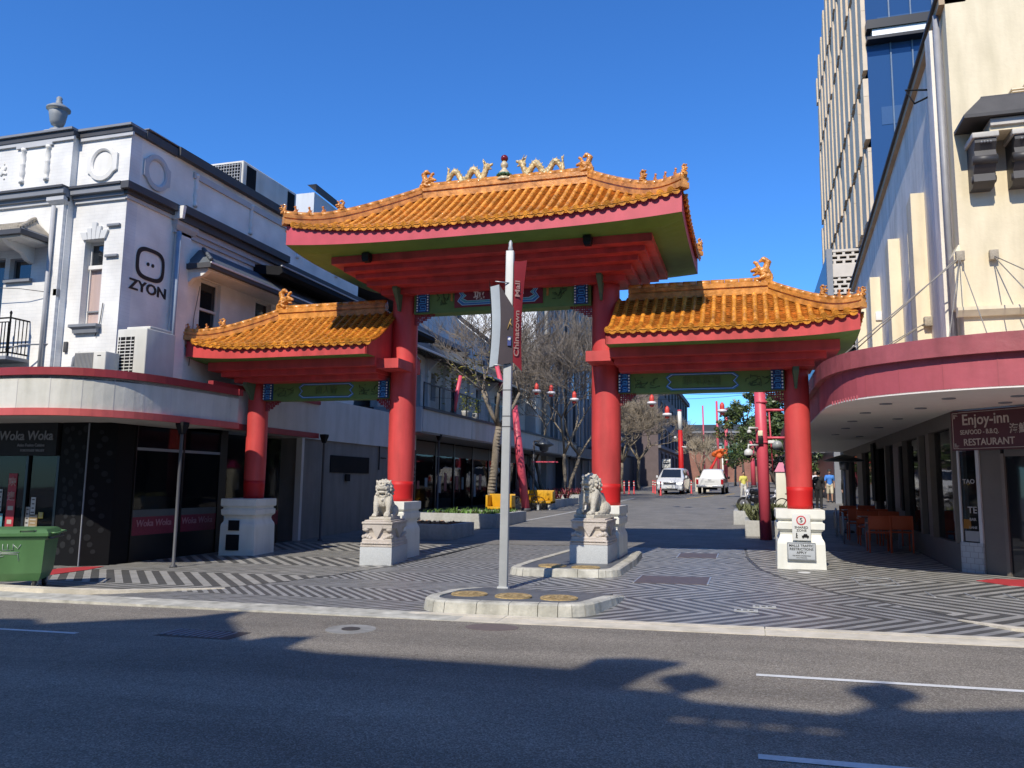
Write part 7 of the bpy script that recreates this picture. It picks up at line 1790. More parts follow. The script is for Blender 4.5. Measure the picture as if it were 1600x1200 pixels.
# ================================================================ TREES
BARK = mat('pale_bark', (.24, .20, .15), .9, .3, 6, bump=.6, bscale=20, dirt=.3); TWIG = mat('twig_bark', (.20, .165, .13), .9, .2, 4)
LEAFY = mat('yellow_green_leaf', (.20, .20, .035), .5, .4, 3, col2=(.30, .26, .06)); LEAFG = mat('dark_green_leaf', (.030, .055, .018), .4, .5, 2, col2=(.085, .12, .035))
def bare_tree(label, base, stems, H, seed, spread=1., levels=5, rings=False, leaf=None, twr=.012, tw=None):
    """trunk(s) with limbs, and a crown of forking twigs; stems = [(top point, base radius, top radius)]"""
    r = random.Random(seed); bx, by = base; bz = G(bx, by)-.05
    t = thing('bare_tree', label, 'tree', (bx, by, bz)); tw = tw or TWIG
    tr = MB(); cr = MB(); leaves = MB(); tips = []
    def grow(p, d, L, rad, lev):
        n = 3 if lev < 4 else 2; pts = [p]; q = p.copy(); dd = d.copy()
        for i in range(n):
            dd = (dd+Vector((r.uniform(-.22, .22), r.uniform(-.22, .22), r.uniform(-.05, .14)))).normalized(); q = q+dd*L/n; pts.append(q.copy())
        e = rad*.62
        if lev >= 2:
            for i in range(n):
                for _ in range(1):
                    d2 = (dd+Vector((r.uniform(-1, 1), r.uniform(-1, 1), r.uniform(-.3, .9)))).normalized(); a2 = pts[i].lerp(pts[i+1], r.random()); b2 = a2+d2*L*r.uniform(.3, .6)
                    cr.tube([a2, b2, b2+(d2+Vector((r.uniform(-.5, .5), r.uniform(-.5, .5), .3)))*L*.35], [twr*.6, twr*.5, twr*.25], 3, cap=False)
        (cr if lev > 0 else tr).tube(pts, [rad+(e-rad)*i/n for i in range(n+1)], 7 if lev < 2 else (5 if lev < 3 else 3), cap=lev < 2)
        if lev >= levels:
            for _ in range(3):
                d2 = (dd+Vector((r.uniform(-1, 1), r.uniform(-1, 1), r.uniform(-.4, .8)))*.8).normalized(); q2 = q+d2*L*r.uniform(.5, 1.1)
                cr.tube([q-dd*L*r.random()*.8, q2, q2+(d2+Vector((r.uniform(-.4, .4), r.uniform(-.4, .4), .2)))*L*.5], [twr*.55, twr*.45, twr*.25], 3, cap=False)
            return
        k = r.choice([2, 3, 3]) if lev < levels-1 else 3
        for _ in range(k):
            a = r.uniform(.35, .85)*spread; az = r.uniform(0, 2*PI); ax = Vector((math.cos(az), math.sin(az), 0)).cross(dd)
            if ax.length < .01: ax = Vector((1, 0, 0))
            nd = (Matrix.Rotation(a, 3, ax.normalized()) @ dd); nd.z = max(nd.z, -.15)+.10
            grow(q, nd.normalized(), L*r.uniform(.62, .84), max(twr*.5, e*r.uniform(.62, .8)), lev+1)
    for top, r0, r1 in stems:
        a = Vector((bx, by, bz)); b = Vector(top); pts = [a.lerp(b, i/6)+Vector((r.uniform(-.04, .04), r.uniform(-.04, .04), 0))*(0 < i < 6) for i in range(7)]
        rr = [r0+(r1-r0)*i/6 for i in range(7)]; rr[0] *= 1.25
        tr.tube(pts, rr, 12)
        if rings:
            for k in range(26): q = a.lerp(b, (k+1)/27); tr.tube([q, q+Vector((0, 0, .05))], [r0+(r1-r0)*(k+1)/27+.012, r0+(r1-r0)*(k+1)/27+.004], 10)
        for _ in range(3 if len(stems) > 1 else 4):
            az = r.uniform(0, 2*PI); d = Vector((math.cos(az)*.6*spread, math.sin(az)*.6*spread, 1)).normalized()
            grow(b, d, (H-(b.z-bz))*.30, r1*.75, 0)
    tr.build('trunk', BARK, t); cr.build('crown', tw, t, kind='stuff')
    if leaf:
        c, rad, n = leaf
        for k in range(n):
            p = Vector(c)+Vector((r.gauss(0, rad[0]), r.gauss(0, rad[1]), r.gauss(0, rad[2]))); a = r.uniform(0, 6.28); s = r.uniform(.05, .10)
            u = Vector((math.cos(a), math.sin(a), r.uniform(-.6, .6)))*s; v = Vector((-math.sin(a), math.cos(a), r.uniform(-.8, .8)))*s*.5
            leaves.add([p-u, p-v, p+u, p+v], [(0, 1, 2, 3)])
        leaves.build('leaf_cluster', LEAFY, t, kind='stuff')
    return t
bare_tree('bare tree with a ringed palm-like trunk and a few yellow leaves behind the left planter', (-10.75, 32.0), [((-10.35, 32.0, 4.0), .19, .13)], 9.6, 21, 1.15, 4, True, leaf=((-12.2, 31.4, 6.3), (.9, .5, .45), 520), twr=.016)
bare_tree('bare twiggy tree forking low behind the yellow bench with the bicycle', (-12.0, 46.4), [((-12.6, 46.3, 2.9), .15, .10), ((-13.4, 46.2, 3.3), .11, .08)], 11.0, 5, 1.15, 5, twr=.022)
bare_tree('bare tree with two leaning stems right of the yellow bench', (-10.9, 46.8), [((-10.9, 46.8, 3.4), .16, .11), ((-10.0, 47.0, 3.3), .12, .09)], 12.0, 8, 1.1, 5, twr=.022)
bare_tree('dense dry twiggy tree seen past the right main column', (-10.6, 66.5), [((-10.5, 66.5, 3.4), .2, .15)], 8.6, 13, 1.25, 5, twr=.026, tw=mat('dry_pale_twig', (.30, .25, .19), .9, .2, 3))
bare_tree('second dense dry twiggy tree farther along the left awnings', (-9.9, 72), [((-9.8, 72, 3.8), .2, .14)], 8.6, 31, 1.25, 5, twr=.026, tw=mat('dry_pale_twig', (0, 0, 0)))
bare_tree('small pale bare tree between the parked van and the ute', (-3.9, 66.5), [((-4.0, 66.5, 2.6), .11, .08)], 4.6, 17, 1.1, 4, twr=.022, tw=mat('pale_cream_twig', (.42, .36, .27), .9, .15, 3))
bare_tree('far thin bare tree beyond the ute near the red poles', (-1.6, 86), [((-1.6, 86, 3.8), .14, .1)], 6.5, 41, 1.2, 4, twr=.024, tw=mat('pale_cream_twig', (0, 0, 0)))
bare_tree('far bare tree left of the teal sign', (-4.4, 96), [((-4.4, 96, 4.2), .14, .1)], 7, 43, 1.2, 4, twr=.026)
def leafy_tree(label, base, trunks, blobs, seed, n, mt, size=.11):
    r = random.Random(seed); bx, by = base; bz = G(bx, by)-.05
    t = thing('evergreen_tree', label, 'tree', (bx, by, bz))
    m = MB()
    for pts, rr in trunks: m.tube(pts, rr, 9)
    for c, R in blobs:
        a = Vector(trunks[0][0][-1]); m.tube([a, a.lerp(Vector(c), .5)+Vector((r.uniform(-.2, .2), 0, .1)), Vector(c)], [.06, .045, .02], 6)
    m.build('trunk', mat('dark_bark', (.07, .055, .045), .9, .3, 8, bump=.5), t)
    tot = sum(b[1]**2 for b in blobs); lf = MB()
    for c, R in blobs:
        subs = [(Vector(c)+Vector((r.gauss(0, R*.45), r.gauss(0, R*.45), r.gauss(0, R*.38))), R*r.uniform(.22, .4)) for _ in range(9)]
        for _ in range(int(n*R*R/tot)):
            sc_, sr = r.choice(subs); d = Vector((r.gauss(0, 1), r.gauss(0, 1), r.gauss(0, 1))).normalized(); p = sc_+d*sr*r.uniform(.6, 1.1)
            s = size*r.uniform(.6, 1.25); u = (Vector((r.gauss(0, 1), r.gauss(0, 1), r.gauss(-.2, .6)))).normalized()*s; v = u.cross(d+Vector((0, 0, .3))).normalized()*s*.42
            lf.add([p-u, p-v*.9+u*.1, p+u, p+v*.9+u*.1], [(0, 1, 2, 3)])
    lf.build('crown', mt, t, kind='stuff')
    return t
z = G(1, 40)
leafy_tree('glossy dark green tree behind the red pole with cameras', (1.35, 38.5), [([(1.35, 38.5, z), (1.1, 38.5, z+1.2), (.6, 38.5, z+2.1)], [.10, .08, .06]), ([(1.4, 38.5, z), (1.5, 38.5, z+1.6), (1.6, 38.6, z+2.4)], [.11, .09, .07])],
           [((.0, 38.4, 3.9), 1.25), ((1.2, 38.6, 4.6), 1.45), ((2.0, 38.5, 5.3), 1.3), ((1.9, 38.5, 3.7), 1.2), ((.7, 38.5, 5.6), 1.0), ((.6, 38.2, 3.1), .9), ((2.3, 38.5, 2.6), .8), ((-.5, 38.5, 5.0), .7)], 3, 9500, LEAFG)
leafy_tree('sparser green tree left of the camera pole reaching over the mall', (-.3, 50), [([(-.3, 50, G(0, 50)), (-.5, 50, 3.2)], [.09, .06])],
           [((-1.3, 50, 5.6), .8), ((-.4, 50, 6.3), .9), ((-1.7, 50, 5.0), .5), ((-.3, 50, 4.4), 1.0), ((.4, 50, 5.4), 1.0), ((.2, 50, 7.2), .6), ((-.5, 50, 3.6), .6)], 8, 3600, mat('olive_leaf', (.05, .075, .02), .45, .5, 2, col2=(.14, .16, .05)), .12)
leafy_tree('far green trees beyond the teal sign at the end of the mall', (2.5, 92), [([(2.5, 92, 2), (2.5, 92, 4)], [.2, .15])], [((2.5, 92, 7), 2.6), ((5, 92, 6.2), 2.4), ((.3, 92, 8.0), 1.6)], 12, 3000, LEAFG, .26)

# ================================================================ PLANTERS, BENCHES, BICYCLE
def planter(x0, x1, y0, y1, h, label, plants, seed, mt=None):
    g = G((x0+x1)/2, (y0+y1)/2); t = thing('planter', label, 'planter', (x0, y0, g)); mt = mt or mat('planter_granite', (.40, .40, .38), .8, .12, 12, dirt=.2); w = .16
    for a, b, c, d in ((x0, x1, y0, y0+w), (x0, x1, y1-w, y1), (x0, x0+w, y0+w, y1-w), (x1-w, x1, y0+w, y1-w)): MB().bev(a, b, c, d, g-.3, g+h, .012).build('planter_wall', mt, t)
    MB().box(x0+w, x1-w, y0+w, y1-w, g, g+h-.06).build('soil', mat('soil', (.05, .035, .025), .95, .3, 20), t)
    r = random.Random(seed)
    for ph, n, mtl, hh, ww in plants:
        m = MB()
        for k in range(n):
            px, py = r.uniform(x0+w, x1-w), r.uniform(y0+w, y1-w)
            for j in range(6):
                a = r.uniform(0, 6.28); L = hh*r.uniform(.6, 1.2); d = Vector((math.cos(a)*.7, math.sin(a)*.7, 1)).normalized()*L; s = Vector((-math.sin(a), math.cos(a), 0))*ww; p = Vector((px, py, g+h-.07))
                m.add([p-s*.5, p+d*.6-s, p+d, p+d*.6+s, p+s*.5], [(0, 1, 2, 3, 4)])
        m.build(ph, mtl, t, kind='stuff')
    return t
GRS = mat('bright_grass_leaf', (.10, .2, .03), .6, .4, 5); RLF = mat('red_cordyline_leaf', (.22, .04, .05), .5, .5, 5); ORL = mat('orange_groundcover', (.45, .24, .12), .7, .4, 8); OLV = mat('olive_shrub', (.12, .13, .05), .6, .4, 5)
planter(-10.6, -7.9, 20.4, 22.2, .42, 'low front granite planter with orange ground cover beside the left main column', [('groundcover', 170, ORL, .12, .03)], 1)
planter(-10.9, -8.0, 24.6, 28.2, .45, 'second granite planter with bright green tufts behind the orange one', [('grass_tuft', 90, GRS, .22, .015), ('groundcover', 60, OLV, .12, .03)], 2)
planter(-12.2, -9.2, 36.9, 43.0, .42, 'long granite planter with red leaved plants behind the yellow benches', [('red_shrub', 60, RLF, .55, .03), ('groundcover', 80, OLV, .15, .03)], 3)
planter(-12.2, -9.4, 44, 51, .42, 'far granite planter at the foot of the bare trees', [('red_shrub', 70, RLF, .5, .03), ('groundcover', 80, OLV, .25, .03)], 4)
planter(-.2, 1.15, 22.9, 25.2, .40, 'granite planter with olive shrubs at the foot of the red camera pole', [('shrub', 90, OLV, .4, .03)], 5)
planter(-.6, 1.3, 27.5, 30.0, .42, 'second right hand granite planter with shrubs beyond the camera pole', [('shrub', 60, OLV, .35, .03)], 6)
YP = mat('yellow_bench_panel', (.62, .33, .01), .45, .12, 4, dirt=.15)
def bench(x0, x1, y, label):
    g = G(x0, y); t = thing('street_bench', label, 'bench', (x0, y, g), 0, 'yellow mall benches')
    MB().bev(x0, x1, y, y+.55, g+.34, g+.44, .015).build('seat', YP, t); MB().bev(x0, x1, y+.5, y+.58, g+.44, g+.95, .015).build('backrest', YP, t)
    for x in (x0, x1-.09): MB().bev(x, x+.09, y+.0, y+.58, g+.34, g+.9, .015).build('end_panel', YP, t)
    for x in (x0+.15, (x0+x1)/2, x1-.25): MB().bev(x, x+.12, y+.1, y+.5, g-.05, g+.34, .01).build('leg', GRANITE, t)
bench(-10.35, -9.25, 30.4, 'yellow bench cut off behind the tall pole, by the ringed tree')
bench(-10.6, -9.0, 36.2, 'yellow bench with a dark bicycle parked in front')
def bicycle(x, y, label, rz=0, s=1.):
    g = G(x, y); t = thing('bicycle', label, 'bicycle', (x, y, g), rz); ORG[t.name] = Vector((0, 0, 0)); K = BLACK
    for cx in (-.52, .52):
        m = MB(); n = 26; R = .33
        m.tube([(cx+R*math.cos(2*PI*k/n), 0, R+.0+R*math.sin(2*PI*k/n)) for k in range(n+1)], .022, 6, cap=False); w_ = m.build('wheel', K, t)
        m = MB()
        for k in range(10): a = 2*PI*k/10; m.tube([(cx, 0, R), (cx+R*math.cos(a), 0, R+R*math.sin(a))], .003, 3)
        m.build('spoke', METAL, w_)
    F = mat('bike_frame', (.03, .03, .035), .4)
    m = MB()
    for a, b in (((-.52, 0, .33), (-.12, 0, .30)), ((-.12, 0, .30), (-.25, 0, .78)), ((-.52, 0, .33), (-.25, 0, .72)), ((-.25, 0, .72), (.32, 0, .78)), ((-.12, 0, .30), (.34, 0, .68)), ((.30, 0, .92), (.52, 0, .33))): m.tube([a, b], .018, 7)
    m.build('frame', F, t); MB().tube([(.30, 0, .9), (.28, 0, 1.0), (.30, -.25, 1.0)], .014, 6).build('handlebar', F, t); MB().tube([(.28, 0, 1.0), (.30, .25, 1.0)], .014, 6).build('handlebar', F, t)
    MB().ball((-.27, 0, .84), .09, 8, 6, (1.4, .6, .35)).build('saddle', K, t)
bicycle(-10.0, 35.4, 'dark bicycle leaning in front of the right yellow bench', .25)

# ================================================================ RED POLES, CAMERAS, LANTERNS
PKR = mat('pink_red_pole_paint', (.62, .08, .12), .45, .06, 2, dirt=.12)
def tp(pts, r_, mt, par, name='arm', seg=12): return MB().tube(pts, r_, seg).build(name, mt, par)
g = G(.1, 21.8)
t = thing('camera_pole', 'thick pink red leaning pole with security cameras at the right of the mall mouth', 'pole', (.12, 21.9, g))
tp([(.14, 21.9, g-.1), (.10, 21.9, g+2.3), (.06, 21.9, 4.9)], [.155, .15, .145], PKR, t, 'pole', 20)
for z in (2.72, 3.80): tp([(.10, 21.9, z), (.10, 21.9, z+.06)], .165, PKR, t, 'band', 18)
for z in (3.62, 2.88): tp([(.1, 21.9, z), (1.05, 22.05, z)], .035, PKR, t, 'cross_arm'); 
tp([(.30, 21.95, 3.62), (.36, 22.0, 2.0)], .02, PKR, t, 'brace')
WCM = mat('camera_white', (.62, .62, .60), .4)
def dome(x, z, s=1.):
    tp([(.0, 21.75, z+.15*s), (x, 21.6, z+.15*s), (x, 21.6, z+.02)], .03, WCM, t, 'camera_arm', 8)
    MB().lathe([(.10*s, z-.13*s), (.12*s, z-.10*s), (.11*s, z), (.05*s, z+.05*s)], (x, 21.6), 14).build('camera_housing', WCM, t); MB().ball((x, 21.6, z-.13*s), .075*s, 12, 8).build('camera_dome', BLACK, t)
dome(-.25, 2.52, 1.); dome(-.22, 3.05, .5)
MB().bev(-.0, .12, 21.70, 21.76, 2.92, 3.06, .01).build('sensor', mat('sensor_cream', (.75, .7, .5), .5), t); MB().bev(.0, .13, 21.68, 21.76, 2.70, 2.90, .01).build('speaker', BLACK, t)
MB().tube([(.48, 21.62, 2.66), (.48, 21.85, 2.7)], [.13, .10], 14).build('floodlight', mat('flood_grey', (.3, .32, .33), .35), t); MB().bev(.25, .42, 21.7, 21.8, 2.72, 2.8, .01).build('camera_arm', WCM, t)
for o_c in [t]+list(t.children): ORG[o_c.name] = ORG.get(o_c.name)
t.location.x += .2
# white topped red pole far along
g = G(-5.3, 62)
t = thing('light_pole', 'slim red pole with a white upper half beside the van', 'pole', (-5.3, 62.8, g)); tp([(-5.2, 62.8, g), (-5.28, 62.8, 5.9)], [.23, .17], REDB, t, 'lower_shaft', 14); tp([(-5.28, 62.8, 5.9), (-5.32, 62.8, 7.4)], [.17, .15], WHITEP, t, 'upper_shaft', 14); tp([(-5.32, 62.8, 7.4), (-5.32, 62.8, 7.5)], .17, PKR, t, 'cap', 14)
tp([(-5.2, 62.7, 4.6), (-4.8, 62.6, 4.55)], .05, WCM, t, 'lamp_arm', 8); MB().ball((-5.65, 62.5, 5.3), .12, 8, 6).build('camera', WCM, t)
def lean_pole(x0, y, z0, x1, z1, r_, label, mid=None, grp='leaning red poles along the mall'):
    t = thing('red_pole', label, 'pole', (x0, y, z0), 0, grp); pts = [(x0, y, z0)]+([mid] if mid else [])+[(x1, y, z1)]
    tp(pts, [r_]*(len(pts)-1)+[r_*.7] if len(pts) > 2 else [r_, r_*.75], PKR, t, 'shaft', 14); MB().lathe([(r_*1.2, z0), (r_*1.2, z0+.15)], (x0, y), 14).build('base_collar', TRIM_D, t)
lean_pole(-9.95, 35.0, G(-10, 35), -10.55, 5.2, .19, 'thick leaning pink red pole by the bicycle, tapering upward', (-10.3, 35.0, 3.0))
lean_pole(-12.0, 38.5, G(-12, 38), -12.75, 8.2, .15, 'tall leaning red pole behind the silver banner', (-11.95, 38.5, 5.2))
lean_pole(-11.5, 29.5, 4.3, -11.2, 5.9, .10, 'red leaning pole standing on the verandah awning')
lean_pole(-3.5, 92, 2, -3.6, 11.2, .16, 'far thin pink pole left of the teal sign')
lean_pole(-2.4, 80, 1.6, -2.2, 9.2, .20, 'far red pole just left of the teal sign')
lean_pole(.2, 70, 1.5, .1, 5.4, .22, 'short red and white wrapped pole beside the person in yellow')
lean_pole(-5.5, 100, 2, -5.6, 11.5, .12, 'farthest pink pole above the van')
# lamp with dark hood near the bare trees
t = thing('street_lamp', 'dark hooded lamp projecting right of the tall pole', 'lamp', (-10.4, 38, .4)); tp([(-10.5, 38.2, .4), (-10.45, 38.1, 3.7)], .05, TRIM_D, t, 'post', 8)
MB().lathe([(.10, 3.15), (.22, 3.25), (.24, 3.4), (.48, 3.5), (.5, 3.55), (.3, 3.68), (.1, 3.86)], (-9.9, 38), 18).build('hood', mat('lamp_hood', (.06, .07, .08), .35), t); tp([(-10.45, 38.1, 3.7), (-9.9, 38, 3.75)], .04, TRIM_D, t, 'arm', 8)
MB().box(-10.3, -9.0, 37.2, 37.25, 2.62, 2.68).build('red_arm', PKR, t)
# catenary lanterns
LR = mat('lantern_red', (.62, .06, .04), .5, .1); LW = mat('lantern_white', (.72, .68, .66), .5, .05)
def lantern(x, y, z, label, s=1.):
    t = thing('hanging_lantern', label, 'lantern', (x, y, z), 0, 'red and white lanterns on wires')
    for prf, mt, nm in (([(.11, .10), (.13, .16), (.13, .30), (.10, .42), (.06, .46), (.03, .5)], LR, 'upper_shade'), ([(.18, -.07), (.25, -.03), (.27, .02), (.24, .08), (.14, .11)], LW, 'white_ring'), ([(.06, -.20), (.12, -.17), (.13, -.08)], LR, 'lower_shade')):
        MB().lathe([(r_*s, z+h*s) for r_, h in prf], (x, y), 16).build(nm, mt, t)
for p, n_ in (((-9.5, 35, 5.85), 'leftmost lantern, just right of the tall pole'), ((-8.8, 35, 5.75), 'second lantern from the tall pole in front of the twigs'), ((-7.7, 35, 5.42), 'third lantern, nearest the right main column'),
          ((-4.17, 35, 5.2), 'lantern just right of the right main column, higher of the close pair'), ((-3.5, 35, 4.67), 'lantern left of the white topped red pole'), ((-1.14, 35, 4.8), 'lantern in the sky left of the leafy tree'), ((-2.0, 33, 5.55), 'lantern half hidden at the foot of the right green beam')):
    lantern(*p, label=n_, s=.8)
def wire(a, b, sag, label, rr=.008):
    pts = [Vector(a).lerp(Vector(b), i/14)-Vector((0, 0, sag*4*(i/14)*(1-i/14))) for i in range(15)]
    tag(MB().tube(pts, rr, 4).build('catenary_wire', BLACKM), label, 'wire')
wire((-13, 35, 6.9), (3.7, 35, 6.1), 1.1, 'dark catenary wire carrying lanterns across the mall'); wire((-12.6, 60, 9.2), (6, 60, 8.8), .6, 'thin dark cable crossing the sky at the far end', .02)
wire((-13, 31, 5.2), (-3, 33, 5.9), .3, 'thin wire behind the left main opening', .006)

# ================================================================ VEHICLES
TYRE = mat('tyre_rubber', (.012, .012, .013), .8); RIM = mat('wheel_alloy', (.4, .4, .41), .35, metal=.7); LAMPG = mat('headlight_glass', (.55, .56, .58), .15, .05); TAILR = mat('tail_light_red', (.35, .01, .015), .2)
def car_paint(n, c): return mat(n, c, .25, .02, 1, coat=.8)
def loft(secs, smooth_=True):
    """sections across x: list of (y, [(x,z)...]) same count"""
    m = MB(); n = len(secs[0][1]); vs = [(x, y, z) for y, pr in secs for x, z in pr]
    fs = [(i*n+k, i*n+(k+1) % n, (i+1)*n+(k+1) % n, (i+1)*n+k) for i in range(len(secs)-1) for k in range(n)]
    fs += [tuple(range(n-1, -1, -1)), tuple((len(secs)-1)*n+k for k in range(n))]
    m.add(vs, [f[::-1] for f in fs], smooth_); return m
def body_sec(w, z0, zb, zt, wt, r_=.06):
    """rounded body cross-section: sill z0, belt zb, roof zt, roof half width wt"""
    h = [(w*.93, z0), (w, z0+.12), (w, zb), (wt+.04 if zt > zb+.15 else w*.99, zt-.10 if zt > zb+.15 else zt-.03), (wt*.9 if zt > zb+.15 else w*.95, zt), (wt*.4, zt+.015)]
    return [(x, z) for x, z in h]+[(-x, z) for x, z in h[::-1]]
def wheels(t, ys, w, R):
    for y in ys:
        for s in (-1, 1):
            a = MB().tube([(s*(w-.20), y, R), (s*(w+.0), y, R)], R, 20).build('wheel', TYRE, t); MB().tube([(s*(w-.02), y, R), (s*(w+.012), y, R)], R*.62, 14).build('rim', RIM, a)
def van(x, y, rz, label):
    t = thing('parked_van', label, 'van', (x, y, G(x, y)), rz); ORG[t.name] = Vector((0, 0, 0)); P = car_paint('silver_white_car_paint', (.60, .61, .62))
    w = .95   # front at y=-2.5
    S = [(-2.56, body_sec(w*.86, .30, .62, .66, .7)), (-2.50, body_sec(w*.93, .26, .78, .84, .75)), (-2.2, body_sec(w, .24, .98, 1.04, .80)), (-1.85, body_sec(w, .24, 1.12, 1.18, .80)), (-1.05, body_sec(w, .24, 1.15, 1.84, .70)), (-.6, body_sec(w, .24, 1.15, 1.90, .74)), (2.3, body_sec(w, .24, 1.15, 1.90, .76)), (2.55, body_sec(w*.98, .30, 1.12, 1.78, .74))]
    loft(S).build('body', P, t)
    MB().add([(-.74, -1.86, 1.20), (.74, -1.86, 1.20), (.64, -1.13, 1.80), (-.64, -1.13, 1.80)], [(0, 1, 2, 3)]).build('windscreen', GLASS, t)
    for s in (-1, 1):
        MB().add([(s*.955, -1.35, 1.17), (s*.955, -.35, 1.17), (s*.80, -.35, 1.74), (s*.80, -.95, 1.74)], [(0, 1, 2, 3) if s > 0 else (3, 2, 1, 0)]).build('side_window', GLASS, t)
        MB().add([(s*.955, -.25, 1.17), (s*.955, 2.3, 1.17), (s*.80, 2.2, 1.74), (s*.80, -.25, 1.74)], [(0, 1, 2, 3) if s > 0 else (3, 2, 1, 0)]).build('side_window', GLASS, t)
        MB().rings([(s*.52-.0, s*.88, -2.56, -2.3, .70), (s*.56, s*.94, -2.50, -2.2, .84), (s*.70, s*.95, -2.3, -2.0, 1.0)] if s > 0 else [(-.88, -.52, -2.56, -2.3, .70), (-.94, -.56, -2.50, -2.2, .84), (-.95, -.70, -2.3, -2.0, 1.0)]).build('headlight', LAMPG, t)
        MB().bev(s*1.0, s*1.14, -1.5, -1.38, 1.15, 1.34, .03).build('wing_mirror', P, t)
    MB().bev(-.46, .46, -2.60, -2.45, .68, .86, .02).build('grille', mat('chrome_grille', (.35, .35, .36), .25, .3, 20, metal=.6), t)
    for z in (.72, .78): MB().box(-.44, .44, -2.615, -2.60, z, z+.02).build('grille_bar', BLACKM, t)
    MB().bev(-.9, .9, -2.62, -2.45, .30, .52, .04).build('bumper', P, t); MB().box(-.55, .55, -2.635, -2.6, .30, .38).build('lower_intake', BLACKM, t)
    MB().box(-.19, .19, -2.65, -2.62, .42, .53).build('number_plate', WHITEP, t)
    wheels(t, (-1.65, 1.55), w, .33)
def ute(x, y, rz, label):
    t = thing('parked_ute', label, 'ute', (x, y, G(x, y)), rz); ORG[t.name] = Vector((0, 0, 0)); P = car_paint('white_car_paint', (.70, .70, .68)); w = .93
    # rear at y=-2.6, facing away
    S = [(-2.60, body_sec(w*.97, .62, 1.05, 1.10, .8)), (-2.0, body_sec(w, .55, 1.06, 1.12, .8)), (-.95, body_sec(w, .42, 1.08, 1.14, .8)), (-.90, body_sec(w, .42, 1.08, 1.66, .66)), (-.4, body_sec(w, .42, 1.08, 1.80, .70)), (.6, body_sec(w, .42, 1.08, 1.80, .70)), (1.25, body_sec(w, .42, 1.08, 1.14, .75)), (2.3, body_sec(w, .42, 1.02, 1.08, .75)), (2.6, body_sec(w*.9, .45, .85, .9, .7))]
    loft(S).build('body', P, t)
    MB().bev(-.90, .90, -2.66, -2.58, .62, 1.14, .03).build('tailgate', P, t); MB().box(-.62, .62, -2.665, -2.66, .78, .98).build('tailgate_recess', mat('recess_shade_paint', (.6, .6, .58), .4), t)
    MB().bev(-.12, .12, -2.69, -2.65, .98, 1.04, .01).build('tailgate_handle', RIM, t)
    MB().box(-.34, .34, -2.668, -2.664, .82, .90).build('raised_lettering', mat('recess_grey', (.42, .42, .41), .4), t)
    for s in (-1, 1):
        MB().bev(s*.78, s*.95, -2.69, -2.5, .68, 1.04, .02).build('tail_light', TAILR, t)
        MB().add([(s*.935, -.6, 1.12), (s*.935, .9, 1.12), (s*.76, .55, 1.66), (s*.76, -.45, 1.66)], [(0, 1, 2, 3) if s > 0 else (3, 2, 1, 0)]).build('side_window', GLASS, t)
        MB().bev(s*.98, s*1.14, .75, .9, 1.1, 1.3, .03).build('wing_mirror', BLACK, t)
    MB().add([(-.68, -.925, 1.2), (.68, -.925, 1.2), (.60, -.78, 1.66), (-.60, -.78, 1.66)], [(0, 1, 2, 3)]).build('rear_window', GLASS, t)
    MB().bev(-.92, .92, -2.78, -2.60, .46, .62, .03).build('rear_bumper', RIM, t); MB().box(-.2, .2, -2.80, -2.78, .50, .60).build('number_plate', WHITEP, t); MB().box(-.5, .5, -2.5, -2.2, .3, .5).build('underbody', BLACKM, t)
    MB().tube([(0, -2.9, .46), (0, -2.6, .46)], .03, 8).build('tow_bar', BLACKM, t); wheels(t, (-1.55, 1.65), w, .37)
van(-5.62, 60.8, math.radians(-2), 'silver white van facing the camera at the far left of the mall')
ute(-2.72, 60.6, math.radians(-3), 'white ute seen from behind, to the right of the van')
def motorbike(x, y, rz, label):
    t = thing('motorcycle', label, 'motorcycle', (x, y, G(x, y)), rz); ORG[t.name] = Vector((0, 0, 0))
    for cx in (-.68, .70):
        m = MB(); n = 22; R = .26; m.tube([(cx+R*math.cos(2*PI*k/n), 0, .31+R*math.sin(2*PI*k/n)) for k in range(n+1)], .055, 8, cap=False); w_ = m.build('wheel', TYRE, t); MB().tube([(cx, -.04, .31), (cx, .04, .31)], .10, 12).build('hub', RIM, w_)
    m = MB(); limb(m, (-.25, 0, .5), (.3, 0, .55), .15, .17); limb(m, (.1, 0, .78), (.35, 0, .85), .13, .13); m.box(-.2, .25, -.13, .13, .25, .5); sculpt(m, .03, 1).build('engine_and_tank', BLACK, t)
    MB().rings([(-.75, .05, -.12, .12, .74), (-.7, .05, -.13, .13, .82), (-.6, .0, -.1, .1, .85)]).build('seat', BLACKM, t)
    for s in (-.07, .07): MB().tube([(.72, s, .31), (.45, s, .98)], .028, 8).build('fork', RIM, t)
    MB().tube([(.42, -.36, 1.02), (.46, 0, 1.0), (.42, .36, 1.02)], .016, 6).build('handlebar', BLACK, t); MB().ball((.55, 0, .85), .09, 10, 7).build('headlight', LAMPG, t); MB().tube([(-.6, .14, .35), (.1, .16, .3)], .045, 8).build('exhaust', RIM, t); MB().rings([(.5, .8, -.06, .06, .62), (.55, .78, -.05, .05, .66)]).build('mudguard', mat('white_mudguard', (.5, .5, .5), .3), t)
motorbike(.35, 36.2, math.radians(195), 'black motorcycle with its wheel showing left of the camera pole'); motorbike(1.3, 36.0, math.radians(240), 'second dark motorcycle behind the camera pole')
bicycle(1.6, 33.0, 'dark bicycle partly hidden by the right sign plinth column', .5)
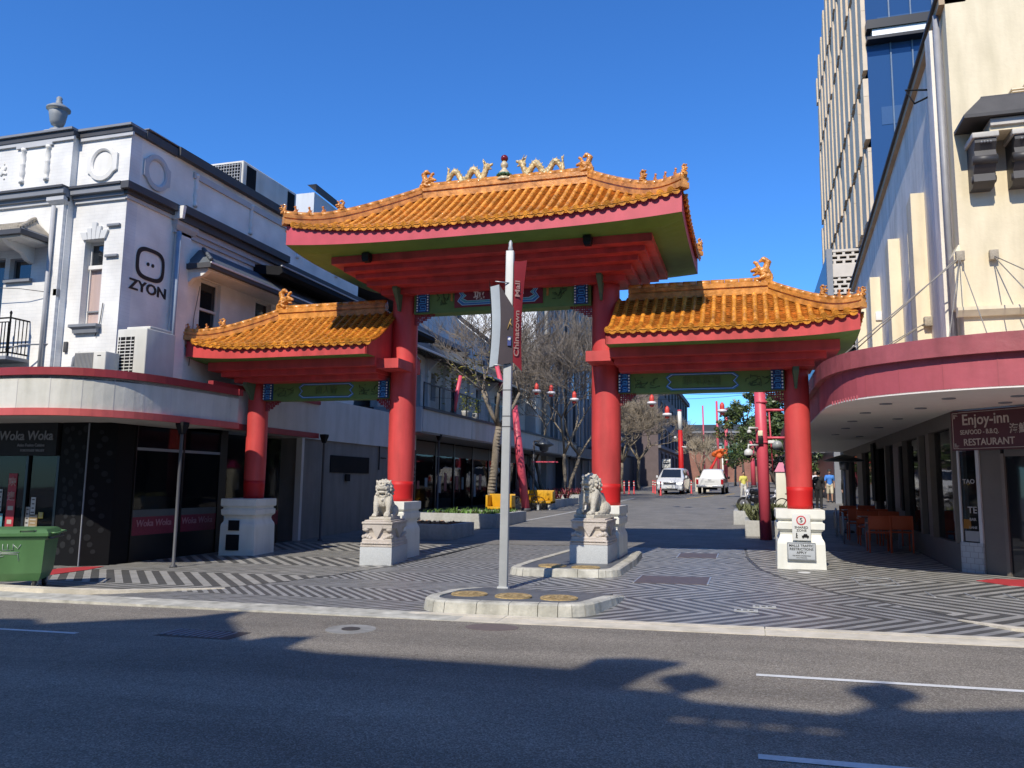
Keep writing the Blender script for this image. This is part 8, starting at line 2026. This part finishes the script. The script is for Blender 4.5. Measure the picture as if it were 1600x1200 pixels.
# bollards
def bollard(x, y, label):
    g = G(x, y); t = thing('bollard', label, 'bollard', (x, y, g), 0, 'red flexible bollards')
    MB().lathe([(.10, g), (.10, g+.04), (.055, g+.07), (.05, g+.92), (.055, g+.95), (.03, g+1.0)], (x, y), 12).build('post', mat('bollard_red', (.6, .05, .06), .5), t)
    for z in (.62, .8): MB().lathe([(.056, g+z), (.056, g+z+.08)], (x, y), 12).build('reflective_band', WHITEP, t)
for x, y, n_ in ((-9.75, 60.2, 'first bollard right of the lion column'), (-9.3, 60.0, 'second bollard right of the lion column'), (-8.9, 59.8, 'third bollard right of the lion column'), (-8.5, 59.6, 'fourth bollard in the left row of red bollards'), (-7.45, 62.8, 'bollard of the pair midway to the van, left one'), (-7.05, 60.8, 'bollard of the pair midway to the van, right one'), (-6.15, 56.3, 'single bollard at the left front corner of the van'), (-4.35, 60.8, 'single bollard at the right side of the van')): bollard(x, y, 'red post: '+n_)
t = thing('mall_sign', 'small square white sign on a post left of the van', 'sign', (-7.2, 71, G(-7, 71))); MB().tube([(-7.2, 71, 1), (-7.2, 71, 3.9)], .04, 8).build('post', METAL, t); MB().bev(-7.6, -6.85, 70.9, 70.93, 3.1, 3.9, .01).build('panel', SGN, t); MB().box(-7.5, -6.95, 70.89, 70.9, 3.45, 3.52).build('line', BLACKM, t); MB().box(-7.45, -7.0, 70.89, 70.9, 3.65, 3.7).build('line', BLACKM, t)
# far decorations: orange-red lantern cluster/festoon behind vehicles
t = thing('festival_ornament', 'orange and red festive ornament above the gap between van and ute', 'ornament', (-3.2, 78, 2))
m = MB(); r = random.Random(6)
for k in range(14): m.ball((-2.7+r.uniform(-.7, .7), 78+r.uniform(-.2, .2), 4.6+r.uniform(-.45, .45)), r.uniform(.14, .3), 7, 5)
sculpt(m, .08, 0).build('orange_cluster', mat('orange_cloth', (.62, .12, .02), .6, .3, 5), t)
tp([(-3.9, 78, 2.0), (-3.7, 78, 3.2), (-3.1, 78, 4.3)], [.18, .14, .1], REDB, t, 'red_arch'); tp([(-2.6, 78, 4.2), (-2.55, 78, 1.5)], .07, WHITEP, t, 'support')
planter(-4.4, -3.3, 66, 67.4, 1.1, 'cream planter box under the small pale tree between van and ute', [('shrub', 20, OLV, .3, .03)], 9, mat('cream_box', (.62, .57, .47), .7, .05))
t = thing('litter_bin', 'tall cream bin with a pink pitched top beside the right column', 'bin', (1.2, 35.3, G(1, 35))); g = G(1.2, 35.3)
MB().bev(1.0, 1.45, 35.1, 35.6, g, g+1.7, .02).build('body', mat('cream_bin', (.66, .63, .5), .6, .05), t); MB().rings([(.95, 1.5, 35.05, 35.65, g+1.7), (1.15, 1.3, 35.25, 35.45, g+2.1)]).build('lid', mat('magenta_lid', (.4, .03, .12), .4), t)

# ================================================================ PEOPLE
SKIN = mat('skin', (.42, .24, .16), .6, .05); HAIRD = mat('dark_hair', (.02, .015, .012), .7)
def person(x, y, rz, label, top, bottom, shoes=(.03, .03, .03), hair=(.02, .015, .012), shorts=False, hat=None, arm=(.12, .12), stride=.16, h=1.7, skin=None, longsleeve=False):
    t = thing('person', label, 'person', (x, y, G(x, y)), rz); ORG[t.name] = Vector((0, 0, 0)); s = h/1.75; sk = skin or SKIN
    m = MB()
    V = lambda a, b, c: (a*s, b*s, c*s)
    for q, st in ((-1, -stride), (1, stride)):
        limb(m, V(q*.09, 0, .92), V(q*.10, -st*.55, .5), .085*s, .055*s); limb(m, V(q*.10, -st*.55, .5), V(q*.10, -st+.04, .09), .052*s, .036*s); limb(m, V(q*.10, -st+.04, .06), V(q*.105, -st-.13, .04), .042*s, .032*s)
        limb(m, V(q*.19, 0, 1.40), V(q*.235, .03*q, 1.12), .05*s, .04*s); limb(m, V(q*.235, .03*q, 1.12), V(q*.22, -arm[0]*q-.05, .88), .038*s, .028*s)
        m.ball(V(q*.22, -arm[0]*q-.06, .82), .038*s, 8, 6, (.7, 1, 1.3))
        for k in range(4): limb(m, V(q*.22, -arm[0]*q-.085+.018*k, .79), V(q*.215, -arm[0]*q-.08+.018*k, .735-.008*abs(k-1)), .010*s, .008*s, 6)
        limb(m, V(q*.20, -arm[0]*q-.09, .81), V(q*.19, -arm[0]*q-.105, .76), .011*s, .009*s, 6)
    limb(m, V(0, 0, .95), V(0, 0, 1.15), .125*s, .115*s); limb(m, V(-.08, 0, 1.32), V(.08, 0, 1.32), .125*s, .125*s); limb(m, V(0, 0, 1.15), V(0, 0, 1.34), .12*s, .13*s); limb(m, V(-.14, 0, 1.42), V(.14, 0, 1.42), .055*s, .055*s)
    limb(m, V(0, .01, 1.42), V(0, 0, 1.54), .055*s, .05*s); m.ball(V(0, -.01, 1.63), .098*s, 12, 9, (.82, .98, 1.2)); m.ball(V(0, -.11, 1.615), .018*s, 6, 5); 
    for q in (-1, 1): m.ball(V(q*.082, 0, 1.62), .022*s, 6, 5, (.5, .8, 1.3))
    sculpt(m, .016, 1).build('body', sk, t)
    for q in (-1, 1): MB().ball(V(q*.033, -.098, 1.64), .011*s, 6, 5).build('eye', BLACKM, t)
    MB().box(-.022*s, .022*s, -.105*s, -.098*s, 1.575*s, 1.582*s).build('mouth', mat('lip', (.25, .09, .08), .6), t)
    if hat: MB().lathe([(.12*s, 1.68*s), (.105*s, 1.70*s), (.1*s, 1.77*s), (.05*s, 1.80*s)], (0, 0), 14).build('cap', mat('cap_%.2f' % hat[0], hat, .8), t)
    else: MB().ball(V(0, .02, 1.665), .108*s, 12, 8, (.85, 1, 1.02)).build('hair', mat('hair_%.2f' % hair[0], hair, .7), t)
    m = MB(); limb(m, V(0, 0, 1.0), V(0, 0, 1.2), .15*s, .14*s); limb(m, V(-.09, 0, 1.33), V(.09, 0, 1.33), .14*s, .14*s); limb(m, V(0, 0, 1.2), V(0, 0, 1.36), .14*s, .145*s); limb(m, V(-.15, 0, 1.42), V(.15, 0, 1.42), .068*s, .068*s)
    for q in (-1, 1):
        limb(m, V(q*.18, 0, 1.41), V(q*.235, .03*q, 1.14 if longsleeve else 1.20), .066*s, .058*s)
        if longsleeve: limb(m, V(q*.235, .03*q, 1.12), V(q*.22, -arm[0]*q-.045, .90), .052*s, .04*s)
    sculpt(m, .018, 1).build('top', mat('cloth_%02x%02x%02x' % tuple(int(c*255) for c in top), top, .8, .1, 8), t)
    m = MB(); limb(m, V(-.05, 0, .95), V(.05, 0, .95), .135*s, .135*s)
    for q, st in ((-1, -stride), (1, stride)):
        limb(m, V(q*.09, 0, .92), V(q*.10, -st*.55, .52), .10*s, .082*s)
        if not shorts: limb(m, V(q*.10, -st*.55, .5), V(q*.10, -st+.04, .12), .072*s, .058*s)
    sculpt(m, .018, 1).build('shorts' if shorts else 'trousers', mat('cloth_%02x%02x%02x' % tuple(int(c*255) for c in bottom), bottom, .8, .1, 8), t)
    for q, st in ((-1, -stride), (1, stride)):
        m = MB(); limb(m, V(q*.10, -st+.05, .05), V(q*.105, -st-.14, .045), .052*s, .045*s); sculpt(m, .016, 1).build('shoe', mat('shoe_%.2f' % shoes[0], shoes, .6), t)
    return t
person(-.45, 48.8, .3, 'person in a yellow top and white trousers walking by the red and white pole', (.62, .56, .12), (.6, .58, .52), (.4, .4, .4), h=1.66)
person(3.45, 47.0, .1, 'person in a white long sleeved shirt and dark trousers under the far awning', (.62, .62, .66), (.03, .03, .04), longsleeve=True, h=1.68)
person(4.02, 45.2, -.05, 'person in a bright blue shirt and cream shorts walking toward the camera', (.06, .22, .62), (.58, .52, .38), shorts=True, hat=(.03, .03, .03), h=1.72, longsleeve=False)
person(2.95, 38.5, 3.0, 'person in black clothes just right of the right red column', (.012, .012, .012), (.012, .012, .012), h=1.72, longsleeve=True)
person(4.25-.1, 38.4, .2, 'person in black with fair hair walking under the right awning', (.012, .012, .014), (.012, .012, .014), hair=(.45, .28, .1), h=1.7, longsleeve=True)
person(-9.7-3.0, 27.2, .5, 'person in dark clothes standing by the mall shop glass on the left', (.02, .02, .022), (.02, .02, .02), h=1.7, longsleeve=True)

# ================================================================ OUTDOOR DINING ON THE RIGHT
ORC = mat('orange_chair_plastic', (.52, .09, .028), .45, .08, 3)
def chair(x, y, rz, label):
    g = G(x, y); t = thing('cafe_chair', label, 'chair', (x, y, g), rz, 'orange cafe chairs'); ORG[t.name] = Vector((0, 0, 0)); w = .215
    MB().bev(-w, w, -.2, .22, .42, .45, .012).build('seat', ORC, t); MB().bev(-w, w, -.235, -.205, .50, .80, .02).build('backrest', ORC, t)
    for sx in (-1, 1):
        MB().bev(sx*w-.015, sx*w+.015, -.235, -.205, 0, .80, .005).build('leg', ORC, t); MB().bev(sx*w-.015, sx*w+.015, .19, .22, 0, .42, .005).build('leg', ORC, t); MB().bev(sx*w-.018, sx*w+.018, -.2, .2, .62, .645, .008).build('armrest', ORC, t)
chair(2.68, 19.2, 0, 'nearer left orange cafe chair with its back to the street'); chair(3.14, 19.3, 0, 'nearer right orange cafe chair with its back to the street')
for k, (x, y, rz) in enumerate(((2.7, 20.9, PI), (3.2, 20.9, PI), (2.6, 22.2, 0), (3.1, 22.3, 0), (2.6, 23.9, PI), (3.1, 24.0, PI))):
    chair(x, y, rz, ['orange chair across the first table, left', 'orange chair across the first table, right by the wall', 'orange chair at the second table facing in, left', 'orange chair at the second table facing in, right', 'farthest left orange chair at the second table', 'farthest right orange chair at the second table'][k])
def table(x, y, label):
    g = G(x, y); t = thing('cafe_table', label, 'table', (x, y, g)); MB().bev(x-.55, x+.45, y-.35, y+.35, g+.70, g+.73, .01).build('table_top', mat('dark_red_table', (.16, .04, .03), .4), t)
    for a in (-.4, .3): MB().box(x+a-.03, x+a+.03, y-.03, y+.03, g, g+.70).build('leg', TRIM_G, t)
table(2.95, 20.05, 'first dark red cafe table behind the orange chairs'); table(2.9, 23.05, 'second cafe table farther under the awning')
for x, y, n_ in ((2.15, 21.0, 'grey folded barrier frame nearest the plinth'), (2.2, 23.2, 'grey barrier frame farther along the tables')):
    g = G(x, y); t = thing('cafe_barrier', n_, 'barrier', (x, y, g)); MB().tube([(x, y, g), (x, y, g+.75), (x+.05, y+.7, g+.75), (x+.05, y+.7, g)], .02, 8).build('frame', METAL, t); MB().box(x-.01, x+.01, y+.05, y+.65, g+.2, g+.65).build('panel', TRIM_D, t)
g = G(2.5, 24.5); t = thing('patio_heater', 'patio heater with a wide dark flat hood among the cafe tables', 'heater', (2.6, 24.6, g))
MB().lathe([(.03, g), (.03, g+2.0)], (2.6, 24.6), 10).build('pole', METAL, t); MB().lathe([(.22, g), (.2, g+.06), (.05, g+.12)], (2.6, 24.6), 18).build('base', TRIM_D, t)
MB().lathe([(.55, g+2.05), (.56, g+2.08), (.2, g+2.2), (.05, g+2.24)], (2.6, 24.6), 24).build('hood', mat('heater_hood', (.06, .065, .06), .4), t); MB().lathe([(.12, g+1.8), (.14, g+2.03)], (2.6, 24.6), 14).build('burner', METAL, t)

# pot plants on the verandah
for x, y, n_ in ((-11.75, 31.6, 'left yellow green potted plant on the verandah awning'), (-11.75, 32.9, 'right yellow green potted plant on the verandah awning'), (-12.3, 26.6, 'potted plant at the near end of the verandah')):
    t = thing('potted_plant', n_, 'plant', (x, y, 4.32)); MB().lathe([(.13, 4.32), (.17, 4.62), (.18, 4.66)], (x, y), 14).build('pot', WHITEP, t)
    m = MB(); r = random.Random(int(y*10))
    for k in range(150):
        a = r.uniform(0, 6.28); p = Vector((x+r.gauss(0, .13), y+r.gauss(0, .13), 4.66+r.uniform(0, .65))); u = Vector((math.cos(a)*.5, math.sin(a)*.5, r.uniform(.2, 1))).normalized()*.09; v = Vector((-math.sin(a), math.cos(a), 0))*.03
        m.add([p, p+u*.5-v, p+u, p+u*.5+v], [(0, 1, 2, 3)])
    m.build('foliage', mat('yellow_green_foliage', (.30, .32, .03), .5, .3, 5), t, kind='stuff')
